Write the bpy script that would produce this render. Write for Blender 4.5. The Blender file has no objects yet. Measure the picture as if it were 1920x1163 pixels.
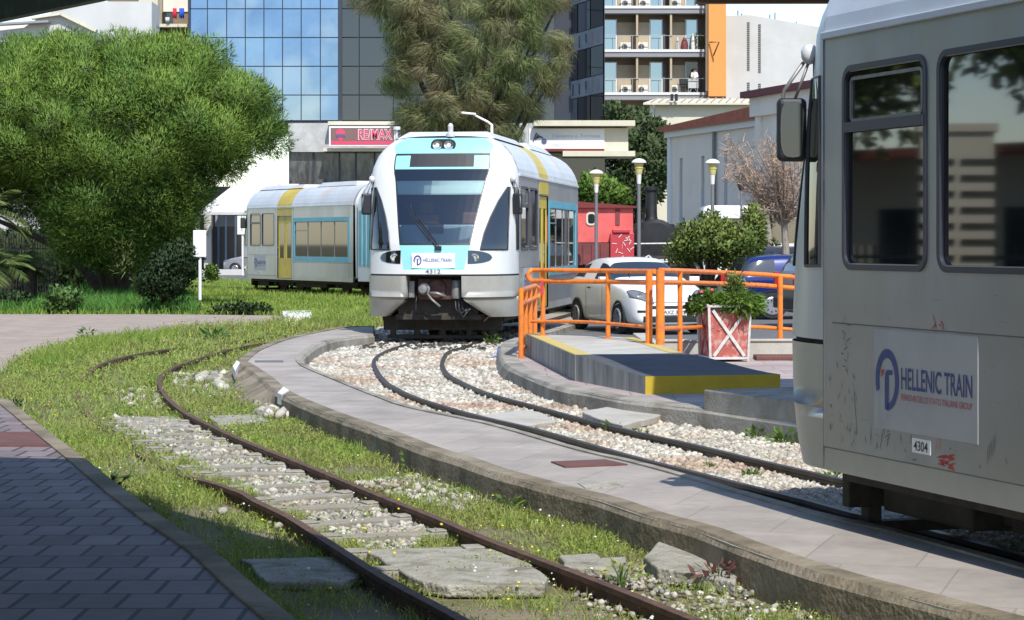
import bpy, bmesh, math, random
import numpy as np
from mathutils import Vector, Matrix

# ------------------------------------------------------------------ camera, sky, sun, exposure
SC = bpy.context.scene
F, PX, HY, EYE = 4200.0, 960.0, 453.0, 1.85      # focal length in px of a 1920 px frame, centre column, horizon row, eye height
cam_d = bpy.data.cameras.new('camera'); cam = bpy.data.objects.new('camera', cam_d)
SC.collection.objects.link(cam); SC.camera = cam
cam_d.sensor_width = 36; cam_d.lens = 36 * F / 1920; cam_d.shift_y = -(581.5 - HY) / 1920
cam_d.clip_start = .1; cam_d.clip_end = 3000
cam.location = (0, 0, EYE); cam.rotation_euler = (math.radians(90), 0, 0)

SUN_EL, SUN_AZ = math.radians(50), math.radians(16)   # azimuth: degrees right of straight behind the camera
to_sun = Vector((math.sin(SUN_AZ) * math.cos(SUN_EL), -math.cos(SUN_AZ) * math.cos(SUN_EL), math.sin(SUN_EL)))
world = bpy.data.worlds.new('World'); SC.world = world; world.use_nodes = True
wn = world.node_tree; bg = wn.nodes['Background']
sky = wn.nodes.new('ShaderNodeTexSky'); sky.sky_type = 'NISHITA'; sky.sun_disc = False
sky.sun_elevation = SUN_EL; sky.sun_rotation = math.atan2(to_sun.x, to_sun.y); sky.air_density = 1.0; sky.dust_density = .3; sky.ozone_density = 1.8
wn.links.new(sky.outputs[0], bg.inputs[0]); bg.inputs[1].default_value = .15
sd = bpy.data.lights.new('sun', 'SUN'); so = bpy.data.objects.new('sun', sd); SC.collection.objects.link(so)
sd.energy = 3.75; sd.angle = math.radians(.5); sd.color = (1, .955, .88)
so.rotation_euler = (-to_sun).to_track_quat('-Z', 'Y').to_euler()
SC.view_settings.view_transform = 'Standard'; SC.view_settings.look = 'None'
SC.view_settings.exposure = .56; SC.view_settings.gamma = 1

R = random.Random(7); rng = np.random.default_rng(11)
COL = SC.collection
def Wp(px, py, Z):                       # photo pixel at a depth -> world
    return Vector(((px - PX) * Z / F, Z, EYE - (py - HY) * Z / F))
def G(px, py, z=0.):                     # photo pixel on a horizontal plane -> world
    Z = F * (EYE - z) / (py - HY)
    return Vector(((px - PX) * Z / F, Z, z))

# ------------------------------------------------------------------ materials
def _n(nt, t, **k):
    n = nt.nodes.new(t)
    for a, b in k.items(): setattr(n, a, b)
    return n
def mat(name, c, rough=.7, metal=0., var=0., vs=3., bump=0., bs=40., c2=None, spec=.5, coords='Object', island=0., streak=None, trans=0., c3=None, s3=1., bd=.02):
    m = bpy.data.materials.new(name); m.use_nodes = True; nt = m.node_tree; b = nt.nodes['Principled BSDF']
    b.inputs['Roughness'].default_value = rough; b.inputs['Metallic'].default_value = metal
    b.inputs['Specular IOR Level'].default_value = spec
    L = nt.links.new
    if c2 is None: c2 = tuple(max(0, x * (1 - var)) for x in c)
    src = None
    if var or c3 or island or bump:
        tc = _n(nt, 'ShaderNodeTexCoord'); mp = _n(nt, 'ShaderNodeMapping'); L(tc.outputs[coords], mp.inputs[0])
        if streak: mp.inputs['Scale'].default_value = streak
    if var:
        no = _n(nt, 'ShaderNodeTexNoise'); no.inputs['Scale'].default_value = vs; no.inputs['Detail'].default_value = 6; no.inputs['Roughness'].default_value = .62
        L(mp.outputs[0], no.inputs['Vector'])
        rp = _n(nt, 'ShaderNodeValToRGB'); rp.color_ramp.elements[0].position = .36; rp.color_ramp.elements[1].position = .64
        rp.color_ramp.elements[0].color = (*c2, 1); rp.color_ramp.elements[1].color = (*c, 1); L(no.outputs[0], rp.inputs[0]); src = rp.outputs[0]
    if c3:
        n3 = _n(nt, 'ShaderNodeTexNoise'); n3.inputs['Scale'].default_value = s3; n3.inputs['Detail'].default_value = 4; L(mp.outputs[0], n3.inputs['Vector'])
        r3 = _n(nt, 'ShaderNodeValToRGB'); r3.color_ramp.elements[0].position = .5; r3.color_ramp.elements[1].position = .66
        L(n3.outputs[0], r3.inputs[0]); mx = _n(nt, 'ShaderNodeMixRGB'); L(r3.outputs[0], mx.inputs[0])
        if src: L(src, mx.inputs[1])
        else: mx.inputs[1].default_value = (*c, 1)
        mx.inputs[2].default_value = (*c3, 1); src = mx.outputs[0]
    if island:
        ge = _n(nt, 'ShaderNodeNewGeometry'); hs = _n(nt, 'ShaderNodeHueSaturation')
        mr = _n(nt, 'ShaderNodeMapRange'); mr.inputs['To Min'].default_value = 1 - island; mr.inputs['To Max'].default_value = 1 + island
        L(ge.outputs['Random Per Island'], mr.inputs[0]); L(mr.outputs[0], hs.inputs['Value'])
        mh = _n(nt, 'ShaderNodeMapRange'); mh.inputs['To Min'].default_value = .5 + island * .06; mh.inputs['To Max'].default_value = .5 - island * .06
        wnz = _n(nt, 'ShaderNodeTexWhiteNoise', noise_dimensions='1D'); L(ge.outputs['Random Per Island'], wnz.inputs['W']); L(wnz.outputs['Value'], mh.inputs[0]); L(mh.outputs[0], hs.inputs['Hue'])
        if src: L(src, hs.inputs['Color'])
        else: hs.inputs['Color'].default_value = (*c, 1)
        src = hs.outputs[0]
    if src: L(src, b.inputs['Base Color'])
    else: b.inputs['Base Color'].default_value = (*c, 1)
    if bump:
        nb = _n(nt, 'ShaderNodeTexNoise'); nb.inputs['Scale'].default_value = bs; nb.inputs['Detail'].default_value = 5; L(mp.outputs[0], nb.inputs['Vector'])
        bu = _n(nt, 'ShaderNodeBump'); bu.inputs['Strength'].default_value = bump; bu.inputs['Distance'].default_value = bd; L(nb.outputs[0], bu.inputs['Height']); L(bu.outputs[0], b.inputs['Normal'])
    if trans:
        tr = _n(nt, 'ShaderNodeBsdfTranslucent'); ms = _n(nt, 'ShaderNodeMixShader'); ms.inputs[0].default_value = trans
        if src: L(src, tr.inputs[0])
        else: tr.inputs[0].default_value = (*c, 1)
        L(b.outputs[0], ms.inputs[1]); L(tr.outputs[0], ms.inputs[2]); L(ms.outputs[0], nt.nodes['Material Output'].inputs[0])
    return m
def glass_mat(name, tint, ior=1.6, dark=.0):
    m = bpy.data.materials.new(name); m.use_nodes = True; nt = m.node_tree; nt.nodes.remove(nt.nodes['Principled BSDF'])
    t = _n(nt, 'ShaderNodeBsdfTransparent'); t.inputs[0].default_value = (*tint, 1)
    g = _n(nt, 'ShaderNodeBsdfGlossy'); g.inputs['Roughness'].default_value = .02; g.inputs[0].default_value = (.9, .95, 1, 1)
    f = _n(nt, 'ShaderNodeFresnel'); f.inputs[0].default_value = ior; ms = _n(nt, 'ShaderNodeMixShader')
    nt.links.new(f.outputs[0], ms.inputs[0]); nt.links.new(t.outputs[0], ms.inputs[1]); nt.links.new(g.outputs[0], ms.inputs[2])
    nt.links.new(ms.outputs[0], nt.nodes['Material Output'].inputs[0]); return m
def panel_mat(name, c, mortar, w, h, var=.1, rough=.8, mw=.012, offset=.5, bump=.3, rot=0., c2=None):   # bricks / tiles laid on an upward face
    m = bpy.data.materials.new(name); m.use_nodes = True; nt = m.node_tree; b = nt.nodes['Principled BSDF']; L = nt.links.new
    b.inputs['Roughness'].default_value = rough
    tc = _n(nt, 'ShaderNodeTexCoord'); mp = _n(nt, 'ShaderNodeMapping'); L(tc.outputs['Object'], mp.inputs[0]); mp.inputs['Rotation'].default_value[2] = rot
    br = _n(nt, 'ShaderNodeTexBrick'); L(mp.outputs[0], br.inputs[0]); br.offset = offset
    br.inputs['Scale'].default_value = 1; br.inputs['Brick Width'].default_value = w; br.inputs['Row Height'].default_value = h
    br.inputs['Mortar Size'].default_value = mw; br.inputs['Mortar Smooth'].default_value = .2
    c2 = c2 or tuple(x * (1 - var) for x in c)
    br.inputs['Color1'].default_value = (*c, 1); br.inputs['Color2'].default_value = (*c2, 1); br.inputs['Mortar'].default_value = (*mortar, 1)
    no = _n(nt, 'ShaderNodeTexNoise'); no.inputs['Scale'].default_value = 1.3; no.inputs['Detail'].default_value = 7; L(tc.outputs['Object'], no.inputs['Vector'])
    mr = _n(nt, 'ShaderNodeMapRange'); mr.inputs['From Min'].default_value = .3; mr.inputs['From Max'].default_value = .7; mr.inputs['To Min'].default_value = .66; mr.inputs['To Max'].default_value = 1.16
    no.inputs['Roughness'].default_value = .75
    L(no.outputs[0], mr.inputs[0]); hs = _n(nt, 'ShaderNodeHueSaturation'); L(mr.outputs[0], hs.inputs['Value']); L(br.outputs[0], hs.inputs['Color']); L(hs.outputs[0], b.inputs['Base Color'])
    bu = _n(nt, 'ShaderNodeBump', invert=True); bu.inputs['Strength'].default_value = bump; bu.inputs['Distance'].default_value = .01; L(br.outputs['Fac'], bu.inputs['Height']); L(bu.outputs[0], b.inputs['Normal'])
    return m

M = {}
M['white'] = mat('white_train_paint', (.61, .625, .63), .30, 0, .12, 1.2, c2=(.58, .585, .58))
M['skirt'] = mat('grey_train_skirt', (.47, .46, .42), .38, .25, .2, 1.1)
M['steel'] = mat('brushed_body_silver', (.46, .48, .515), .30, .6, .2, 1.6, c2=(.38, .39, .41), streak=(1, 1, .3), c3=(.43, .43, .41), s3=1.3, bump=.05, bs=3)
M['roofw'] = mat('weathered_train_roof', (.62, .65, .68), .45, .15, .15, 1.3, c3=(.60, .50, .40), s3=.5)
M['teal'] = mat('turquoise_paint', (.27, .63, .68), .4, 0, .08, 2)
M['teald'] = mat('turquoise_side_stripe', (.10, .42, .55), .4, 0, .15, 2)
M['yellow'] = mat('yellow_door_paint', (.60, .45, .05), .42, 0, .2, 2)
M['dkglass'] = mat('tinted_train_glass', (.008, .010, .011), .03, 0, spec=.5); M['dkglass'].node_tree.nodes['Principled BSDF'].inputs['IOR'].default_value = 2.1
M['rubber'] = mat('black_rubber', (.018, .019, .024), .45)
M['navyframe'] = mat('dark_window_frame', (.05, .053, .075), .35, .2)
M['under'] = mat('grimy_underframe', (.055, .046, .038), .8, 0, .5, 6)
M['coupler'] = mat('rusty_coupler', (.13, .06, .05), .7, .2, .4, 8)
M['iron'] = mat('worn_grey_iron', (.30, .29, .28), .5, .5, .3, 9)
M['wsglass'] = glass_mat('windscreen_glass', (.62, .72, .75), 2.1)
M['blind'] = mat('pale_sun_blind', (.78, .84, .80), .8)
M['dash'] = mat('grey_dashboard', (.42, .50, .54), .7)  # pale so the reflection low in the windscreen sits in its colour
M['cab'] = mat('dark_cab_lining', (.045, .055, .07), .8)
M['seatbr'] = mat('brown_seat', (.22, .10, .06), .8)
M['chrome'] = mat('lamp_reflector', (.8, .8, .8), .12, 1)
M['board'] = mat('logo_board_vinyl', (.43, .44, .46), .55, 0, .12, 2)
M['boardw'] = mat('white_logo_vinyl', (.8, .8, .84), .5)
M['navy'] = mat('navy_print', (.035, .06, .22), .5)
M['redp'] = mat('red_print', (.45, .04, .05), .5)
M['grime'] = mat('dark_scuff', (.13, .13, .135), .7)
M['rustrail'] = mat('rusty_rail', (.15, .08, .05), .8, .15, .5, 9, c2=(.07, .04, .03), bump=.3, bs=60)
M['railmain'] = mat('worn_rail', (.075, .058, .048), .5, .5, .4, 9)
M['railtop'] = mat('polished_rail_head', (.22, .19, .17), .35, .8, .3, 6)
M['ballast'] = mat('white_ballast_stone', (.49, .465, .40), .9, 0, .25, 1.3, c2=(.36, .335, .28), island=.42, c3=(.36, .27, .20), s3=.6)
M['ballbed'] = mat('ballast_bed', (.42, .38, .31), .95, 0, .5, 30, bump=1, bs=45)
M['oldstone'] = mat('pale_loose_stone', (.42, .40, .35), .9, 0, .35, 5, island=.5, c3=(.26, .22, .17), s3=1.5)
M['ground'] = mat('weedy_soil', (.19, .16, .10), .95, 0, .5, 2.2, c2=(.12, .125, .05), bump=1, bs=30, c3=(.22, .19, .13), s3=.8)
M['path'] = mat('pinkish_paved_path', (.37, .30, .25), .9, 0, .2, 1.2, c3=(.27, .22, .20), s3=2.5, bump=.3, bs=25)
M['conc'] = mat('weathered_concrete', (.36, .34, .30), .9, 0, .3, 2.5, c2=(.22, .205, .17), bump=.5, bs=30, c3=(.17, .15, .11), s3=1.1)
M['kerbc'] = mat('stained_kerb_concrete', (.25, .205, .145), .92, 0, .45, 2.2, c2=(.11, .095, .06), bump=.7, bs=24, c3=(.28, .24, .18), s3=1.6, bd=.03)
M['concl'] = mat('pale_concrete', (.48, .46, .41), .9, 0, .2, 2.4, c3=(.36, .33, .28), s3=1.4, bump=.3, bs=40)
M['streakc'] = mat('streaked_ramp_side', (.42, .41, .385), .9, 0, .55, 5, c2=(.18, .18, .17), streak=(1, 1, .12), bump=.3, bs=40)
M['slab'] = mat('cracked_slab', (.40, .385, .34), .93, 0, .3, 5, c2=(.28, .265, .21), bump=1, bs=28, c3=(.19, .18, .13), s3=4, bd=.03)
M['tilemid'] = panel_mat('pink_grey_platform_tiles', (.385, .345, .31), (.27, .24, .21), .62, 1.2, .14, .8, .007, .37, .2, rot=.30)
M['tileleft'] = panel_mat('brick_red_pavers', (.26, .21, .215), (.045, .04, .045), .25, .44, .35, .8, .014, .5, .6, rot=0)
M['tileright'] = panel_mat('pink_platform_slabs', (.42, .35, .33), (.25, .2, .19), .9, .6, .12, .8)
M['redcover'] = mat('red_brown_cover', (.15, .06, .045), .7, 0, .3, 4)
M['asphalt'] = mat('grey_asphalt', (.13, .13, .13), .95, 0, .2, 3, bump=.3, bs=90)
M['rampdark'] = mat('dark_nonslip_coating', (.075, .078, .09), .85, 0, .3, 3)
M['ypaint'] = mat('worn_yellow_line', (.58, .42, .04), .7, 0, .3, 6, c2=(.45, .38, .2))
M['mustard'] = mat('mustard_painted_edge', (.46, .33, .02), .7, 0, .15, 4)
M['orange'] = mat('orange_rail_paint', (.82, .23, .02), .45, 0, .2, 5, c2=(.70, .17, .03), c3=(.50, .16, .05), s3=11)
M['redpl'] = mat('faded_red_planter', (.46, .12, .095), .75, 0, .3, 7, c2=(.32, .07, .06), c3=(.50, .30, .26), s3=9)
M['whitepl'] = mat('white_planter_trim', (.62, .60, .58), .7, 0, .3, 9)
M['soil'] = mat('potting_soil', (.04, .028, .02), .95)
M['bluehose'] = mat('blue_plastic_pipe', (.06, .14, .42), .5)
M['carwhite'] = mat('white_car_paint', (.80, .80, .80), .2, 0); M['carblue'] = mat('dark_blue_car_paint', (.012, .025, .14), .18, .2)
M['cargrey'] = mat('grey_car_paint', (.20, .20, .20), .3, .4); M['carsilver'] = mat('silver_car_paint', (.40, .41, .45), .28, .5); M['cardark'] = mat('dark_car_paint', (.05, .05, .07), .25, .3)
for k in ('carwhite', 'carblue', 'carsilver'): M[k].node_tree.nodes['Principled BSDF'].inputs['Coat Weight'].default_value = .6
M['carglass'] = mat('car_glass', (.02, .026, .032), .03, 0, spec=1.0); M['carglass'].node_tree.nodes['Principled BSDF'].inputs['IOR'].default_value = 1.7
M['plastic'] = mat('black_plastic', (.02, .02, .02), .55); M['tyre'] = mat('tyre_rubber', (.02, .02, .02), .85)
M['lens'] = mat('headlight_lens', (.35, .37, .38), .08, .6); M['taillens'] = mat('tail_light', (.4, .02, .02), .2)
M['plate'] = mat('number_plate', (.7, .7, .68), .5); M['euband'] = mat('plate_blue_band', (.02, .05, .4), .5)
M['redloco'] = mat('faded_red_paint', (.70, .13, .12), .6, 0, .25, 2.5, c2=(.58, .09, .085)); M['redtender'] = mat('dark_rusty_red', (.20, .045, .045), .7, 0, .4, 4, c2=(.12, .03, .03))
M['redroof'] = mat('dark_red_roof', (.16, .02, .02), .6); M['locoblack'] = mat('sooty_black_iron', (.022, .022, .024), .5, .2, .4, 5)
M['postgrey'] = mat('grey_painted_steel', (.17, .175, .18), .55, .2); M['lampwhite'] = mat('white_lamp_hood', (.72, .68, .64), .5); M['lampyel'] = mat('yellow_lamp_glass', (.55, .47, .16), .4)
M['lampglass'] = M['lampyel']; M['whitesteel'] = mat('white_steel', (.75, .75, .74), .5)
M['green'] = mat('green_canopy_steel', (.012, .05, .032), .55, .1, .3, 4, c3=(.03, .09, .06), s3=12); M['brown'] = mat('brown_canopy_fascia', (.16, .10, .07), .7)
M['bark'] = mat('tree_bark', (.10, .075, .055), .95, 0, .4, 8, bump=.8, bs=25); M['barkl'] = mat('pale_bark', (.30, .26, .22), .9, 0, .3, 8)
def leaf(name, c, c2, isl=.3, tr=.3, vs=.8): return mat(name, c, .62, 0, .3, vs, c2=c2, island=isl, trans=tr, spec=.25)
M['needle'] = leaf('pine_needles', (.185, .285, .05), (.11, .205, .04), .4, .25)
M['casu'] = leaf('olive_feathery_foliage', (.22, .29, .11), (.29, .25, .14), .35, .4, .35)
M['leafdk'] = leaf('grey_green_leaves', (.085, .125, .05), (.055, .085, .035), .4, .25); M['leafbr'] = leaf('bright_leaves', (.14, .24, .04), (.10, .17, .03), .3)
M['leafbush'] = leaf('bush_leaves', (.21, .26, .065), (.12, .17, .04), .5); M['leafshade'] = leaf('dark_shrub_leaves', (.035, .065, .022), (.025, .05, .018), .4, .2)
M['twig'] = leaf('dry_twigs', (.42, .30, .22), (.33, .22, .16), .3, .1)
M['grass'] = leaf('grass_blades', (.28, .38, .08), (.34, .34, .13), .35, .35, .9); M['grassf'] = leaf('meadow_grass', (.28, .37, .07), (.21, .32, .06), .3, .35, .5)
M['grasst'] = leaf('tall_bright_grass', (.13, .30, .055), (.10, .22, .045), .3, .35, .5); M['weed'] = leaf('broad_weeds', (.12, .22, .06), (.09, .17, .05), .3, .3)
M['flowery'] = mat('yellow_petals', (.75, .60, .04), .7); M['flowerw'] = mat('white_petals', (.75, .75, .68), .7); M['flowerp'] = mat('pink_petals', (.6, .1, .15), .7)
M['palm'] = leaf('palm_fronds', (.16, .22, .06), (.11, .15, .05), .3, .3)
# buildings
M['curtain'] = mat('blue_mirror_glass', (.22, .31, .44), .05, .95, .35, .22, c2=(.15, .22, .35), c3=(.28, .34, .43), s3=.25); M['curtaindk'] = mat('dark_mirror_glass', (.030, .036, .045), .06, .3, spec=1)  # dark panes carry mirrored trees, blue patches mirrored clouds, in base colour
M['mull'] = mat('dark_mullions', (.03, .035, .05), .5); M['cream'] = mat('cream_trim', (.62, .58, .46), .7, 0, .1, 2); M['wallwhite'] = mat('white_render', (.54, .54, .53), .9, 0, .12, .5, c3=(.46, .455, .43), s3=.35)
M['wallgrey'] = mat('grey_stucco', (.74, .67, .60), .95, 0, .1, .8, bump=.2, bs=14); M['wallcream'] = mat('cream_render', (.62, .58, .45), .9, 0, .08, .8); M['greyband'] = mat('grey_marble_band', (.48, .48, .47), .7, 0, .25, 1.5)
M['rooftile'] = mat('terracotta_tiles', (.40, .12, .07), .85, 0, .3, 5, bump=.8, bs=12); M['cornice'] = mat('dark_red_cornice', (.14, .03, .035), .7); M['orangew'] = mat('orange_render', (.70, .30, .08), .8, 0, .05, 1)
M['aptwall'] = mat('beige_balcony_wall', (.46, .38, .27), .9, 0, .1, 1); M['aptdark'] = mat('brown_apartment_wall', (.20, .15, .105), .9, 0, .1, 1); M['slabw'] = mat('white_slab_edge', (.66, .66, .66), .8); M['slabg'] = mat('grey_slab_soffit', (.26, .26, .28), .8)
M['spandrel'] = mat('pale_blue_spandrel', (.33, .38, .45), .3, .2, .3, .7)
M['winblue'] = mat('sky_reflecting_pane', (.28, .34, .38), .05, .8); M['windark'] = mat('dark_window', (.015, .017, .02), .1, spec=.8); M['shutter'] = mat('dark_shutter', (.10, .09, .09), .7)
M['acw'] = mat('air_conditioner_white', (.66, .65, .60), .6); M['railglass'] = mat('balcony_rail', (.35, .36, .36), .5, .3); M['marblepanel'] = mat('veined_dark_panel', (.13, .13, .13), .12, .2, .7, 1.2, c2=(.04, .04, .045), streak=(3, 1, 1))
M['signred'] = mat('sign_red', (.62, .06, .13), .5); M['signbrown'] = mat('sign_brown', (.20, .11, .10), .35); M['signwhite'] = mat('sign_white', (.78, .78, .80), .5); M['signink'] = mat('sign_faded_ink', (.42, .44, .50), .6); M['signinkd'] = mat('sign_dark_ink', (.08, .10, .18), .6)
M['skin'] = mat('skin', (.45, .27, .19), .6); M['shirtw'] = mat('white_shirt', (.75, .75, .75), .8); M['trouser'] = mat('dark_trousers', (.05, .05, .06), .8); M['hair'] = mat('dark_hair', (.03, .02, .015), .7)
M['clothr'] = mat('red_cloth', (.6, .02, .05), .8); M['clothb'] = mat('blue_cloth', (.02, .08, .5), .8); M['fence'] = mat('dark_iron_fence', (.03, .03, .03), .7); M['graff'] = mat('white_graffiti', (.7, .65, .65), .7); M['graffb'] = mat('pink_graffiti', (.65, .35, .36), .7)

# ------------------------------------------------------------------ mesh builder
class MB:
    def __init__(s): s.v, s.f, s.m = [], [], []
    def add(s, vs, fs, mi=0):
        o = len(s.v); s.v += [tuple(x) for x in vs]; s.f += [tuple(i + o for i in f) for f in fs]; s.m += [mi] * len(fs); return s
    def box(s, x0, x1, y0, y1, z0, z1, mi=0):
        return s.add([(x0,y0,z0),(x1,y0,z0),(x1,y1,z0),(x0,y1,z0),(x0,y0,z1),(x1,y0,z1),(x1,y1,z1),(x0,y1,z1)],
                     [(0,3,2,1),(4,5,6,7),(0,1,5,4),(1,2,6,5),(2,3,7,6),(3,0,4,7)], mi)
    def obox(s, c, size, rz=0, mi=0, rx=0, ry=0):
        Mx = Matrix.Translation(c) @ Matrix.Rotation(rz, 4, 'Z') @ Matrix.Rotation(ry, 4, 'Y') @ Matrix.Rotation(rx, 4, 'X')
        a, b, d = size[0] / 2, size[1] / 2, size[2] / 2
        vs = [Mx @ Vector(p) for p in [(-a,-b,-d),(a,-b,-d),(a,b,-d),(-a,b,-d),(-a,-b,d),(a,-b,d),(a,b,d),(-a,b,d)]]
        return s.add(vs, [(0,3,2,1),(4,5,6,7),(0,1,5,4),(1,2,6,5),(2,3,7,6),(3,0,4,7)], mi)
    def beam(s, p, q, w, h, mi=0):               # box from p to q
        p, q = Vector(p), Vector(q); d = (q - p); L = d.length; d.normalize()
        up = Vector((0, 0, 1)) if abs(d.z) < .95 else Vector((0, 1, 0)); a = d.cross(up).normalized() * w / 2; b = a.cross(d).normalized() * h / 2
        vs = [p-a-b, p+a-b, p+a+b, p-a+b, q-a-b, q+a-b, q+a+b, q-a+b]
        return s.add(vs, [(0,3,2,1),(4,5,6,7),(0,1,5,4),(1,2,6,5),(2,3,7,6),(3,0,4,7)], mi)
    def tube(s, pts, r, n=8, mi=0, cap=True):
        pts = [Vector(p) for p in pts]; rs = r if isinstance(r, (list, tuple)) else [r] * len(pts); o = len(s.v); prev = None
        for i, p in enumerate(pts):
            d = (pts[min(i + 1, len(pts) - 1)] - pts[max(i - 1, 0)])
            if d.length < 1e-6: d = Vector((0, 0, 1))
            d.normalize()
            if prev is None: a = d.cross(Vector((0, 0, 1)) if abs(d.z) < .9 else Vector((1, 0, 0))).normalized()
            else:
                a = prev - d * prev.dot(d)
                a = a.normalized() if a.length > 1e-5 else d.orthogonal().normalized()
            prev = a; b = d.cross(a)
            for k in range(n):
                t = 2 * math.pi * k / n; s.v.append(tuple(p + (a * math.cos(t) + b * math.sin(t)) * rs[i]))
        for i in range(len(pts) - 1):
            for k in range(n):
                s.f.append((o+i*n+k, o+i*n+(k+1)%n, o+(i+1)*n+(k+1)%n, o+(i+1)*n+k)); s.m.append(mi)
        if cap:
            s.f.append(tuple(o + k for k in reversed(range(n)))); s.m.append(mi)
            e = o + (len(pts) - 1) * n; s.f.append(tuple(e + k for k in range(n))); s.m.append(mi)
        return s
    def lathe(s, prof, c=(0,0,0), n=16, axis='Z', mi=0):
        o = len(s.v); c = Vector(c)
        for (r, h) in prof:
            for k in range(n):
                t = 2 * math.pi * k / n; a, b = r * math.cos(t), r * math.sin(t)
                p = {'Z': (a, b, h), 'Y': (a, h, b), 'X': (h, a, b)}[axis]; s.v.append(tuple(c + Vector(p)))
        for i in range(len(prof) - 1):
            for k in range(n):
                s.f.append((o+i*n+k, o+i*n+(k+1)%n, o+(i+1)*n+(k+1)%n, o+(i+1)*n+k)); s.m.append(mi)
        s.f.append(tuple(o + k for k in reversed(range(n)))); e = o + (len(prof)-1) * n; s.f.append(tuple(e + k for k in range(n))); s.m += [mi, mi]
        return s
    def prism(s, poly, z0, z1, mi=0, side=None):        # polygon in xy
        n = len(poly); vs = [(p[0], p[1], z0) for p in poly] + [(p[0], p[1], z1) for p in poly]
        s.add(vs, [tuple(range(n, 2 * n))], mi); o = len(s.v) - 2 * n
        s.f.append(tuple(o + k for k in reversed(range(n)))); s.m.append(mi)
        for k in range(n): s.f.append((o+k, o+(k+1)%n, o+n+(k+1)%n, o+n+k)); s.m.append(mi if side is None else side)
        return s
    def quad(s, a, b, c, d, mi=0): return s.add([a, b, c, d], [(0, 1, 2, 3)], mi)
    def xz_prism(s, poly, y0, y1, mi=0):                # polygon in xz extruded along y
        n = len(poly); s.add([(p[0], y0, p[1]) for p in poly] + [(p[0], y1, p[1]) for p in poly],
            [tuple(range(n)), tuple(reversed(range(n, 2*n)))] + [(k, n+k, n+(k+1)%n, (k+1)%n) for k in range(n)], mi); return s
    def mesh(s, name):
        me = bpy.data.meshes.new(name); me.from_pydata(s.v, [], s.f); 
        if max(s.m, default=0) > 0: me.polygons.foreach_set('material_index', s.m)
        me.update(); return me
    def build(s, name, m, parent=None, smooth=False, bevel=0, seg=2, recalc=True):
        me = s.mesh(name)
        if recalc:
            bm = bmesh.new(); bm.from_mesh(me); bmesh.ops.recalc_face_normals(bm, faces=bm.faces); bm.to_mesh(me); bm.free()
        for x in (m if isinstance(m, (list, tuple)) else [m]): me.materials.append(M[x] if isinstance(x, str) else x)
        o = bpy.data.objects.new(name, me); COL.objects.link(o); o.parent = parent
        if smooth:
            me.polygons.foreach_set('use_smooth', [True] * len(me.polygons))
            if smooth == 'auto' : me.set_sharp_from_angle(angle=math.radians(38))
        if bevel:
            b = o.modifiers.new('bevel', 'BEVEL'); b.width = bevel; b.segments = seg; b.limit_method = 'ANGLE'; b.angle_limit = math.radians(35)
        return o
def tag(o, label, cat=None, group=None, kind=None):
    if label: o['label'] = label
    if cat: o['category'] = cat
    if group: o['group'] = group
    if kind: o['kind'] = kind
    return o
def thing(name, loc, rz=0, label=None, cat=None, group=None):
    o = bpy.data.objects.new(name, None); COL.objects.link(o); o.location = loc; o.rotation_euler = (0, 0, rz); o.empty_display_size = .2
    return tag(o, label, cat, group)
def struct(o): o['kind'] = 'structure'; return o
def copy_tree(o, parent=None):
    c = o.copy(); COL.objects.link(c); c.parent = parent
    for ch in list(o.children): copy_tree(ch, c)
    return c
def smooth_path(pts, step=.5):                # Catmull-Rom through world points
    P = [Vector(p) for p in pts]; P = [P[0] * 2 - P[1]] + P + [P[-1] * 2 - P[-2]]; out = []
    for i in range(1, len(P) - 2):
        a, b, c, d = P[i-1], P[i], P[i+1], P[i+2]; n = max(1, int((c - b).length / step))
        for k in range(n):
            t = k / n; out.append(.5 * ((2*b) + (c-a)*t + (2*a-5*b+4*c-d)*t*t + (3*b-a-3*c+d)*t**3))
    out.append(P[-2]); return out
def sweep(mb, path, prof, mi=0, top=None):    # profile (side, up) swept along a path
    o = len(mb.v); n = len(prof)
    for i, p in enumerate(path):
        d = path[min(i+1, len(path)-1)] - path[max(i-1, 0)]; d.z = 0; d.normalize(); sd_ = Vector((d.y, -d.x, 0))
        for (a, b) in prof: mb.v.append(tuple(p + sd_ * a + Vector((0, 0, b))))
    for i in range(len(path) - 1):
        for k in range(n):
            mb.f.append((o+i*n+k, o+(i+1)*n+k, o+(i+1)*n+(k+1)%n, o+i*n+(k+1)%n)); mb.m.append(top if (top is not None and k in (RAILTOP,)) else mi)
    mb.f.append(tuple(range(o, o+n))); e = o+(len(path)-1)*n; mb.f.append(tuple(reversed(range(e, e+n)))); mb.m += [mi, mi]
RAILTOP = 5
def np_mesh(name, verts, faces, m, parent=None, smooth=False, normals=None):   # verts (N,3), faces (K,n)
    me = bpy.data.meshes.new(name); k, n = faces.shape
    me.vertices.add(len(verts)); me.vertices.foreach_set('co', verts.astype(np.float32).ravel())
    me.loops.add(k * n); me.loops.foreach_set('vertex_index', faces.astype(np.int32).ravel())
    me.polygons.add(k); me.polygons.foreach_set('loop_start', np.arange(0, k * n, n, dtype=np.int32)); me.polygons.foreach_set('loop_total', np.full(k, n, dtype=np.int32))
    if smooth: me.polygons.foreach_set('use_smooth', np.ones(k, dtype=bool))
    me.update(calc_edges=True)
    if normals is not None: me.polygons.foreach_set('use_smooth', np.ones(k, dtype=bool)); me.normals_split_custom_set_from_vertices(normals.astype(np.float32))
    me.materials.append(M[m] if isinstance(m, str) else m)
    o = bpy.data.objects.new(name, me); COL.objects.link(o); o.parent = parent; return o
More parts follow.
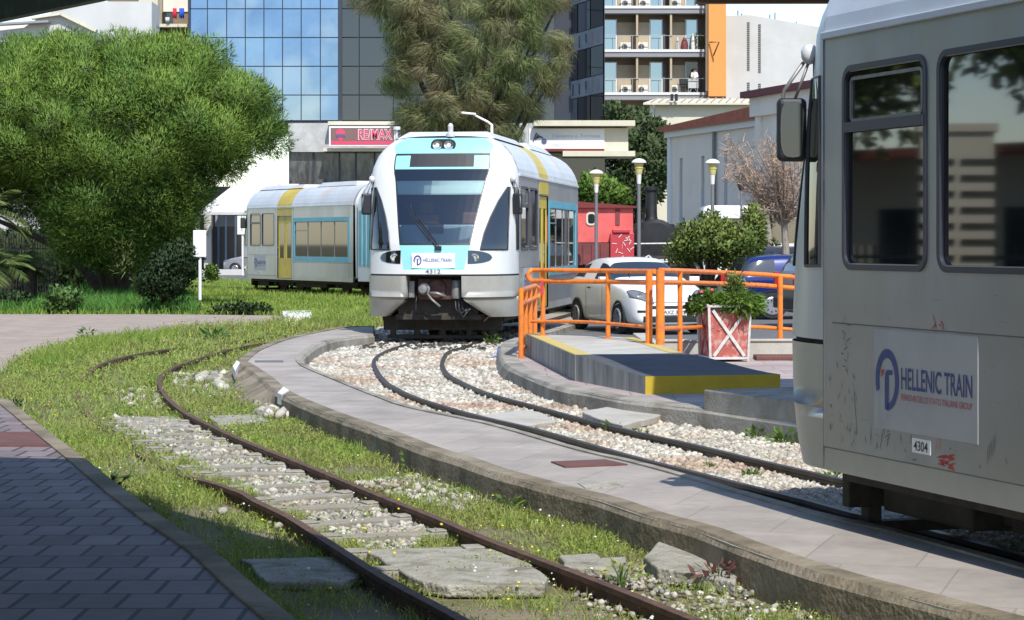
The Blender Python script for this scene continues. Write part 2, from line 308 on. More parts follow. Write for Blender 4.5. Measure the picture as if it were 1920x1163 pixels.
def blades(p, d, l, w, bend=None):            # one bent blade (2 segments, 3 tris -> quad+tri as tris) per point
    n = len(p); d = d / np.linalg.norm(d, axis=1)[:, None]; r = rng.normal(size=(n, 3)); s = np.cross(d, r); s /= np.linalg.norm(s, axis=1)[:, None]
    w = np.broadcast_to(w, n)[:, None] / 2; l = np.broadcast_to(l, n)[:, None]
    if bend is None:
        V = np.stack([p - s * w, p + s * w, p + d * l], 1); Fc = np.arange(n * 3).reshape(n, 3)
        return V.reshape(-1, 3), Fc
    m = p + d * l * .55; d2 = d + bend; d2 /= np.linalg.norm(d2, axis=1)[:, None]; e = m + d2 * l * .45
    V = np.stack([p - s * w, p + s * w, m + s * w * .8, m - s * w * .8, e], 1).reshape(-1, 3); b = np.arange(n)[:, None] * 5
    Fc = np.concatenate([b + [0, 1, 2], b + [0, 2, 3], b + [3, 2, 4]], 0); return V, Fc
def leaves(p, d, l, w):                       # diamond leaves
    n = len(p); d = d / np.linalg.norm(d, axis=1)[:, None]; r = rng.normal(size=(n, 3)); s = np.cross(d, r); s /= np.linalg.norm(s, axis=1)[:, None]
    w = np.broadcast_to(w, n)[:, None] / 2; l = np.broadcast_to(l, n)[:, None]; mid = p + d * l * .45
    V = np.stack([p, mid + s * w, p + d * l, mid - s * w], 1).reshape(-1, 3); return V, np.arange(n * 4).reshape(n, 4)
def unit(n):
    r = rng.normal(size=(n, 3)); return r / np.linalg.norm(r, axis=1)[:, None]
def pip(x, y, poly):
    poly = np.asarray([(p[0], p[1]) for p in poly]); inside = np.zeros(len(x), bool); j = len(poly) - 1
    for i in range(len(poly)):
        xi, yi = poly[i]; xj, yj = poly[j]; c = ((yi > y) != (yj > y)) & (x < (xj - xi) * (y - yi) / (yj - yi + 1e-12) + xi); inside ^= c; j = i
    return inside
def edge_dist(x, y, poly):
    poly = np.asarray([(p[0], p[1]) for p in poly], float); d = np.full(len(x), 1e9)
    for i in range(len(poly)):
        a, b = poly[i - 1], poly[i]; ab = b - a; t = np.clip(((x - a[0]) * ab[0] + (y - a[1]) * ab[1]) / (ab @ ab + 1e-9), 0, 1)
        d = np.minimum(d, np.hypot(x - a[0] - t * ab[0], y - a[1] - t * ab[1]))
    return d
def sprinkle(poly, n, size, zoff, name, m, parent=None, flat=.7):   # many small stones in a polygon (xy)
    pts = poly_points(poly, n); return stones(pts, size, zoff, name, m, parent, flat)
def poly_points(poly, n, zpow=1.0):
    P = np.asarray([(p[0], p[1]) for p in poly]); out = []; tot = 0
    lo, hi = P.min(0), P.max(0)
    while tot < n:
        k = n * 3; u = rng.random(k)
        y = (lo[1] ** (1 - zpow) + u * (hi[1] ** (1 - zpow) - lo[1] ** (1 - zpow))) ** (1 / (1 - zpow)) if zpow != 1 else lo[1] * (hi[1] / lo[1]) ** u
        x = lo[0] + rng.random(k) * (hi[0] - lo[0]); ok = pip(x, y, P); out.append(np.stack([x[ok], y[ok]], 1)); tot += ok.sum()
        if len(out) > 60: break
    return np.concatenate(out)[:n]
_t = (1 + 5 ** .5) / 2
ICV = np.array([(-1,_t,0),(1,_t,0),(-1,-_t,0),(1,-_t,0),(0,-1,_t),(0,1,_t),(0,-1,-_t),(0,1,-_t),(_t,0,-1),(_t,0,1),(-_t,0,-1),(-_t,0,1)]) / 1.9
ICF = np.array([(0,11,5),(0,5,1),(0,1,7),(0,7,10),(0,10,11),(1,5,9),(5,11,4),(11,10,2),(10,7,6),(7,1,8),(3,9,4),(3,4,2),(3,2,6),(3,6,8),(3,8,9),(4,9,5),(2,4,11),(6,2,10),(8,6,7),(9,8,1)])
def stones(pts, size, zoff, name, m, parent=None, flat=.7):
    n = len(pts); sz = np.broadcast_to(size, n) * rng.uniform(.5, 1.35, n); sc = rng.uniform(.65, 1.3, (n, 3)) * sz[:, None]; sc[:, 2] *= flat
    V = ICV[None] * (1 + rng.uniform(-.22, .22, (n, 12, 1))) ; V = V * sc[:, None, :]
    a = rng.uniform(0, 6.28, n); b = rng.uniform(-.6, .6, n); ca, sa, cb, sb = np.cos(a), np.sin(a), np.cos(b), np.sin(b)
    x, y, z = V[..., 0], V[..., 1], V[..., 2]; y, z = y * cb[:, None] - z * sb[:, None], y * sb[:, None] + z * cb[:, None]
    x, y = x * ca[:, None] - y * sa[:, None], x * sa[:, None] + y * ca[:, None]
    zo = np.broadcast_to(zoff, n) + rng.uniform(0, 1, n) * sz * .5
    V = np.stack([x + pts[:, 0][:, None], y + pts[:, 1][:, None], z + zo[:, None]], -1).reshape(-1, 3)
    Fc = (ICF[None] + np.arange(n)[:, None, None] * 12).reshape(-1, 3); return np_mesh(name, V, Fc, m, parent)
def text_faces(body, w, h, bold=.0, ext=0.0):          # filled letters fitted to w x h, origin at left bottom
    cu = bpy.data.curves.new('lettering', 'FONT'); cu.body = body; cu.size = 1; cu.offset = bold; cu.resolution_u = 3
    ob = bpy.data.objects.new('lettering', cu); COL.objects.link(ob); me = bpy.data.meshes.new_from_object(ob)
    vs = [v.co.copy() for v in me.vertices]; fs = [tuple(p.vertices) for p in me.polygons]
    bpy.data.objects.remove(ob); bpy.data.curves.remove(cu); bpy.data.meshes.remove(me)
    x0, x1 = min(v.x for v in vs), max(v.x for v in vs); y0, y1 = min(v.y for v in vs), max(v.y for v in vs)
    return [((v.x - x0) / (x1 - x0) * w, (v.y - y0) / (y1 - y0) * h) for v in vs], fs
def add_text(mb, body, o, u, v, w, h, bold=.0, mi=0):
    vs, fs = text_faces(body, w, h, bold); o, u, v = Vector(o), Vector(u), Vector(v)
    mb.add([o + u * a + v * b for a, b in vs], fs, mi)

M['core'] = mat('shaded_inner_foliage', (.04, .065, .012), .95, 0, .4, 3); M['corebr'] = mat('shaded_brown_foliage', (.085, .08, .04), .95, 0, .4, 3)  # solid dark cores, crown shade put into their colour
def loose(o):                                  # one object per separate piece of a part
    bm = bmesh.new(); bm.from_mesh(o.data); seen = set(); groups = []
    for v in bm.verts:
        if v in seen: continue
        st = [v]; seen.add(v); g = []
        while st:
            a = st.pop(); g.append(a.index)
            for e in a.link_edges:
                w = e.other_vert(a)
                if w not in seen: seen.add(w); st.append(w)
        groups.append(set(g))
    if len(groups) > 1:
        for g in groups[1:]:
            b2 = bm.copy(); bmesh.ops.delete(b2, geom=[v for v in b2.verts if v.index not in g], context='VERTS'); me = o.data.copy(); b2.to_mesh(me); b2.free(); c = o.copy(); c.data = me; COL.objects.link(c)
        bmesh.ops.delete(bm, geom=[v for v in bm.verts if v.index not in groups[0]], context='VERTS'); bm.to_mesh(o.data)
    bm.free()
def weld(o, d=1e-4):
    bm = bmesh.new(); bm.from_mesh(o.data); bmesh.ops.remove_doubles(bm, verts=bm.verts, dist=d); bm.to_mesh(o.data); bm.free(); return o
# ------------------------------------------------------------------ ground, path, tracks
ZP = .12; ZG = -.10
mb = MB(); mb.quad((-900, -300, ZG - .02), (900, -300, ZG - .02), (900, 1500, ZG - .02), (-900, 1500, ZG - .02)); struct(mb.build('ground', 'ground'))
# middle platform outline, traced as ground positions
OUT = [(476,655),(450,672),(444,680),(454,686),(488,710),(520,737),(600,773),(700,808),(787,842),(858,864),(917,885),(1037,918),(1121,939),(1204,968),(1308,997),(1371,1022),(1547,1081),(1761,1138),(1950,1188),(2400,1310)]
INN = [(686,630),(635,636),(600,646),(576,662),(567,672),(572,682),(589,692),(665,723),(722,745),(778,764),(903,790),(968,806),(1100,844),(1204,868),(1308,896),(1412,927),(1517,956),(1600,977),(1679,994),(1920,1060),(2400,1200)]
out_w = [G(x, y, ZP) for x, y in [(700,612),(650,613),(608,619),(532,635)] + OUT]
inn_w = [G(x, y, ZP) for x, y in [(705,622)] + INN]
inn_w[0] = G(700, 628, ZP)
def inset(path, d):
    r = []
    for i, p in enumerate(path):
        t = path[min(i+1, len(path)-1)] - path[max(i-1, 0)]; t.normalize(); r.append(p + Vector((t.y, -t.x, 0)) * d)
    return r
o_s = smooth_path(out_w, .6); i_s = smooth_path(inn_w, .6)
mid_poly = [p.xy for p in o_s] + [p.xy for p in reversed(i_s)]
pt = thing('platform', (0, 0, 0), 0, 'long narrow curved platform with pink grey tiles lying between the two tracks', 'platform')
mb = MB(); mb.prism(mid_poly, ZG - .1, ZP); mb.build('deck', 'tilemid', pt)
def kerb(path, w, zt, zb, jit=.006):
    m = MB(); o = 0
    for i, p in enumerate(path):
        d = path[min(i+1, len(path)-1)] - path[max(i-1, 0)]; d.normalize(); s = Vector((d.y, -d.x, 0)); j = R.uniform(-jit, jit); k2 = R.uniform(-jit, jit) * .5
        for a, z in [(-.02, zb), (-.015 + j, zt - .03), (.012 + j, zt + k2), (w, zt + .004), (w, zb)]:
            q = p + s * a if w > 0 else p - s * (-a if a < .1 else a); m.v.append((q.x, q.y, z))
    for i in range(len(path) - 1):
        for k in range(4): m.f.append((i*5+k, (i+1)*5+k, (i+1)*5+k+1, i*5+k+1)); m.m.append(0)
    return m
# outer kerb: the path runs towards the camera, the platform is on its left hand side => inset direction
def kerb_lr(path, w, zt, zb, sign, jit=.008, slope=None):
    m = MB()
    for i, p in enumerate(path):
        d = path[min(i+1, len(path)-1)] - path[max(i-1, 0)]; d.normalize(); s = Vector((d.y, -d.x, 0)) * sign; j = R.uniform(-jit, jit); k2 = R.uniform(-jit, jit) * .5
        sl = slope(p) if slope else 0
        for a, z in [(-.03 - sl, zb), (-.025 + j, zt - .035), (.015 + j, zt + .012 + k2), (w, zt + .014), (w, zb)]:
            q = p + s * a; m.v.append((q.x, q.y, z))
    for i in range(len(path) - 1):
        for k in range(4): m.f.append((i*5+k, (i+1)*5+k, (i+1)*5+k+1, i*5+k+1)); m.m.append(0)
    return m
oc = smooth_path(out_w, .22)
c0, c1 = G(444, 680, ZP), G(520, 737, ZP)
def bank(p): return .55 * max(0, min(1, (c0.y + .6 - p.y) / 1.2)) * max(0, min(1, (p.y - c1.y) / 1.2))
kerb_lr(oc, .16, ZP, ZG - .1, -1, slope=bank).build('kerb', 'kerbc', pt, recalc=True)
kerb_lr(smooth_path(inn_w, .25), .10, ZP, ZG - .1, 1, .005).build('kerb', 'conc', pt)
def lid(name, px, z, m, label, cat, th=.012, par=None):
    b = MB(); b.prism([G(x, y, z).xy for x, y in px], z - .02, z + th); o = b.build(name, m, par)
    if label: tag(o, label, cat)
    return o
lid('manhole_cover', [(1033,868),(1135,864),(1177,873),(1060,878)], ZP, 'redcover', 'flat red brown steel cover set in the middle platform', 'cover')
lid('drain_cover', [(1083,907),(1146,903),(1172,914),(1098,917)], ZP, 'slab', 'sunken grey drain cover at the outer edge of the middle platform', 'cover', .006)
lid('drain_slot', [(478,676.5),(530,676.5),(532,680),(478,680)], ZP, 'grime', 'thin dark slot across the far bend of the middle platform', 'drain', .006)
for px, lab in (([(436,690),(444,679),(450,683),(441,700)], 'white painted kerb corner at the far bend of the platform'), ([(520,741),(531,729),(542,736),(528,744)], 'white chipped kerb corner where the sloping bank ends')):
    b = MB(); b.prism([G(x, y, ZP).xy for x, y in px], ZP - .1, ZP + .03); tag(b.build('painted_stone', 'whitesteel', None, bevel=.01), lab, 'kerb stone')
# dark growth hanging in the broken kerb face
# left brick platform
LE = [(-700,620),(-200,690),(0,746),(28,760),(80,800),(171,869),(239,923),(330,987),(398,1030),(478,1098),(557,1163),(800,1370)]
le_w = [G(x, y, ZP) for x, y in LE]; le_s = smooth_path(le_w, .4)
left_poly = [p.xy for p in le_s] + [Vector((le_s[-1].x, -20)), Vector((-60, -20)), Vector((-60, le_s[0].y))]
pl = thing('platform', (0, 0, 0), 0, 'wide platform of brick red pavers in the shade at lower left', 'platform')
b = MB(); b.prism(left_poly, ZG - .1, ZP); b.build('deck', 'tileleft', pl)
kerb_lr(le_s, .15, ZP, ZG - .1, 1, .006).build('kerb', 'kerbc', pl)
lid('floor_cover', [(-60,812),(62,812),(92,838),(-60,838)], ZP, 'redcover', 'red brown metal cover in the left brick platform', 'cover', .012)
# path crossing at the left
path_poly = [G(x, y, ZG) for x, y in [(-900,592),(0,591.5),(300,591.5),(520,594),(540,600),(455,612),(358,620),(248,632),(124,648),(63,668),(0,702),(-300,800),(-900,800)]]
b = MB(); b.prism([p.xy for p in path_poly], ZG - .06, ZG + .03); struct(b.build('path', 'path'))
# right platform
RE = [(985,610),(958,624),(946,641),(938,658),(941,674),(958,691),(1036,724),(1100,737),(1173,751),(1319,768),(1498,794),(1700,826),(2000,880)]
re_w = [Vector((1.9, 52, ZP)), Vector((.75, 44, ZP)), Vector((.33, 41.5, ZP))] + [G(x, y, ZP) for x, y in RE[2:]]
re_s = smooth_path(re_w, .5)
right_poly = [p.xy for p in re_s] + [Vector((30, re_s[-1].y)), Vector((30, 37)), Vector((.6, 37.01))]
i0 = min(range(len(re_s)), key=lambda i: abs(re_s[i].y - 37.4)); right_poly = [p.xy for p in re_s[i0:]] + [Vector((30, re_s[-1].y)), Vector((30, re_s[i0].y))]
pr = thing('platform', (0, 0, 0), 0, 'right hand station platform of pink slabs under the ramp and planter', 'platform')
b = MB(); b.prism(right_poly, ZG - .1, ZP - .003); b.build('deck', 'tileright', pr)
kerb_lr(re_s, .24, ZP, ZG - .12, -1, .008, slope=lambda p: .1 if p.y > 31 else 0).build('kerb', 'conc', pr)
park = [p.xy for p in re_s[:i0 + 1]] + [Vector((60, re_s[i0].y)), Vector((60, 95)), Vector((6, 95))]
b = MB(); b.prism(park, ZG - .1, .04); struct(b.build('car_park', 'asphalt'))
b = MB(); b.prism([(-60, 104), (80, 104), (80, 137), (-60, 137)], ZG - .1, ZG + .06); struct(b.build('road', 'asphalt'))
# tracks
NR = [(846-846+702,680),(710,666),(736,653),(775,641.5)]
near_px = [(775,641.5),(736,653),(710,666),(701,681),(717,710),(745,729),(786,747),(855,768),(912,783),(1004,804),(1100,831),(1204,860),(1308,886),(1412,912),(1517,938),(1600,961),(1724,988)]
far_px = [(880,647),(850,655),(836,664),(829,682),(838,700),(857,712),(912,736),(1004,761),(1100,787),(1204,812),(1308,835),(1412,860),(1517,884),(1569,896)]
tail_f = Vector((.144, .99, 0)).normalized(); ORG_F = Vector((-1.256, 42.2, 0)); lat_f = Vector((-tail_f.y, tail_f.x, 0))
tail_n = Vector((.309, -.951, 0)).normalized(); ORG_N = Vector((3.236, 14.113, 0)); lat_n = Vector((-tail_n.y, tail_n.x, 0))
def rail_far(s): return [ORG_F + lat_f * s + tail_f * t for t in (34, 24, 16, 10, 5, 2)]
def rail_near(s, t0=1): return [ORG_N + lat_n * s + tail_n * t for t in (t0, 4, 8, 13, 20)]
RAILP = [(-.03, 0), (.03, 0), (.03, -.03), (.012, -.045), (.012, -.11), (.055, -.125), (.055, -.14), (-.055, -.14), (-.055, -.125), (-.012, -.11), (-.012, -.045), (-.03, -.03)]
def rail(name, pts, m, label, grp=None, step=.35):
    b = MB(); path = smooth_path(pts, step); prof = [(a, z) for a, z in RAILP]
    sweep(b, path, prof, 0); o = b.build(name, m); tag(o, label, 'rail'); return path
r_near = rail('track_rail', rail_far(.5) + [G(x, y) for x, y in near_px] + rail_near(-.5, 2), 'railmain', 'outer curved rail of the main track, beside the narrow middle platform')
r_far = rail('track_rail', rail_far(-.5) + [G(x, y) for x, y in far_px] + rail_near(.5, 0), 'railmain', 'inner curved rail of the main track, nearer the ramp')
old_r = [(690,619),(600,629),(519,641),(481,645),(426,656),(345,681),(312,696),(299,714),(311,742),(342,770),(379,790),(457,826),(574,872),(642,900),(735,938),(808,966),(912,1010),(1000,1043),(1150,1100),(1308,1163),(1500,1240),(1900,1400)]
old_l = [(690,611),(600,618),(480,630),(413,639),(289,658),(193,681),(150,708),(150,745),(200,790),(300,855),(413,909),(457,925),(481,940),(540,968),(600,1006),(725,1085),(850,1152),(1000,1240),(1300,1400)]
r_or = rail('track_rail', [G(x, y) for x, y in old_r], 'rustrail', 'rusty right hand rail of the overgrown track, nearest the middle platform')
def sink(x, y): return -.085 if (x < 400 and 690 < y < 905) else (-.05 if y < 690 and x > 290 else 0)
r_ol = rail('track_rail', [G(x, y) + Vector((0, 0, sink(x, y))) for x, y in old_l], 'rustrail', 'rusty left hand rail of the overgrown track, nearest the brick platform')
# second train's track
TB = Vector((.476, -.879, 0)).normalized(); LB = Vector((-TB.y, TB.x, 0)); ORG_B = Vector((-10, 84.7, 0)) + LB * 1.4
for s, lab in ((-.5, 'front rail under the train parked behind on the left'), (.5, 'rear rail under the train parked behind on the left')):
    rail('track_rail', [ORG_B + LB * s + TB * t for t in (-14, -4, 8, 16, 26)], 'rustrail', lab, step=2)
# ballast bed and stones
bal_poly = [p.xy for p in smooth_path([Vector((-2.6, 60, 0)), Vector((-3.0, 46, 0))] + [p + Vector((.0, 0, 0)) for p in inn_w], .8)] + [p.xy for p in reversed(re_s)] + [Vector((3.2, 60))]
b = MB(); b.prism(bal_poly, ZG - .1, ZG + .02); struct(b.build('ballast_bed', 'ballbed'))
pts = poly_points([p for p in bal_poly], 52000, 2.0); pts = pts[pts[:, 1] < 50]
ok = np.ones(len(pts), bool)
for rr in (r_near, r_far):
    A = np.array([(p.x, p.y) for p in rr]); A = A[A[:, 1] > 8]
    for i in range(0, len(pts), 8000): ok[i:i+8000] &= (np.hypot(pts[i:i+8000, None, 0] - A[None, :, 0], pts[i:i+8000, None, 1] - A[None, :, 1]).min(1) > .0)
sz = np.clip(pts[:, 1] * .00125, .022, .05)
tag(stones(pts, sz, ZG + .015, 'ballast_stones', 'ballast', flat=.75), 'cream white crushed stone ballast spread between the main rails', 'ballast', kind='stuff')
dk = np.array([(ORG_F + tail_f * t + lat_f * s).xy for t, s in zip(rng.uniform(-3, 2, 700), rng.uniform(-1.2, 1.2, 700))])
tag(stones(dk, .05, ZG + .03, 'shade_ballast', 'under', flat=.7), 'ballast blackened for the shade under the front of the turquoise faced train', 'ballast', kind='stuff')  # dark stones put the shade under the nose into colour
# sleepers of the overgrown track
SL = [(470,846),(500,862),(530,878),(562,893),(592,910),(622,928),(652,944),(682,962),(712,980),(742,998),(440,832),(415,822)]
RP = [p for p in r_or]; LP = [p for p in r_ol]
sl_first = None; mids = []
rr_ = [p for p in r_or if 13 < p.y < 24]; acc = 0; last = None
for p in rr_:
    if last is None or (p - last).length >= .58:
        q = min(LP, key=lambda a: (a - p).length); last = p
        if (p - q).length < 1.32: mids.append(((p + q) / 2 + (p - q).normalized() * .04, (p - q).normalized()))
for i, (c, d) in enumerate(mids):
    if sl_first is None:
        b = MB(); b.box(-.48, .48, -.085, .085, -.16, -.045); b.box(-.46, -.3, -.07, .07, -.045, -.03); b.box(.3, .46, -.07, .07, -.045, -.03)
        o = sl_first = tag(b.build('sleeper', 'conc', None, bevel=.01), 'grey weathered sleeper lying across the overgrown track among white stones', 'sleeper', 'sleepers of the overgrown track')
    else: o = sl_first.copy(); COL.objects.link(o)
    o.location = (c.x, c.y, -.012); o.rotation_euler = (R.uniform(-.02, .02), 0, math.atan2(d.y, d.x) + R.uniform(-.03, .03))
# slabs and rubble
def slab(name, px, z, th, label, cat='slab', m='slab', tilt=None):
    P = [G(x, y, z) for x, y in px]; c = sum(P, Vector()) / len(P); b = MB()
    # break the outline a little
    Q = []
    for i in range(len(P)):
        a, e = P[i], P[(i+1) % len(P)]; n = max(1, int((e - a).length / .22))
        for k in range(n): q = a.lerp(e, k / n); Q.append((q.x - c.x + R.uniform(-.02, .02), q.y - c.y + R.uniform(-.02, .02)))
    b.prism(Q, -th, 0); o = b.build(name, m, None, bevel=.012); o.location = (c.x, c.y, z)
    if tilt: o.rotation_euler = tilt
    return tag(o, label, cat)
slab('concrete_slab', [(690,1034),(700,1029),(960,1029),(1022,1082),(1018,1096),(840,1098),(790,1090)], -.04, .07, 'large cracked concrete slab lying between the overgrown rails at the bottom')
slab('concrete_slab', [(455,1048),(600,1043),(668,1046),(690,1075),(640,1092),(500,1090)], -.065, .05, 'partly shaded concrete slab outside the left rusty rail')
slab('concrete_slab', [(1207,1046),(1245,1016),(1385,1066),(1372,1086),(1300,1074),(1230,1066)], -.02, .08, 'tilted broken slab leaning against the middle platform kerb', tilt=(.02, .03, 0))
slab('concrete_slab', [(1050,1042),(1120,1038),(1135,1065),(1060,1062)], -.04, .06, 'small flat piece of slab right of the bottom rusty rail')
slab('concrete_slab', [(1120,1046),(1170,1042),(1182,1078),(1140,1075)], -.05, .05, 'broken grey lump between the small slab and the tilted slab')
slab('concrete_slab', [(205,782),(330,780),(360,796),(240,798)], -.06, .05, 'narrow flat concrete strip across the left part of the overgrown track')
slab('concrete_slab', [(392,780),(480,776),(505,788),(410,796)], -.05, .05, 'flat concrete strip right of the bend in the rusty rail')
slab('concrete_slab', [(900,778),(985,769),(1010,772),(1045,790),(985,797),(925,792)], -.03, .05, 'worn flat crossing slab between the two main rails', m='concl')
slab('concrete_slab', [(1090,772),(1160,758),(1228,764),(1243,775),(1240,778),(1165,797),(1120,785)], .015, .08, 'thick crossing slab lying between the main track and the right platform', m='concl')
slab('kerb_block', [(530,583),(583,582),(584,592),(532,593)], .04, .15, 'short whitewashed concrete block in the grass left of the arriving train', 'block', 'whitesteel')
for px, n, s, lab in (([(365,708),(428,706),(430,735),(385,738)], 30, .09, 'heap of white rubble beside the sloping kerb of the platform'), ([(478,762),(530,768),(535,790),(485,788)], 26, .08, 'grey broken stones at the foot of the platform kerb corner')):
    P = np.array([G(x, y, ZG).xy[:] for x, y in px]); q = poly_points(P, n); tag(stones(q, s, ZG + .03, 'rubble', 'oldstone'), lab, 'rubble', kind='stuff')
STONY = [[(200,785),(330,793),(430,825),(560,878),(700,932),(812,985),(770,1035),(690,1032),(560,965),(430,905),(300,840)],
         [(660,905),(830,890),(940,940),(860,962),(740,935)], [(1050,1095),(1500,1070),(1760,1180),(1150,1190)], [(310,700),(440,700),(430,745),(340,745)], [(200,730),(300,728),(330,770),(250,770)], [(1020,1060),(1390,1068),(1400,1100),(1080,1105)]]
STW = [[G(x, y, ZG).xy for x, y in s] for s in STONY]
sp = np.concatenate([poly_points(STW[0], 3300, 2), poly_points(STW[1], 420), poly_points(STW[2], 520), poly_points(STW[3], 170), poly_points(STW[4], 90), poly_points(STW[5], 350)])
tag(stones(sp, np.clip(sp[:, 1] * .0016, .018, .04), ZG + .0, 'loose_stones', 'oldstone', flat=.7), 'pale loose stones scattered over the overgrown track bed', 'stones', kind='stuff')
for (x, y, s) in ((418,972,.032),(523,998,.028),(505,990,.02),(395,968,.02)):
    p = G(x, y, ZG); tag(stones(np.array([[p.x, p.y]]), s, ZG + .03, 'white_stone', 'oldstone'), {418:'larger flat white stone in the grass left of the rusty rail', 523:'round white stone against the foot of the left rusty rail', 505:'small white stone beside the round one at the left rusty rail', 395:'small pale stone at the edge of the shaded grass'}[x], 'stone')
# ------------------------------------------------------------------ grass and weeds
def grass_patch(name, pts, h, w, m, label, cat='grass', lean=.45, keep=None):
    n = len(pts); d = np.stack([rng.normal(0, lean, n), rng.normal(0, lean, n), np.ones(n)], 1); bend = np.stack([rng.normal(0, .5, n), rng.normal(0, .5, n), -np.abs(rng.normal(0, .35, n))], 1)
    p = np.stack([pts[:, 0], pts[:, 1], np.full(n, ZG - .01)], 1); V, Fc = blades(p, d, h, w, bend); return tag(np_mesh(name, V, Fc, m), label, cat, kind='stuff')
def vnoise(x, y, s, seed=0):
    xi, yi = np.floor(x / s), np.floor(y / s); fx, fy = x / s - xi, y / s - yi; fx, fy = fx * fx * (3 - 2 * fx), fy * fy * (3 - 2 * fy)
    def h(a, b): v = np.sin(a * 127.1 + b * 311.7 + seed * 74.7) * 43758.5453; return v - np.floor(v)
    return (h(xi, yi) * (1 - fx) + h(xi + 1, yi) * fx) * (1 - fy) + (h(xi, yi + 1) * (1 - fx) + h(xi + 1, yi + 1) * fx) * fy
near_poly = [Vector((p.x, p.y)) for p in o_s] + [Vector((3, 5)), Vector((-2, 5))] + [p.xy for p in reversed(le_s)] + [Vector((-14, 40)), Vector((-14, 58)), Vector((-2.4, 58))]
near_poly = [p for p in near_poly if p.y > 6]
pts = poly_points(near_poly, 330000, 2.2); x, y = pts[:, 0], pts[:, 1]
keep = ~pip(x, y, mid_poly) & ~pip(x, y, left_poly) & ~pip(x, y, [p.xy for p in path_poly]) & ~pip(x, y, bal_poly) & (y > 9) & (y < 60)
for i, s in enumerate(STW): keep &= ~(pip(x, y, s) & (rng.random(len(x)) > (.10, .25, .35, .45, .5, .45)[i]))
A = np.array([(p.x, p.y) for p in r_or + r_ol]); dr = np.full(len(x), 9.)
for i in range(0, len(x), 20000): dr[i:i+20000] = np.hypot(x[i:i+20000, None] - A[None, :, 0], y[i:i+20000, None] - A[None, :, 1]).min(1)
nz = vnoise(x, y, .55) * .6 + vnoise(x, y, .17, 3) * .4
keep &= (rng.random(len(x)) < np.clip((nz - .25) * 2.8, .10, 1) * np.clip((vnoise(x, y, 1.7, 31) - .08) * 3.4, .45, 1)) & ~((dr < .06) & (y < 32) & (rng.random(len(x)) < .9))
pts = pts[keep]; nz = nz[keep]; y = pts[:, 1]
lush = np.clip(edge_dist(pts[:, 0], pts[:, 1], [p.xy for p in r_ol if p.y > 12] + [Vector((-30, 60)), Vector((-30, 5))]), 0, 1) * (~pip(pts[:, 0], pts[:, 1], [p.xy for p in r_ol] + [Vector((5, 5)), Vector((20, 60))])); h = np.clip(.028 + y * .0024, .03, .12) * rng.uniform(.5, 1.5, len(y)) * (.35 + 1.25 * nz) * (1 + .7 * lush); w = np.clip(y * .00042, .005, .018)
sel = rng.random(len(y)) < .72
grass_patch('grass', pts[sel], h[sel], w[sel], 'grass', 'short yellow green grass growing over and beside the old track')
# low clover-like leaves
q = pts[~sel]; hh = h[~sel]; n = len(q); p3 = np.stack([q[:, 0], q[:, 1], ZG + rng.uniform(0, 1, n) * hh * .8], 1); d = unit(n); d[:, 2] = np.abs(d[:, 2]) * .5 + .15
V, Fc = leaves(p3, d, np.clip(q[:, 1] * .0013, .015, .05), np.clip(q[:, 1] * .0009, .010, .034)); tag(np_mesh('ground_weeds', V, Fc, 'grassf'), 'low leafy weeds mixed through the track grass', 'weeds', kind='stuff')
# denser grass along the foot of the platform kerbs
def along(path, n, off0, off1, zlo, zhi):
    P = [p for p in path if zlo < p.y < zhi]; out = []
    for _ in range(n):
        i = R.randrange(1, len(P)); a = P[i-1].lerp(P[i], R.random()); d = (P[i] - P[i-1]).normalized(); s = Vector((d.y, -d.x, 0)); out.append((a + s * R.uniform(off0, off1)).xy[:])
    return np.array(out)
a = along(o_s, 5200, .03, .28, 9.5, 34); tuft = vnoise(a[:, 0], a[:, 1], .35, 5) > .48; a = a[tuft]
hh_ = rng.uniform(.03, .13, len(a)); grass_patch('kerb_grass', a, hh_, .007, 'grass', 'taller tufts of grass along the foot of the middle platform kerb')
a = along(le_s, 6000, -.30, -.02, 9.5, 26); grass_patch('kerb_grass', a, rng.uniform(.03, .10, len(a)), .007, 'grassf', 'thick grass along the edge of the left brick platform')
def field(poly, n, h, w, m, label, name='meadow_grass', zp=1.6, lean=.35):
    q = poly_points([p.xy if len(p) == 3 else p for p in poly], n, zp); ok = ~pip(q[:, 0], q[:, 1], [p.xy for p in path_poly]) & ~pip(q[:, 0], q[:, 1], mid_poly) & ~pip(q[:, 0], q[:, 1], bal_poly); q = q[ok]
    nz = vnoise(q[:, 0], q[:, 1], 1.2, 9); hs = rng.uniform(*h, len(q)) * (.6 + .8 * nz); return grass_patch(name, q, hs, w, m, label, lean=lean)
field([G(x, y, ZG) for x, y in [(-60,591),(530,592),(700,640),(700,560),(690,545),(340,520),(-60,545)]], 60000, (.10, .26), .03, 'grassf', 'meadow of rough grass between the path and the far train')
field([G(x, y, ZG) for x, y in [(150,590),(370,591),(360,568),(300,558),(130,562)]], 16000, (.25, .55), .03, 'grasst', 'tall bright green grass in front of the pine', lean=.18)
field([G(x, y, ZG) for x, y in [(-60,591),(150,590),(130,568),(-60,566)]], 9000, (.15, .4), .03, 'grasst', 'green grass strip at the far left edge of the path', lean=.2)
field([G(x, y, ZG) for x, y in [(60,692),(150,650),(330,630),(330,640),(170,670),(90,705)]], 9000, (.08, .30), .014, 'grassf', 'taller grass and weeds along the near edge of the path', lean=.25)
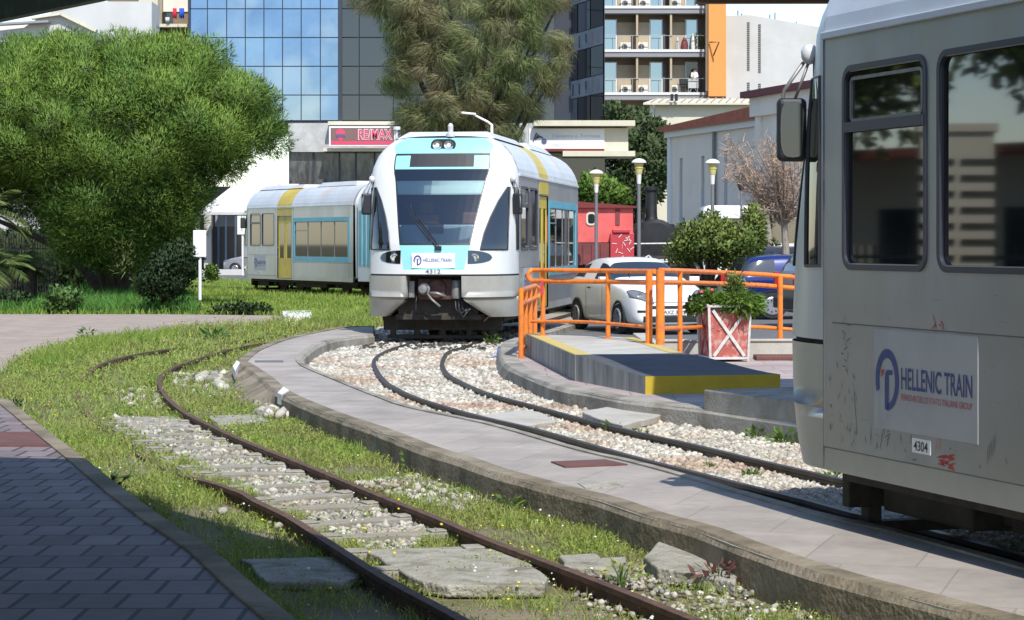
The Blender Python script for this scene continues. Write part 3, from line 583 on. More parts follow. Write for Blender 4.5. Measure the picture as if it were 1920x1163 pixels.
# flowers
f = poly_points(near_poly, 2600, 2); f = f[~pip(f[:, 0], f[:, 1], mid_poly) & ~pip(f[:, 0], f[:, 1], left_poly) & ~pip(f[:, 0], f[:, 1], [p.xy for p in path_poly]) & (f[:, 1] < 50)]
cl = vnoise(f[:, 0], f[:, 1], .8, 21) > .62; fy = f[cl][:190]; fw = f[~cl][:300]
tag(stones(fy, .009, ZG + .08, 'yellow_flowers', 'flowery'), 'small yellow flowers dotted through the grass', 'flowers', kind='stuff')
tag(stones(fw, .008, ZG + .06, 'white_flowers', 'flowerw'), 'tiny white flowers dotted through the grass', 'flowers', kind='stuff')
def weed(px, py, h, r, n, m, label, z=ZG, lw=.35, flop=.7, kind='plant', name='weed_plant'):
    p = G(px, py, z); L = []; D = []; ln = []
    for k in range(n):
        t = R.random(); a = R.uniform(0, 6.28); rr = r * math.sqrt(R.random()) * (.3 + .7 * math.sin(t * 3)); L.append((math.cos(a) * rr, math.sin(a) * rr, h * t)); D.append((math.cos(a) * flop, math.sin(a) * flop, R.uniform(-.1, 1))); ln.append(R.uniform(.5, 1) * r * .7)
    V, Fc = leaves(np.array(L), np.array(D), np.array(ln), np.array(ln) * lw)
    t = thing(name, (p.x, p.y, z), 0, label, kind); np_mesh('foliage', V, Fc, m, t)
    b = MB()
    for k in range(4): a = k * 1.6; b.tube([(0, 0, -.02), (math.cos(a) * r * .2, math.sin(a) * r * .2, h * .5), (math.cos(a) * r * .5, math.sin(a) * r * .5, h * .9)], [.008, .006, .003], 5)
    b.build('stem', 'weed', t); return t
weed(921, 650, .22, .17, 90, 'leafbr', 'bright green weed sprouting at the end of the right kerb under the train', lw=.3)
weed(955, 963, .12, .12, 50, 'leafbr', 'fresh green rosette of leaves at the foot of the middle platform kerb', flop=1.4)
weed(640, 812, .16, .16, 70, 'weed', 'leafy weed against the middle of the platform kerb'); weed(1135, 995, .16, .12, 60, 'weed', 'weed growing by the lower part of the platform kerb')
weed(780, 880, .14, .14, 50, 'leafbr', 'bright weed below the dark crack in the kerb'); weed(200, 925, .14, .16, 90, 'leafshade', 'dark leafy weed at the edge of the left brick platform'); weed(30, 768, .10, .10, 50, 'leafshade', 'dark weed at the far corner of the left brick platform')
weed(1350, 1100, .12, .14, 80, 'redcover', 'reddish dry weed in front of the tilted slab'); weed(1165, 1100, .14, .10, 60, 'grass', 'grassy weed at the bottom right rusty rail'); weed(400, 640, .22, .25, 80, 'weed', 'bushy weed where the rusty rails meet the path'); weed(165, 650, .3, .2, 60, 'weed', 'tall thin weed at the near edge of the path')
for (x, y, s) in ((1150,815,.12),(1200,824,.1),(1420,826,.13),(1470,836,.16),(1390,815,.1),(1560,905,.1),(1330,880,.06),(1410,898,.08),(945,690,.1)):
    weed(x, y, s * .8, s, 60, 'leafbr', {1150:'small weed tuft in the ballast beside the inner main rail', 1200:'second weed tuft along the inner main rail', 1420:'weed tuft at the foot of the right platform wall', 1470:'bushier weed at the foot of the wall nearest the big train', 1390:'low weed tuft left of the others at the foot of the wall', 1560:'weed tuft in the ballast at the nose of the big train', 1330:'tiny weed between the two main rails', 1410:'weed between the two main rails nearest the big train', 945:'weed beside the blue pipe at the kerb'}[x], lw=.4)
# broken dark cavity with roots in the kerb
b = MB(); p = G(931, 905, .0)
for k in range(26): a = p + Vector((R.uniform(-.07, .07), R.uniform(-.16, .04), R.uniform(-.02, .12))); b.tube([a, a + Vector((R.uniform(-.03, .03), -.03, -.05)), a + Vector((R.uniform(-.04, .04), -.04, -R.uniform(.08, .14)))], .004, 4)
tag(b.build('dead_roots', 'under'), 'dark dead roots hanging in a hole of the platform kerb', 'roots')
# ------------------------------------------------------------------ railcars
def lerp_tab(tab, z):
    if z <= tab[0][0]: return tab[0][1]
    for (a, va), (b, vb) in zip(tab, tab[1:]):
        if z <= b: return va + (vb - va) * (z - a) / (b - a)
    return tab[-1][1]
PT = [(.46,.98),(.62,1.14),(.85,1.26),(1.25,1.30),(1.8,1.19),(2.1,1.06),(2.5,.84),(3.0,.56),(3.3,.40),(3.5,.29),(3.64,.20),(3.72,.13),(3.80,.04)]
WT = [(3.12,1.40),(3.25,1.37),(3.45,1.28),(3.60,1.16),(3.72,1.02),(3.80,.86)]
def npt(v, z, off=0.):
    W, p = lerp_tab(WT, z), lerp_tab(PT, z); a = abs(v); x = -p * (1 - a ** 2.6) ** (1 / 2.6) if a < 1 else 0.
    if off:
        e = 1e-3; A = Vector(npt(min(v+e, .999), z)) - Vector(npt(max(v-e, -.999), z)); B = Vector(npt(v, z+e)) - Vector(npt(v, z-e)); n = A.cross(B).normalized()
        if n.x > 0 and a < .97: n = -n
        if a >= .97 and n.y * v < 0: n = -n
        return tuple(Vector((x, v * W, z)) + n * off)
    return (x, v * W, z)
cB = [(1.33,.40),(1.82,.475),(2.4,.545),(3.0,.615),(3.5,.72),(3.8,1.0)]
cA = [(1.70,.60),(2.0,.635),(2.3,.70),(2.6,.785),(2.86,.885),(3.8,.905)]
def Bv(z): return lerp_tab(cB, z)
def Av(z): return max(lerp_tab(cA, z), Bv(z) + .03) if z < 3.5 else min(.97, max(.9, Bv(z)))
DV = .915
def xcut(x, z):
    q = min(x / lerp_tab(PT, z), .98); return (1 - q ** 2.6) ** (1 / 2.6)
def nose_cols(z):
    b = min(Bv(z), .86); a = min(max(Av(z), b + .02), .9)
    e1, e2 = max(xcut(.27, z), DV + .012), max(xcut(.05, z), DV + .03)
    c = [0] + [b * k / 6 for k in range(1, 6)] + [b - .018, b] + [b + (a - b) * k / 4 for k in range(1, 5)] + [a + (DV - a) * k / 4 for k in range(1, 5)] + [(DV + e1) / 2, e1] + [xcut(.27 - .22 * k / 4, z) if z < 3.2 else e1 + (e2 - e1) * k / 4 for k in (1, 2, 3)] + [e2, (1 + e2) / 2, 1]
    return c
ZR = [1.25,1.29,1.33,1.42,1.5,1.6,1.7,1.78,1.82,1.9,2.0,2.15,2.3,2.45,2.6,2.72,2.86,2.95,3.05,3.12,3.20,3.24,3.35,3.46,3.50,3.56,3.62,3.68,3.74,3.80]
def side_wall(x0, x1, holes, zs, xs_extra=(), y=1.40):
    xs = sorted(set([x0, x1] + [h[0] for h in holes] + [h[1] for h in holes] + list(xs_extra))); zz = sorted(set(zs + [h[2] for h in holes] + [h[3] for h in holes])); return xs, zz
ROOFP = [(1.40,3.12),(1.385,3.22),(1.33,3.36),(1.25,3.50),(1.14,3.63),(1.0,3.73),(.86,3.80),(.5,3.83),(0,3.84)]
def ring(mb, x0, x1, z0, z1, r, w, y, t, mi=0, n=5, sgn=-1):     # rounded frame in the xz plane, standing t proud of y
    def rr(a0, a1, b0, b1, rad):
        o = []
        for cx, cz, s in ((a1-rad, b1-rad, 0), (a0+rad, b1-rad, 1), (a0+rad, b0+rad, 2), (a1-rad, b0+rad, 3)):
            for k in range(n + 1): t_ = math.pi / 2 * (s + k / n); o.append((cx + rad * math.cos(t_), cz + rad * math.sin(t_)))
        return o
    O, I = rr(x0, x1, z0, z1, r + w), rr(x0 + w, x1 - w, z0 + w, z1 - w, r); N = len(O)
    vs = [(a, y + sgn * t, b) for a, b in O] + [(a, y + sgn * t, b) for a, b in I] + [(a, y - sgn * .01, b) for a, b in O] + [(a, y - sgn * .022, b) for a, b in I]; fs = []
    for k in range(N):
        j = (k + 1) % N; fs += [(k, j, N + j, N + k), (2*N + k, 2*N + j, j, k), (N + k, N + j, 3*N + j, 3*N + k)]
    mb.add(vs, fs, mi)
def tt_logo(mb, o, u, v, s, mi=0, mr=1):          # ring with a hooked T inside
    o, u, v = Vector(o), Vector(u), Vector(v); N = 40; P = []
    for k in range(N + 1):
        t = math.radians(-112 + 312 * k / N) ; t = math.radians(205 - (205 + 90) * k / N)
        wv = .16 + .02 * math.sin(t); P.append((math.cos(t), math.sin(t), wv))
    vs = []; 
    for c, s_, w in P: vs += [o + u * (c * .5 * s) + v * (s_ * .62 * s), o + u * (c * (.5 - w) * s) + v * (s_ * (.62 - w) * s)]
    mb.add(vs, [(2*k, 2*k+1, 2*k+3, 2*k+2) for k in range(N)], mi)
    stem = [(-.10, -.60), (.06, -.62), (.06, .10), (.22, .10), (.24, .20), (.0, .20), (-.08, .12), (-.10, 0)]
    mb.add([o + u * a * s + v * b * s for a, b in stem], [tuple(range(len(stem)))], mi)
    hook = [(-.27, .04), (-.18, .08), (-.10, .20), (-.24, .20)]
    mb.add([o + u * a * s + v * b * s for a, b in hook], [(0, 1, 2, 3)], mr)
def railcar(num, loc, rz, label, tail=True, far=False, marks=False):
    T = thing('railcar', loc, rz, label, 'train'); P1, P2, DR, TW = (.26, 1.30), (1.42, 2.62), (2.93, 4.29), (4.55, 9.2)
    XE = 9.65; zs = [.46, .60, 1.25, 3.12]
    holes = [(P1[0]+.04, P1[1]-.04, 1.72, 2.86), (P2[0]+.04, P2[1]-.04, 1.72, 2.86), (DR[0], DR[1], .50, 2.78), (TW[0], TW[1], 1.30, 2.55)]
    # body shell
    xs, zz = side_wall(0, XE, holes, zs); b = MB()
    for sg in (-1, 1):
        for i in range(len(xs) - 1):
            for j in range(len(zz) - 1):
                xm, zm = (xs[i] + xs[i+1]) / 2, (zz[j] + zz[j+1]) / 2
                if any(h[0] < xm < h[1] and h[2] < zm < h[3] for h in holes): continue
                yw = 1.40 * sg; b.add([(xs[i], yw, zz[j]), (xs[i+1], yw, zz[j]), (xs[i+1], yw, zz[j+1]), (xs[i], yw, zz[j+1])], [(0, 1, 2, 3)], 2 if zm < .6 else 0)
    prof = [(-y, z) for y, z in ROOFP] + [(y, z) for y, z in reversed(ROOFP[:-1])]
    rx = sorted(set([0, DR[0], DR[1], XE, 1.5, 6, 8]))
    for i in range(len(rx) - 1):
        for j in range(len(prof) - 1):
            (ya, za), (yb, zb) = prof[j], prof[j+1]; xm = (rx[i] + rx[i+1]) / 2
            b.add([(rx[i], ya, za), (rx[i+1], ya, za), (rx[i+1], yb, zb), (rx[i], yb, zb)], [(0, 1, 2, 3)], 3 if DR[0] < xm < DR[1] else 1)
    b.add([(XE, -y, z) for y, z in reversed(prof)] + [(XE, -1.40, .46), (XE, 1.40, .46)], [tuple(range(len(prof) + 2))], 0)
    b.quad((0, -1.39, .47), (XE, -1.39, .47), (XE, 1.39, .47), (0, 1.39, .47), 4)
    bm_ = b.build('body', ['steel', 'roofw', 'skirt', 'yellow', 'under'], T, smooth='auto')
    b = MB()
    for sg in (-1, 1):
        b.box(0, XE, *sorted((1.395*sg, 1.425*sg)), 3.08, 3.125); b.box(DR[0]-.02, DR[1]+.02, *sorted((1.398*sg, 1.41*sg)), 2.80, 3.06, 1)
    b.build('cant_rail', ['roofw', 'yellow'], T, bevel=.006)
    b = MB()
    for sg in (-1, 1):
        y0, y1 = sorted((1.398*sg, 1.4035*sg)); b.box(.12, DR[0] - .1, y0, y1, 1.355, 1.363); b.box(4.4, XE, y0, y1, 1.10, 1.108); b.box(0, DR[0], y0, y1, .595, .603)
        for xv in (-.004, 2.72, 4.42, 9.30): b.box(xv, xv + .01, y0, y1, .47, 3.08)
    b.build('panel_seam', 'grime', T)
    # windows
    for sg in (-1, 1):
        for k, (a0, a1) in enumerate((P1, P2)):
            f = MB(); ring(f, a0, a1, 1.68, 2.90, .07, .034, 1.40*sg, .009, sgn=sg)
            if k == 0: f.box(a0+.03, a1-.03, *sorted((1.385*sg, 1.415*sg)), 2.50, 2.56)
            fo = f.build('window', 'navyframe', T, smooth='auto'); g = MB(); y = 1.380 * sg; g.quad((a0+.03, y, 1.70), (a1-.03, y, 1.70), (a1-.03, y, 2.88), (a0+.03, y, 2.88)); g.build('pane', 'dkglass', fo)
            if k == 0:
                g = MB(); ring(g, a0+.07, a1-.07, 2.56, 2.83, .02, .02, 1.388*sg, .004, sgn=sg); g.build('hopper_frame', 'iron', fo)
        # door with two leaves
        y = 1.372 * sg; dd = MB()
        for s0, s1 in ((DR[0] + .01, (DR[0]+DR[1])/2 - .01), ((DR[0]+DR[1])/2 + .01, DR[1] - .01)):
            dd.box(s0, s1, *sorted((y, y - .03*sg)), .51, 1.24); dd.box(s0, s1, *sorted((y, y - .03*sg)), 2.52, 2.77); dd.box(s0, s0 + .13, *sorted((y, y - .03*sg)), 1.24, 2.52); dd.box(s1 - .13, s1, *sorted((y, y - .03*sg)), 1.24, 2.52)
        do = dd.build('door', 'yellow', T, bevel=.006); g = MB()
        for s0, s1 in ((DR[0] + .12, (DR[0]+DR[1])/2 - .12), ((DR[0]+DR[1])/2 + .12, DR[1] - .12)): g.quad((s0, y - .012*sg, 1.22), (s1, y - .012*sg, 1.22), (s1, y - .012*sg, 2.54), (s0, y - .012*sg, 2.54))
        g.build('pane', 'dkglass', do)
        g = MB(); y0, y1 = sorted((1.37*sg, 1.408*sg))
        for xa, xb, za, zb in ((TW[0]-.16, TW[1]+.14, 2.55, 2.70), (TW[0]-.16, TW[1]+.14, 1.14, 1.30), (TW[0]-.16, TW[0], 1.30, 2.55), (TW[1], TW[1]+.14, 1.30, 2.55)): g.box(xa, xb, y0, y1, za, zb)
        g.build('window_surround', 'teald', T, bevel=.004)
        wd = (TW[1] - TW[0]) / 4
        for k in range(4):
            f = MB(); a0, a1 = TW[0] + wd * k, TW[0] + wd * (k + 1); ring(f, a0, a1, 1.30, 2.55, .03, .022, 1.385*sg, .002, sgn=sg)
            if k in (0,): f.box(a0+.03, a1-.03, *sorted((1.37*sg, 1.395*sg)), 2.22, 2.25)
            fo = f.build('window', 'iron' if k else 'iron', T); g = MB(); g.quad((a0+.03, 1.375*sg, 1.32), (a1-.03, 1.375*sg, 1.32), (a1-.03, 1.375*sg, 2.53), (a0+.03, 1.375*sg, 2.53)); g.build('pane', 'dkglass', fo)
    # nose shell split along its feature lines
    shell, teal, wsf, ws, sw, black = MB(), MB(), MB(), MB(), MB(), MB()
    for j in range(len(ZR) - 1):
        z0, z1 = ZR[j], ZR[j+1]; A, C = nose_cols(z0), nose_cols(z1); zm = (z0 + z1) / 2
        for sg in (-1, 1):
            for i in range(len(A) - 1):
                q = [npt(sg*A[i], z0), npt(sg*A[i+1], z0), npt(sg*C[i+1], z1), npt(sg*C[i], z1)]; tgt = shell
                if i <= 6:
                    if 1.82 < zm < 3.46:
                        tgt = ws if i < 6 else wsf
                        if i < 6 and 3.20 < zm < 3.24: tgt = teal
                        elif i < 6 and zm > 3.24: tgt = wsf if i < 4 else teal
                    elif 1.78 < zm < 1.82 or 3.46 < zm < 3.50: tgt = wsf
                    elif 1.33 < zm < 1.78 or zm > 3.50: tgt = teal
                elif 11 <= i <= 14 and 1.70 < zm < 2.86: tgt = sw
                elif 17 <= i <= 20 and 1.70 < zm < 2.86: tgt = sw
                tgt.add(q, [(0, 1, 2, 3)] if sg < 0 else [(3, 2, 1, 0)])
    zt = 3.80; c = nose_cols(zt); shell.add([npt(-a, zt) for a in reversed(c)] + [npt(a, zt) for a in c[1:]], [tuple(range(2*len(c)-1))])
    nose = weld(shell.build('nose', 'white', T, smooth='auto', recalc=False))
    loose(weld(teal.build('front_panel', 'teal', nose, smooth=True, recalc=False))); wsf.build('windscreen_frame', 'rubber', nose, smooth=True, recalc=False)
    w_ = ws.build('windscreen', 'wsglass', T, smooth=True, recalc=False); loose(weld(sw.build('cab_window', 'dkglass', T, smooth=True, recalc=False)))
    # rims round the cab side windows
    b = MB()
    for sg in (-1, 1):
        path = [npt(sg*Av(z), z, .006) for z in [1.70,1.85,2.0,2.15,2.3,2.45,2.6,2.75,2.86]] + [npt(sg*DV, z, .006) for z in (2.86, 2.4, 2.0, 1.70)]; path = path + [npt(sg * (DV + (Av(1.7) - DV) * k / 5), 1.70, .006) for k in range(1, 6)]
        b.tube(path, .014, 5)
        zl = [1.7, 2.0, 2.3, 2.6, 2.86]; b.tube([npt(sg*xcut(.27, z), z, .004) for z in zl] + [npt(sg*xcut(.05, z), z, .004) for z in reversed(zl)] + [npt(sg*xcut(.27, 1.7), 1.7, .004)], .013, 5)
        b.tube([npt(sg*(Av(2.18) * .99), 2.18, .003), npt(sg*.93, 2.18, .003)], .004, 4)
    loose(b.build('cab_window_rim', 'rubber', T))
    # teal lower edge inside the cab side window, seat, dash, blind
    b = MB(); b.box(-1.02, .9, -.98, .98, 1.60, 1.66); b.box(-.98, -.45, -.70, .70, 1.66, 2.16); b.build('dashboard', 'dash', T, bevel=.03)
    b = MB(); b.box(.55, .6, -1.2, 1.2, 1.3, 3.4); b.box(-.15, .55, -1.0, 1.0, 3.42, 3.44); b.box(-.3, .56, -1.33, -1.30, 1.3, 3.0); b.box(-.3, .56, 1.30, 1.33, 1.3, 3.0); b.build('cab_lining', 'cab', T)
    b = MB(); b.quad((-.62, -.80, 2.74), (-.62, .80, 2.74), (-.50, .84, 2.98), (-.50, -.84, 2.98)); b.box(-.62, -.60, -.8, .8, 2.72, 2.745); b.build('sun_blind', 'blind', T)
    b = MB(); b.box(.1, .22, .15, .62, 1.7, 2.35); b.box(.12, .2, .25, .52, 2.38, 2.6); b.box(.1, .22, -.75, -.3, 1.7, 2.4); b.build('driver_seat', 'seatbr', T, bevel=.04)
    b = MB(); b.xz_prism([(-1.02, 2.0), (-.9, 2.0), (-.95, 2.16), (-1.0, 2.16)], -.14, .14); b.build('console', 'cab', T)
    # lower skirt in two halves with a coupler gap
    zk = [.46, .53, .60, .68, .76, .83, .95, 1.08, 1.22]; b = MB()
    def Ev(z): return .37 if z > .8 else .37 + (.8 - z) / .34 * .33
    for sg in (-1, 1):
        for j in range(len(zk) - 1):
            r0 = [Ev(zk[j]) + (1 - Ev(zk[j])) * (1 - (1 - k / 12) ** 1.7) for k in range(13)]; r1 = [Ev(zk[j+1]) + (1 - Ev(zk[j+1])) * (1 - (1 - k / 12) ** 1.7) for k in range(13)]
            for k in range(12): b.add([npt(sg*r0[k], zk[j]), npt(sg*r0[k+1], zk[j]), npt(sg*r1[k+1], zk[j+1]), npt(sg*r1[k], zk[j+1])], [(0, 1, 2, 3)])
        pts = [Vector(npt(sg*Ev(z), z)) for z in zk]; 
        for p, q in zip(pts, pts[1:]): b.add([p, q, q + Vector((.45, 0, 0)), p + Vector((.45, 0, 0))], [(0, 1, 2, 3)])
    loose(weld(b.build('front_skirt', 'skirt', T, smooth='auto')))
    b = MB(); z = 1.235
    vv = [-1 + 2 * k / 40 for k in range(41)]; r = [npt(v, 1.22) for v in vv]; r2 = [npt(v, 1.25) for v in vv]
    for k in range(40): b.add([(r[k][0]+.02, r[k][1]*.985, 1.22), (r[k+1][0]+.02, r[k+1][1]*.985, 1.22), (r2[k+1][0]+.02, r2[k+1][1]*.985, 1.25), (r2[k][0]+.02, r2[k][1]*.985, 1.25)], [(0, 1, 2, 3)])
    b.box(-.85, 0, -1.2, 1.2, 1.19, 1.22); b.box(-.78, -.7, -.75, .75, .5, 1.2); b.build('seam_gap', 'under', T)
    # facets under the skirt: dark lower pan
    b = MB(); b.box(-.22, 9.5, -1.16, 1.16, .36, .47); b.box(-.80, -.2, -.8, .8, .40, .50); b.obox((-.26, 0, .32), (.10, 2.25, .26)); 
    for y in (-.95, -.5, 0, .5, .95): b.box(-.30, -.20, y - .05, y + .05, .04, .2)
    b.box(-.31, -.18, -1.05, 1.05, .03, .10); b.build('plough', 'under', T, bevel=.01)
    # coupler
    c = MB(); c.box(-.98, -.80, -.30, .34, .78, 1.16); c.lathe([(.17, -.04), (.17, .05)], (-1.0, -.02, .98), 20, 'X'); cp = c.build('coupler', 'coupler', T, bevel=.015)
    c = MB(); c.lathe([(.0, -.28), (.075, -.27), (.085, -.2), (.06, -.16), (.045, 0), (.05, .1)], (-.98, .20, .98), 18, 'X'); c.lathe([(.07, 0), (.11, .02), (.11, .06)], (-1.14, .20, .98), 18, 'X'); c.build('buffer_head', 'iron', cp, smooth='auto')
    c = MB(); c.tube([(-1.12, .16, .92), (-1.22, .03, .78), (-1.24, -.12, .66)], .022, 8); c.tube([(-1.1, .1, .9), (-1.16, -.05, .9), (-1.1, -.2, .84)], .03, 8); c.build('coupling_lever', 'iron', cp, smooth=True)
    c = MB(); c.lathe([(.09, .80), (.10, .84), (.10, 1.1), (.08, 1.14)], (-.98, -.38, 0), 14); c.box(-1.02, -.92, .40, .50, .82, 1.12); loose(c.build('air_cylinder', 'iron', cp, smooth='auto'))
    c = MB()
    for y0, y1, zd in ((-.42, -.62, .45), (-.36, -.58, .52), (-.48, -.64, .56)):
        c.tube([(-1.0, y0, .84), (-1.06, y0 - .02, .62), (-1.06, (y0 + y1) / 2, zd), (-1.04, y1, .60), (-.95, y1, .80)], .018, 6)
    c.tube([(-1.0, .36, .85), (-1.04, .37, .6), (-1.0, .36, .5)], .018, 6); loose(c.build('hose', 'rubber', cp, smooth=True))
    # headlights
    for sg in (-1, 1):
        b = MB(); N = 14; lo, hi = [], []
        for k in range(N + 1):
            t = k / N; v = .445 + t * .30; a = math.sqrt(max(0, 1 - t ** 2.2)); lo.append(npt(sg*v, 1.555 - .115 * a, .008)); hi.append(npt(sg*v, 1.555 + .13 * a, .008))
        b.add(lo + hi, [(k, k+1, N+2+k, N+1+k) for k in range(N)]); h = b.build('headlight', 'dkglass', T, smooth=True)
        b = MB(); cpt = Vector(npt(sg*.53, 1.55, .012)); b.lathe([(.075, .02), (.078, -.005), (.06, -.006), (.03, .0)], cpt, 16, 'X'); b.build('lamp', 'chrome', h)
    b = MB(); N = 10; rim = []
    for k in range(2 * N): 
        t = math.pi * (k / (N - 1)) if k < N else math.pi * ((k - N) / (N - 1)) + math.pi; cy = (.12 if k < N else -.12); rim.append((cy + .115 * math.sin(t) * 1, .115 * math.cos(t)))
    xf = lerp_tab(PT, 3.64); b.add([(-xf - .035, y, 3.655 + z) for y, z in rim] + [(-xf + .1, y, 3.655 + z) for y, z in rim], [tuple(range(2*N))] + [(k, (k+1) % (2*N), (k+1) % (2*N) + 2*N, k + 2*N) for k in range(2*N)])
    h = b.build('headlight', 'rubber', T)
    for y in (-.108, .108): b = MB(); b.lathe([(.085, .0), (.088, -.012), (.06, -.010), (.03, .004)], (-xf - .04, y, 3.655), 16, 'X'); b.build('lamp', 'chrome', h, smooth='auto')
    # roof gear
    b = MB(); b.add([(.05,-.95,3.79),(4.2,-.95,3.79),(4.2,.95,3.79),(.05,.95,3.79),(.3,-.75,3.93),(4.0,-.75,3.93),(4.0,.75,3.93),(.3,.75,3.93)], [(0,1,5,4),(1,2,6,5),(2,3,7,6),(3,0,4,7),(4,5,6,7)])
    b.add([(5.4,-.9,3.8),(8.8,-.9,3.8),(8.8,.9,3.8),(5.4,.9,3.8),(5.6,-.75,3.95),(8.6,-.75,3.95),(8.6,.75,3.95),(5.6,.75,3.95)], [(0,1,5,4),(1,2,6,5),(2,3,7,6),(3,0,4,7),(4,5,6,7)]); b.build('roof_housing', 'roofw', T, bevel=.02)
    b = MB(); b.lathe([(.085, 3.82), (.085, 3.88), (.05, 3.90), (.05, 4.0), (.055, 4.02), (.03, 4.07), (.0, 4.08)], (.0, -.10, 0), 14); b.lathe([(.02, 3.8), (.02, 3.95), (.07, 3.96), (.07, 4.02)], (-.02, .93, 0), 10); b.build('horn', 'roofw', T, smooth='auto')
    # mirrors
    for sg in (-1, 1):
        a = Vector(npt(sg*.93, 2.97, .0)); b = MB(); b.lathe([(.0, -.065), (.035, -.055), (.052, -.02), (.055, .02), (.035, .055), (.0, .065)], a + Vector((-.03, .04*sg, .05)), 14, 'Z'); m_ = b.build('mirror_arm', 'white', T, smooth=True)
        b = MB(); e = a + Vector((-.05, .07*sg, .0)); b.tube([e, e + Vector((-.07, .10*sg, -.17)), e + Vector((-.11, .12*sg, -.36)), e + Vector((-.12, .12*sg, -.5))], .013, 6); b.tube([e + Vector((.02, -.02*sg, -.01)), e + Vector((-.03, .05*sg, -.24))], .01, 5); b.build('mirror_bracket', 'iron', m_, smooth=True)
        b = MB(); b.obox(e + Vector((-.05, .06*sg, -.42)), (.08, .19, .40), sg*.25); mm = b.build('mirror', 'rubber', T, bevel=.038, seg=4)
        b = MB(); c_ = e + Vector((-.05, .06*sg, -.42)); Rz = Matrix.Rotation(sg*.25, 3, 'Z'); N = 20; vs = [tuple(c_ + Rz @ Vector((.043, math.copysign(abs(math.cos(2*math.pi*k/N)) ** .6, math.cos(2*math.pi*k/N)) * .078, math.copysign(abs(math.sin(2*math.pi*k/N)) ** .6, math.sin(2*math.pi*k/N)) * .175))) for k in range(N)]; b.add(vs, [tuple(range(N))]); b.build('mirror_glass', 'windark', mm)
    # wiper
    b = MB(); wb = [Vector(npt(v, z, .04)) for v, z in ((-.05, 1.72), (.05, 1.9), (.28, 2.28), (.36, 2.52))]; b.tube(wb, .012, 6); b.tube([p + Vector((-.01, -.05, 0)) for p in wb[:3]], .01, 5); b.tube([Vector(npt(v, z, .03)) for v, z in ((.06, 1.86), (.25, 2.15), (.42, 2.5))], .010, 5); b.obox(Vector(npt(-.06, 1.72, .03)), (.05, .12, .08)); b.build('wiper', 'rubber', T)
    # lettering
    U, V = Vector((0, -1, 0)), Vector((0, 0, 1)); xo = -lerp_tab(PT, 1.5) - .035
    b = MB(); b.box(xo + .004, xo + .035, -.40, .40, 1.365, 1.64); bo = b.build('logo_board', 'boardw', T); b = MB()
    tt_logo(b, (xo, .29, 1.505), U, V, .15); add_text(b, 'HELLENIC TRAIN', (xo, .19, 1.475), U, V, .53, .065, .01); b.build('lettering', ['navy', 'redp'], bo, recalc=False)
    b = MB(); add_text(b, num, (-lerp_tab(PT, 1.3) - .012, .14, 1.262), U, V, .28, .082, .006); b.build('number', 'grime', T, recalc=False)
    for sg in (-1, 1):
        u = Vector((1, 0, 0)) * (-sg); x0 = .67 if sg < 0 else 1.86; y = 1.406 * sg
        b = MB(); b.box(.67, 1.86, *sorted((1.398*sg, 1.403*sg)), .77, 1.345); bo = b.build('logo_board', 'board', T); b = MB(); O = Vector((x0, y, 0))
        tt_logo(b, O + u * .165 + V * 1.055, u, V, .285); add_text(b, 'HELLENIC TRAIN', O + u * .335 + V * 1.01, u, V, .80, .125, .012)
        add_text(b, 'FERROVIE DELLO STATO ITALIANE GROUP', O + u * .335 + V * .948, u, V, .80, .036, .0, 1); b.build('lettering', ['navy', 'redp'], bo, recalc=False)
        b = MB(); O = Vector((1.13 if sg < 0 else 1.40, y, 0)); b.box(1.13, 1.34, *sorted((1.398*sg, 1.403*sg)), .665, .745); bo = b.build('number_plate', 'boardw', T); b = MB(); add_text(b, num, O + u * .025 + V * .677, u, V, .16, .056, .008); b.build('lettering', 'rubber', bo, recalc=False)
    # running gear
    for xb in (2.2, 7.9):
        g = MB(); g.box(xb - 1.1, xb + 1.1, -.62, .62, .28, .44); g.box(xb - 1.15, xb + 1.15, -.78, -.70, .22, .42); g.box(xb - 1.15, xb + 1.15, .70, .78, .22, .42)
        for xx in (-.8, .8):
            for y in (-.78, .78): g.obox((xb + xx, y, .33), (.26, .14, .24))
        bo = g.build('bogie', 'under', T, bevel=.01)
        for xx in (-.8, .8):
            for sg in (-1, 1):
                g = MB(); g.lathe([(.36, -.05), (.36, .02), (.33, .03), (.33, .06), (.26, .07), (.10, .05)], (xb + xx, .47*sg, .34), 24, 'Y'); g.build('wheel', 'rustrail', bo, smooth='auto')
    b = MB(); b.box(3.6, 6.4, -.95, .95, .2, .45); b.box(-.1, 1.0, -.95, -.45, .18, .46); b.box(-.1, 1., .45, .95, .18, .46); loose(b.build('underfloor_box', 'under', T, bevel=.02))
    if marks:
        rr = random.Random(5); b = MB(); y = -1.4012
        def stroke(x, z, L, ang, w, mi):
            dx, dz = math.cos(ang) * L, math.sin(ang) * L; nx, nz = -math.sin(ang) * w, math.cos(ang) * w; pts = []
            n = 5
            for k in range(n + 1): t = k / n; j = rr.uniform(.3, 1.) * math.sin(math.pi * min(max(t, .08), .92)); pts.append((x + dx*t + nx*j, z + dz*t + nz*j)); 
            lo = [(x + dx*k/n - nx*rr.uniform(.2, .9) * math.sin(math.pi * min(max(k/n, .08), .92)), z + dz*k/n - nz*rr.uniform(.2, .9)) for k in range(n + 1)]
            b.add([(p[0], y, p[1]) for p in pts] + [(p[0], y, p[1]) for p in lo], [(k, k+1, n+2+k, n+1+k) for k in range(n)], mi)
        for z in (1.28, 1.20, 1.12, 1.36): 
            for k in range(3): stroke(.30 + rr.uniform(-.03, .03), z + rr.uniform(-.03, .03), rr.uniform(.03, .07), rr.uniform(0, 3), .004, 1)
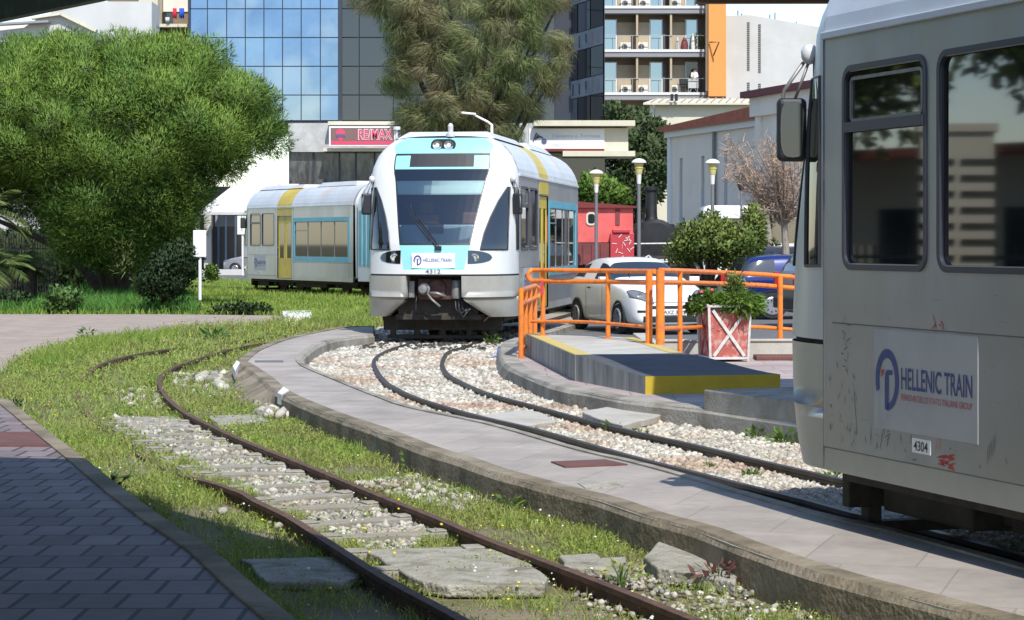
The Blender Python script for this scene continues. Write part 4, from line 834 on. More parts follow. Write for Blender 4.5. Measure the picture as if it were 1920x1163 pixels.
        for k in range(24):
            cx, cz_, ca = rr.uniform(.08, .46), rr.uniform(.62, 1.12), rr.uniform(.6, 2.4)
            for q in range(rr.randint(3, 7)): stroke(cx + rr.uniform(-.015, .015), cz_ + rr.uniform(-.015, .015), rr.uniform(.008, .04), ca + rr.uniform(-.3, .3), rr.uniform(.001, .004), 0)
        for k in range(60): stroke(rr.uniform(.05, 2.6), rr.uniform(.6, 1.6), rr.uniform(.01, .12), rr.choice((rr.uniform(-.2, .2), rr.uniform(1.3, 1.8))), .0012, 0)
        stroke(.45, .72, .30, 1.75, .005, 0); stroke(.62, .66, .12, 1.5, .006, 0); stroke(.74, .64, .13, 1.3, .006, 0); stroke(.80, .72, .07, .4, .006, 0)
        for k in range(16): stroke(rr.uniform(.5, 2.2), rr.uniform(.62, .76), rr.uniform(.02, .06), rr.uniform(0, 3.1), .006, 0)
        for k in range(18): stroke(1.46 + rr.uniform(-.05, .10), .62 + rr.uniform(0, .06), rr.uniform(.03, .09), rr.uniform(-.4, .4), .01, 2)
        for k in range(10): stroke(1.42 + rr.uniform(-.03, .05), .68 + rr.uniform(0, .16), rr.uniform(.03, .08), rr.uniform(1.2, 2.0), .007, 3)
        for k in range(10): stroke(1.40 + rr.uniform(-.05, .12), 1.37 + rr.uniform(-.02, .05), rr.uniform(.02, .06), rr.uniform(0, 3), .005, 2)
        for k in range(5): stroke(1.95 + k * .02, .66 + k * .02, .12, 1.45, .004, 0)
        b.build('graffiti', ['grime', 'navy', 'redp', 'graffb'], T, recalc=False)
    # gangway, power module and second end
    if tail:
        b = MB()
        for k in range(8): x = XE + .02 + k * .045; s = .97 if k % 2 else .93; b.add([(x, y*s, z) for y, z in ([(-1.36,.6)] + [(-a, c) for a, c in ROOFP] + [(a, c) for a, c in reversed(ROOFP[:-1])] + [(1.36,.6)])] , [])
        n = 2 + len(ROOFP) * 2 - 1
        for k in range(7):
            for j in range(n): b.f.append((k*n+j, k*n+(j+1) % n, (k+1)*n+(j+1) % n, (k+1)*n+j)); b.m.append(0)
        b.build('gangway', 'roofw', T)
        b = MB(); x0, x1 = XE + .36, XE + 4.6; pf = [(-1.38,.5),(-1.38,3.1)] + [(-a*.97, c) for a, c in ROOFP[1:]] + [(a*.97, c) for a, c in reversed(ROOFP[1:-1])] + [(1.38,3.1),(1.38,.5)]
        n = len(pf); b.add([(x0, y, z) for y, z in pf] + [(x1, y, z) for y, z in pf], [tuple(range(n)), tuple(reversed(range(n, 2*n)))])
        for j in range(n): b.f.append((j, (j+1) % n, n+(j+1) % n, n+j)); b.m.append(0)
        pm = b.build('power_module', 'roofw', T, smooth='auto'); b = MB()
        for k in range(12): xx = x0 + .1 + k * .34; b.box(xx, xx + .22, -1.395, -1.375, 1.05, 2.9); b.box(xx, xx + .22, 1.375, 1.395, 1.05, 2.9)
        loose(b.build('louvre_panel', 'teald', pm))
    return T
railcar('4304', tuple(ORG_N), math.atan2(tail_n.y, tail_n.x), 'large silver railcar filling the right edge, seen from its scuffed side with number 4304', tail=False, marks=True)
railcar('4312', tuple(ORG_F), math.atan2(tail_f.y, tail_f.x), 'white and turquoise fronted railcar number 4312 standing on the curved track in the middle', tail=False)
railcar('4304', tuple(ORG_B), math.atan2(TB.y, TB.x), 'silver railcar with yellow door parked behind, left of the turquoise fronted one').children
# ------------------------------------------------------------------ ramp, wall, railings, planter
T = thing('ramp', (0, 0, 0), 0, 'concrete boarding ramp with yellow edged pale top and dark lower slope', 'ramp')
zt, ze = .44, .32
A, B_, C_, D_ = G(986,626,zt), G(1079,666,zt), G(1279,662,zt), G(1188,633,zt); E_, F_ = G(1210,706,ze), G(1463,702,ze)
def low(p, z=ZP - .02): return Vector((p.x, p.y, z))
b = MB(); b.add([low(A), low(B_), low(C_), low(D_), A, B_, C_, D_], [(4,5,6,7),(0,1,5,4),(1,2,6,5),(2,3,7,6),(3,0,4,7)]); b.build('landing', ['conc'], T); T.children[0].data.materials[0] = M['concl']
def wall_strip(p, q, top_p, top_q, name, m, off):
    d = (q - p).normalized(); n = Vector((-d.y, d.x, 0)); n = n if n.dot(Vector((-1, -.3, 0))) > 0 else -n; b = MB(); b.add([low(p) + n*off, low(q) + n*off, Vector((q.x, q.y, top_q)) + n*off, Vector((p.x, p.y, top_p)) + n*off, low(p), low(q), Vector((q.x, q.y, top_q)), Vector((p.x, p.y, top_p))], [(0,1,2,3),(3,2,6,7),(0,3,7,4),(1,5,6,2)]); return b.build(name, m, T)
n_ = 8; sl = []
for k in range(n_ + 1):
    t = k / n_; z = zt + (ze - zt) * (t * t * (3 - 2 * t)) ; a = B_.lerp(E_, t); c = C_.lerp(F_, t); a.z = c.z = z; sl.append((a, c))
b = MB()
for (a, c), (a2, c2) in zip(sl, sl[1:]): b.add([a, c, c2, a2], [(0, 1, 2, 3)], 0); b.add([low(a), low(a2), a2, a], [(0,1,2,3)], 1); b.add([low(c), low(c2), c2, c], [(3,2,1,0)], 1)
b.add([low(sl[-1][0]), low(sl[-1][1]), sl[-1][1], sl[-1][0]], [(0,1,2,3)], 1); b.build('slope', ['rampdark', 'streakc'], T)
wall_strip(A, B_, zt - .004, zt - .004, 'side_face', 'streakc', .006)
b = MB(); p, q = sl[-1]; dn = Vector((0, -.006, 0)); b.add([low(p) + dn, low(q) + dn, q + dn, p + dn, q, p], [(0,1,2,3),(3,2,4,5)]); b.build('riser', 'mustard', T)
def strip(mb, p, q, w, dz=.004, side=1):
    p, q = Vector(p), Vector(q); d = (q - p).normalized(); s = Vector((-d.y, d.x, 0)) * w * side; u = Vector((0, 0, dz)); mb.add([p + u, q + u, q + s + u, p + s + u], [(0,1,2,3)])
b = MB(); strip(b, A, B_, .20); strip(b, D_, C_, .16, side=-1); b.build('edge_line', 'ypaint', T, recalc=False)
# block in front of the ramp
b = MB(); p, q = G(1319,768,ZP), G(1500,794,ZP); q2 = p + (q - p) * 3; d = (q2 - p).normalized(); n = Vector((-d.y, d.x, 0)); n = n if n.y > 0 else -n
P = [p, q2, q2 + n * 1.5, p + n * 1.25]; b.prism([v.xy for v in P], ZP - .02, .325); tag(b.build('concrete_block', 'conc', None, bevel=.015), 'low grey concrete boarding block below the ramp, beside the big train', 'block')
# parapet wall behind the planter
w0, w1 = Wp(1236, 672, 33.6), Wp(1530, 664, 33.9); b = MB(); b.beam((w0.x, w0.y, .235), (w1.x + 3, w1.y + .1, .235), .22, .25); b.beam((w0.x + .0, w0.y, .365), (w1.x + 3, w1.y + .1, .365), .27, .03); tag(b.build('parapet_wall', 'concl', None, bevel=.01), 'low pale parapet wall behind the red planter box', 'wall')
b = MB(); b.box(w0.x - .2, w0.x + .02, 33.4, 37.2, ZP - .02, .33); tag(b.build('parapet_wall', 'concl', None, bevel=.01), 'short end of low pale wall behind the orange rails', 'wall')
b = MB(); b.prism([Wp(1412,676,33.2).xy, (Wp(1500,672,33.2).x + 1.5, 33.2), (Wp(1500,672,33.2).x + 1.5, 32.6), Wp(1418,682,32.6).xy], ZP, ZP + .06); tag(b.build('step', 'redcover', None, bevel=.01), 'dark reddish step at the foot of the parapet wall', 'step')
RO = .036
def railing(label, build):
    t = thing('railing', (0, 0, 0), 0, label, 'railing', 'orange railings at the ramp'); build(t); return t
def post(t, x, y0, y1, Z, r=RO, zb=None):
    a, c = Wp(x, y0, Z), Wp(x, y1, Z); b = MB(); b.tube([a, Vector((a.x, a.y, c.z if zb is None else zb))], r, 10); b.lathe([(.07, 0), (.07, .012)], (a.x, a.y, (c.z if zb is None else zb)), 12); b.build('post', 'orange', t, smooth='auto')
def hrail(t, pts, r=RO, name='handrail'):
    b = MB(); b.tube(smooth_path(pts, .12) if len(pts) > 2 else pts, r, 10); b.build(name, 'orange', t, smooth='auto')
def r1(t):
    Z = 33.6; x0, x1 = 1000, 1228
    a, c = Wp(x0, 507, Z), Wp(x1, 509, 31.2); e, f = Wp(x0, 527, Z), Wp(x1, 530, 31.2); l = Wp(990, 517, Z)
    loop = [Wp(1140, 508, 32.6), Wp(1050, 507.2, 33.2), a]
    n = 8; cen = (a + e) / 2; rad = (a.z - e.z) / 2
    for k in range(1, n): th = math.pi * k / n; loop.append(cen + Vector((-math.sin(th) * rad, 0, math.cos(th) * rad)))
    loop += [e, Wp(1140, 528.5, 32.6)]
    hrail(t, [c] + loop + [f])
    hrail(t, [Wp(996, 603, Z), Wp(1100, 604, 32.8), Wp(1222, 614, 31.2)], .026, 'bottom_rail')
    for x, Z_, yb in ((1018, 33.5, 628), (1140, 32.6, 630)): post(t, x, 507, yb, Z_, RO, .44)
    post(t, 1217, 507, 641, 30.9, .05, .44)
    b = MB(); p = Wp(1100, 590, 33); b.obox(Wp(1016, 540, 33.4), (.05, .03, .22)); b.build('bracket', 'redp', t)
def r2(t):
    pts = [Wp(1238, 507, 30.6), Wp(1275, 508, 31.4), Wp(1345, 511, 33.0), Wp(1430, 515, 33.9), Wp(1505, 521, 34.2), Wp(1640, 527, 34.6)]
    hrail(t, pts); hrail(t, [Vector((p.x, p.y, p.z - .165)) for p in pts])
    hrail(t, [Vector((p.x, p.y, p.z - .80)) for p in pts], .03, 'bottom_rail')
    post(t, 1238, 507, 648, 30.6, .062, .44); post(t, 1275, 508, 636, 31.4, RO, .13); post(t, 1463, 518, 640, 34.0, .04, .37); post(t, 1600, 524, 640, 34.5, .04, .37)
def r3(t):
    zs = (36.9, 35.6, 34.4, 33.3)
    for x, Z in zip((1003, 994, 985, 977), zs): post(t, x, 540, 640, Z, .04, ZP); 
    a, c = Wp(977, 0, 33.3), Wp(1004, 0, 37)
    for z in (1.12, .92): hrail(t, [Vector((a.x, a.y, z)), Vector((c.x, c.y, z))])
    hrail(t, [Vector((c.x, c.y, 1.12)), Vector((c.x + .12, c.y + .12, 1.02)), Vector((c.x + .02, c.y, .92))]); hrail(t, [Vector((a.x, a.y, .25)), Vector((c.x, c.y, .25))], .026, 'bottom_rail')
railing('orange railing with a looped end along the back of the ramp', r1); railing('long orange railing running behind the planter to the big train', r2); railing('orange railing seen end on at the far left corner of the ramp', r3)
# planter
pc = Wp(1333, 678, 32.2); T = thing('planter', (pc.x, pc.y, ZP), .15, 'tall faded red planter box with white crossed battens holding leafy plants', 'planter')
b = MB(); W0, W1, H, DP = .53, .59, .80, .62
def fr(x, z): k = z / H; return (x - .5) * (W0 + (W1 - W0) * k) + W0 / 2
def bx(z): k = z / H; return (fr(0, z), fr(1, z), -.03 * k, DP + .03 * k)
x0, x1, y0, y1 = bx(.03); X0, X1, Y0, Y1 = bx(H); b.add([(x0,y0,.03),(x1,y0,.03),(x1,y1,.03),(x0,y1,.03),(X0,Y0,H),(X1,Y0,H),(X1,Y1,H),(X0,Y1,H)], [(0,3,2,1),(0,1,5,4),(1,2,6,5),(2,3,7,6),(3,0,4,7)]); b.build('box', 'redpl', T, bevel=.004)
b = MB(); b.quad((X0+.02,Y0+.02,H-.05),(X1-.02,Y0+.02,H-.05),(X1-.02,Y1-.02,H-.05),(X0+.02,Y1-.02,H-.05)); b.build('soil', 'soil', T)
b = MB()
for fx in (0, 1):
    for yy in (0, 1):
        p = Vector((fr(fx, .0), y0 if yy == 0 else y1, 0)); q = Vector((fr(fx, H), Y0 if yy == 0 else Y1, H)); o = Vector((.012 * (1 if fx else -1), .012 * (1 if yy else -1), 0)); b.beam(p + o, q + o, .035, .035)
for z in (.05, H): a0, a1, c0_, c1_ = bx(z); b.beam((a0 - .02, c0_ - .018, z), (a1 + .02, c0_ - .018, z), .025, .035); b.beam((a0 - .02, c1_ + .018, z), (a1 + .02, c1_ + .018, z), .03, .05); b.beam((a0 - .018, c0_, z), (a0 - .018, c1_, z), .03, .05); b.beam((a1 + .018, c0_, z), (a1 + .018, c1_, z), .03, .05)
b.build('frame', 'whitepl', T, bevel=.003)
b = MB(); b.beam((fr(.08, .08), -.02, .08), (fr(.92, .74), -.045, .74), .012, .045); b.beam((fr(.08, .74), -.050, .74), (fr(.92, .08), -.024, .08), .012, .045)
b.build('front_battens', 'whitepl', T); b = MB(); b.beam((-.012, .06, .08), (-.034, DP - .06, .74), .012, .03); b.beam((-.036, .06, .74), (-.016, DP - .06, .08), .012, .03); b.build('side_battens', 'redpl', T)
b = MB(); rr = random.Random(3)
for (cx, cz, n) in ((.22, .66, 9), (.40, .68, 8), (.09, .48, 9), (.46, .46, 8)):
    for k in range(n): x = cx + rr.uniform(-.09, .09); z = cz + rr.uniform(-.05, .05); a = rr.uniform(0, 3.1); y = -.004 - .03 * z / H; b.beam((x, y - .004, z), (x + .035 * math.cos(a), y - .005, z + .035 * math.sin(a)), .010, .003)
b.build('graffiti', 'graffb', T)
b = MB(); b.box(fr(.05, .78), fr(.85, .78), -.05, -.046, .73, .775); b.build('dark_label', 'rubber', T)
# plants of the planter
def bush_parts(t, centers, n_each, ll, lw, m, flop=.6, twist=True):
    Ps, Ds, Ls = [], [], []
    for (cx, cy, cz, r, rz) in centers:
        u = unit(n_each); rad = rng.random(n_each) ** .45; p = u * rad[:, None] * np.array([r, r, rz]) + np.array([cx, cy, cz]); d = u + rng.normal(0, flop, (n_each, 3)); Ps.append(p); Ds.append(d); Ls.append(rng.uniform(.6, 1.3, n_each) * ll)
    P, D, L_ = map(np.concatenate, (Ps, Ds, Ls)); V, Fc = leaves(P, D, L_, L_ * lw); return np_mesh('foliage', V, Fc, m, t)
pz = ZP + H
T2 = thing('potted_plant', (pc.x + .02, pc.y + .2, pz - .05), 0, 'light green geranium with pink flowers hanging over the left of the planter', 'plant')
bush_parts(T2, [(-.05,.0,.16,.16,.13),(-.2,-.05,.08,.15,.12),(.1,-.1,.12,.15,.12),(-.28,.02,.02,.10,.1)], 260, .06, .9, 'leafbr'); b = MB(); 
for p in ((-.15,-.1,.25),(.0,-.12,.28),(-.3,-.08,.1)): b.lathe([(.0,-.025),(.028,-.01),(.03,.01),(.0,.03)], p, 8)
b.build('flower', 'flowerp', T2); b = MB(); [b.tube([(0,0,-.02), (x, y, z)], .01, 5) for x, y, z in ((-.1,0,.2),(.1,-.1,.15),(-.25,0,.08))]; b.build('stem', 'weed', T2)
T2 = thing('potted_plant', (pc.x + .42, pc.y + .2, pz - .05), 0, 'long leaved green oleander shrub spilling over the right of the planter', 'plant')
n = 1500; u = unit(n); p = u * (rng.random(n) ** .4)[:, None] * np.array([.33, .26, .20]) + np.array([.0, -.06, .10]); d = u * np.array([1, 1, .2]) + np.array([0, -.1, -.35]) + rng.normal(0, .35, (n, 3)); L_ = rng.uniform(.08, .17, n); V, Fc = leaves(p, d, L_, L_ * .2); np_mesh('foliage', V, Fc, 'leafbr', T2)
n = 300; p = rng.normal(0, 1, (n, 3)) * np.array([.06, .05, .07]) + np.array([-.04, -.03, .34]); V, Fc = leaves(p, unit(n) + np.array([0, 0, .7]), .12, .025); np_mesh('foliage', V, Fc, 'leafbush', T2)
b = MB(); [b.tube([(0, 0, -.02), (x, y, z)], .012, 5) for x, y, z in ((-.15,-.1,.25),(.2,-.1,.2),(.0,0,.5),(.1,.1,.3))]; b.build('stem', 'bark', T2)
# blue pipe along the kerb
pp = [G(x, y, z) for x, y, z in ((936,652,-.03),(934,672,-.05),(948,690,-.06),(975,705,-.05),(1003,718,-.06),(1040,734,-.03),(1085,755,-.05),(1120,766,-.06),(1150,776,-.07))]
b = MB(); b.tube(smooth_path(pp, .2), .030, 8); b.tube(smooth_path([p + Vector((.06, .05, .03)) for p in pp[2:7]], .2), .016, 6)
for i in (1, 3, 5): p = pp[i]; b.tube([p + Vector((-.1, 0, .02)), p + Vector((.08, .05, .07))], .018, 6)
tag(b.build('water_pipe', 'bluehose', None, smooth='auto'), 'blue plastic pipe lying along the foot of the right platform kerb', 'pipe')
# ------------------------------------------------------------------ canopies
T = thing('canopy', (0, 0, 0), 0, 'dark green steel platform canopy at the upper left corner', 'canopy')
cz = 3.30
edge = [Vector((-3.75, 15.8, cz)), Vector((-2.75, 14.15, cz)), Vector((-2.2, 13.4, cz))]
fa, fb = Wp(-30, 46, 15.4), Wp(232, 1.5, 13.6)
cz = fa.z; edge[0] = Vector((fa.x - 3, 15.9 + .5, cz)); edge[1] = Vector((fa.x, fa.y, cz)); edge[2] = Vector((fb.x, fb.y, cz))
rz_ = 4.2; b = MB(); b.prism([(-2.35, 14.35), (-1.1, 12.2), (-.15, 10.5), (.5, 8.8), (2.6, 4), (4.6, -3), (-30, -3), (-30, 17), (-5.2, 17), (-4.4, 14.9)], rz_, rz_ + .14); b.build('roof', 'green', T)
b = MB()
for p, q in zip(edge, edge[1:]): b.beam(p + Vector((0, 0, .13)), q + Vector((0, 0, .13)), .08, .26)
b.build('fascia', 'green', T)
for x, y in ((-6, 10), (-3.2, 4), (-7.5, 17), (-1, -2)):
    b = MB(); b.beam((x, y, ZP), (x, y, 4.2), .2, .2); b.obox((x, y, ZP + .1), (.4, .4, .2)); b.build('pillar', 'green', T)
T = thing('canopy', (0, 0, 0), 0, 'brown edged platform canopy crossing the top above the big train', 'canopy')
L0 = Wp(1330, 7, 24.5); hz = L0.z
b = MB(); b.prism([(2.0, 24.5), (30, 24.1), (30, 12), (6, 12), (5, 14.5), (3.9, 17.3), (3.0, 19.6), (2.6, 22)], hz + .03, hz + .2); b.build('roof', 'brown', T)
b = MB(); b.beam((2.0, 24.5, hz + .17), (30, 24.1, hz + .17), .12, .34); b.build('fascia', 'brown', T)
for x, y in ((8, 22), (14, 22), (8, 17), (14, 17)):
    b = MB(); b.beam((x, y, ZP), (x, y, hz + .05), .2, .2); b.obox((x, y, ZP + .1), (.4, .4, .2)); b.build('pillar', 'brown', T)
# ------------------------------------------------------------------ cars
from mathutils.bvhtree import BVHTree
def split_mats(o, parent, names):
    dg = bpy.context.evaluated_depsgraph_get(); me = bpy.data.meshes.new_from_object(o.evaluated_get(dg)); out = []; split_mats.bvh = BVHTree.FromPolygons([v.co[:] for v in me.vertices], [tuple(p.vertices) for p in me.polygons])
    for mi, (nm, m) in enumerate(names):
        bm = bmesh.new(); bm.from_mesh(me); bmesh.ops.delete(bm, geom=[f for f in bm.faces if f.material_index != mi], context='FACES')
        if not bm.faces: bm.free(); continue
        for f in bm.faces: f.material_index = 0; f.smooth = True
        m2 = bpy.data.meshes.new(nm); bm.to_mesh(m2); bm.free(); m2.materials.append(M[m]); c = bpy.data.objects.new(nm, m2); COL.objects.link(c); c.parent = parent; out.append(c)
    bpy.data.objects.remove(o); return out
CARS = {   # stations from the front (x=0) backwards: x, z under, z belt, z top, half width, half roof width
 'hatch': dict(L=4.03, W=.845, st=[(0,.22,.60,.62,.55,.45),(.05,.18,.66,.72,.70,.55),(.22,.17,.72,.82,.79,.64),(.6,.17,.86,.93,.835,.70),(1.0,.17,.92,1.0,.845,.72),(1.18,.17,.94,1.04,.845,.72),(1.95,.17,.96,1.45,.845,.56),(2.3,.17,.97,1.49,.845,.57),(3.1,.17,1.0,1.47,.84,.56),(3.55,.18,1.03,1.40,.82,.52),(3.93,.22,1.02,1.10,.78,.60),(4.03,.28,.80,.85,.72,.58)], cowl=5, roof=6, rear=(9, 10), wh=(.80, 3.31), r=.30),
 'suv': dict(L=4.2, W=.87, st=[(0,.30,.75,.78,.60,.5),(.06,.26,.85,.92,.76,.6),(.5,.25,.98,1.04,.85,.7),(1.1,.25,1.03,1.08,.87,.74),(1.75,.25,1.06,1.60,.87,.66),(2.1,.25,1.07,1.66,.87,.67),(3.4,.25,1.08,1.66,.87,.67),(3.9,.27,1.08,1.60,.86,.65),(4.12,.30,1.06,1.14,.83,.66),(4.2,.35,.85,.9,.78,.62)], cowl=3, roof=4, rear=(7, 8), wh=(.85, 3.35), r=.345),
}
def car(kind, loc, rz, paint, label, plate=None, wipers=False, blackgrille=True):
    S = CARS[kind]; T = thing('parked_car', loc, rz, label, 'car'); b = MB(); st = S['st']; NP = 8
    for (x, zb, zbelt, ztop, hw, hr) in st:
        row = [(hw*.80, zb), (hw*.96, zb + .06), (hw, zb + (zbelt - zb) * .5), (hw*.985, zbelt - .02), (hw*.965, zbelt + .005), (hr + .01, ztop - .045), (hr*.86, ztop - .005), (0, ztop + .012)]
        if ztop - zbelt < .15: row[4] = (hw*.95, zbelt + (ztop - zbelt) * .3); row[5] = (hr + .05, ztop - .015)
        for y, z in row: b.v.append((x, y, z))
        for y, z in row[:-1]: b.v.append((x, -y, z))
    R2 = 2 * NP - 1
    def idx(i, k, sg): return i * R2 + k if (sg > 0 or k == NP - 1) else i * R2 + NP + k
    cw, rf, (r0, r1) = S['cowl'], S['roof'], S['rear']
    for i in range(len(st) - 1):
        for sg in (1, -1):
            for k in range(NP - 1):
                f = (idx(i, k, sg), idx(i+1, k, sg), idx(i+1, k+1, sg), idx(i, k+1, sg)); f = f if sg > 0 else tuple(reversed(f)); mi = 0
                if i == cw and k >= 5: mi = 1
                elif k == 4 and cw <= i <= r0 and i != rf + 1: mi = 2
                elif i == r0 and k >= 5: mi = 3
                b.f.append(f); b.m.append(mi)
    for i, rev in ((0, 0), (len(st) - 1, 1)):
        f = tuple([idx(i, k, 1) for k in range(NP)] + [idx(i, k, -1) for k in reversed(range(NP - 1))]); b.f.append(f if not rev else tuple(reversed(f))); b.m.append(0)
    for i in range(len(st) - 1): b.f.append((idx(i, 0, -1), idx(i+1, 0, -1), idx(i+1, 0, 1), idx(i, 0, 1))); b.m.append(0)
    o = b.build('body', [paint, 'carglass', 'carglass', 'carglass'], None); o.data.polygons.foreach_set('use_smooth', [True] * len(o.data.polygons)); ms = o.modifiers.new('s', 'SUBSURF'); ms.levels = ms.render_levels = 2
    bpy.context.view_layer.update(); split_mats(o, T, [('body', paint), ('windscreen', 'carglass'), ('side_window', 'carglass'), ('rear_window', 'carglass')])
    bv = split_mats.bvh
    def sx(y, z):
        h = bv.ray_cast(Vector((-1, y, z)), Vector((1, 0, 0)))[0]; return h.x if h else .5
    def band(name, y0, y1, zl, zh, m, par=T, off=.006, n=24, rows=3):
        g = MB(); vs = []
        for k in range(n + 1):
            y = y0 + (y1 - y0) * k / n; a, c_ = (zl(y), zh(y)) if callable(zl) else (zl, zh)
            for j in range(rows + 1): z = a + (c_ - a) * j / rows; vs.append((sx(y, z) - off, y, z))
        g.add(vs, [(k*(rows+1)+j, (k+1)*(rows+1)+j, (k+1)*(rows+1)+j+1, k*(rows+1)+j+1) for k in range(n) for j in range(rows)]); return g.build(name, m, par, smooth=True)
    r = S['r']
    for xw in S['wh']:
        for sg in (-1, 1):
            g = MB(); y = S['W'] - .09; g.lathe([(r*.62, -.1), (r*.92, -.1), (r, -.06), (r, .06), (r*.92, .095), (r*.64, .095)], (xw, y*sg, r), 28, 'Y'); w = g.build('wheel', 'tyre', T, smooth='auto')
            g = MB(); 
            yy = (y + .099) * sg; g.lathe([(r*.66, -.002*sg), (r*.66, .01*sg), (r*.6, .02*sg), (r*.2, .0), (.0, .005*sg)], (xw, yy, r), 28, 'Y'); h = g.build('rim', 'carsilver', w, smooth='auto'); g = MB()
            for k in range(9): a = k * 2 * math.pi / 9; g.obox((xw + math.cos(a)*r*.43, yy + .024*sg, r + math.sin(a)*r*.43), (r*.14, .006, r*.07), 0, 0, 0, -a)
            g.build('rim_slots', 'tyre', w)
            g = MB(); N = 20; g.v = []; 
            for k in range(N + 1): a = math.pi * (-.08 + 1.16 * k / N); g.v += [(xw + math.cos(a)*r*1.18, (S['W'] - .035)*sg, r + math.sin(a)*r*1.18), (xw + math.cos(a)*r*.9, (S['W'] - .03)*sg, r + math.sin(a)*r*.9), (xw + math.cos(a)*r*1.18, (S['W'] + .006)*sg, r + math.sin(a)*r*1.18), (xw + math.cos(a)*r*1.08, (S['W'] + .006)*sg, r + math.sin(a)*r*1.08)]
            for k in range(N): g.f += [(4*k+2, 4*k+6, 4*k+7, 4*k+3), (4*k+3, 4*k+7, 4*k+5, 4*k+1)]; g.m += [0, 0]
            g.build('wheel_arch', 'plastic', T, smooth=True)
    if kind == 'hatch':
        for sg in (-1, 1):
            ya, yb = .40, .775
            lo = lambda y: .60 + .13 * (abs(y) - ya) / (yb - ya); hi = lambda y: lo(y) + .15 * math.sqrt(max(.01, 1 - (1.6 * (abs(y) - ya) / (yb - ya) - .75) ** 2 * .95)) + .02
            h = band('headlight', ya*sg, yb*sg, lo, hi, 'lens', T, .008); rim = [Vector((sx(y*sg, z) - .010, y*sg, z)) for y, z in [(ya + (yb-ya)*k/12, hi(ya + (yb-ya)*k/12)) for k in range(13)] + [(yb - (yb-ya)*k/12, lo(yb - (yb-ya)*k/12)) for k in range(13)]]; g = MB(); g.tube(rim + [rim[0]], .009, 5); g.build('lamp_rim', 'plastic', h)
            for y, z, r_ in ((.50, .70, .055), (.63, .755, .055)): g = MB(); g.lathe([(r_, .0), (r_ * 1.05, -.014), (r_ * .6, -.012), (.0, -.006)], (sx(y*sg, z) - .006, y*sg, z), 16, 'X'); g.build('lamp', 'chrome', h, smooth='auto')
        band('grille', -.52, .52, .50, .56, 'plastic'); band('grille', -.60, .60, .24, .36, 'plastic'); band('bonnet_line', -.50, .50, .622, .632, 'plastic', T, .004)
        for sg in (-1, 1): band('bumper_strip', .42*sg, .70*sg, .43, .475, 'plastic')
        x_p = sx(0, .44) - .03; g = MB(); g.box(x_p, x_p + .02, -.27, .27, .385, .485); pl_ = g.build('number_plate', 'plate', T); g = MB(); g.box(x_p - .003, x_p, .215, .268, .387, .483); g.build('blue_band', 'euband', pl_); g = MB(); add_text(g, plate or 'AXZ 3189', (x_p - .003, .20, .40), (0, -1, 0), (0, 0, 1), .44, .07, .01); g.build('lettering', 'rubber', pl_, recalc=False)
        for sg in (-1, 1):
            g = MB(); g.obox((1.32, .96*sg, 1.04), (.10, .2, .13), .2*sg); g.tube([(1.3, .82*sg, .98), (1.32, .92*sg, 1.02)], .025, 6); g.build('mirror', paint, T, bevel=.035, seg=3, smooth='auto')
            g = MB(); g.tube([(1.22, .15 + .3*sg, 1.085), (1.55, .05 + .3*sg, 1.28)], .008, 5); g.build('wiper', 'plastic', T)
            g = MB(); g.box(1.72, 1.725, .853*sg - .002, .853*sg + .002, .3, .95); g.box(2.72, 2.725, .85*sg - .002, .85*sg + .002, .3, .95); g.box(2.45, 2.6, .852*sg - .012, .852*sg + .012, .86, .885); g.build('door_seam', 'plastic', T)
        g = MB(); g.box(4.0, 4.06, -.6, -.45, .7, 1.05); g.box(4.0, 4.06, .45, .6, .7, 1.05); g.build('tail_light', 'taillens', T, bevel=.01)
    else:
        g = MB(); L = S['L']; g.box(L - .07, L + .03, -.80, -.68, .85, 1.15); g.box(L - .07, L + .03, .68, .80, .85, 1.15); loose(g.build('tail_light', 'taillens', T, bevel=.01))
        g = MB(); g.box(L - .10, L + .05, -.78, .78, .38, .62); g.box(-.05, .12, -.72, .72, .35, .62); loose(g.build('bumper', 'plastic', T, bevel=.03))
        g = MB()
        for sg in (-1, 1): g.box(1.5, 3.9, (S['W'] - .0)*sg - .012, (S['W'])*sg + .012, .60, .66); g.box(2.62, 2.63, .872*sg-.003, .872*sg+.003, .4, 1.04); g.box(3.2, 3.32, .872*sg-.012, .872*sg+.012, .93, .96)
        g.build('side_trim', 'plastic', T)
    return T
c = Wp(1262, 0, 43.2); CZ = .05
car('hatch', (c.x, c.y, CZ), math.radians(107), 'carwhite', 'white hatchback facing the camera behind the orange railing', 'AXZ 3189')
c = Wp(1367, 0, 52.5); cb_ = car('suv', (c.x + 4.15, c.y + .5, CZ), math.radians(180 + 7) , 'carblue', 'dark blue estate car parked sideways behind the orange railing')
cb_.scale = (1, 1, .9)
c = Wp(1471, 0, 47.5); car('suv', (c.x + 4.15, c.y + .6, CZ), math.radians(180 + 9), 'cargrey', 'grey car half hidden behind the nose of the big train')
c = Wp(1412, 0, 66); car('suv', (c.x + 2.6, c.y + 3.0, CZ), math.radians(180 + 50), 'cardark', 'dark car with red tail lights behind the blue one')
c = Wp(1462, 0, 70); car('suv', (c.x + 3.8, c.y, CZ), math.radians(180 + 5), 'carwhite', 'pale white car at the back right, beside the grey wall')
c = Wp(423, 0, 132); car('hatch', (c.x, c.y, -.04), math.radians(-8), 'carsilver', 'small silver hatchback on the street left of the far train')
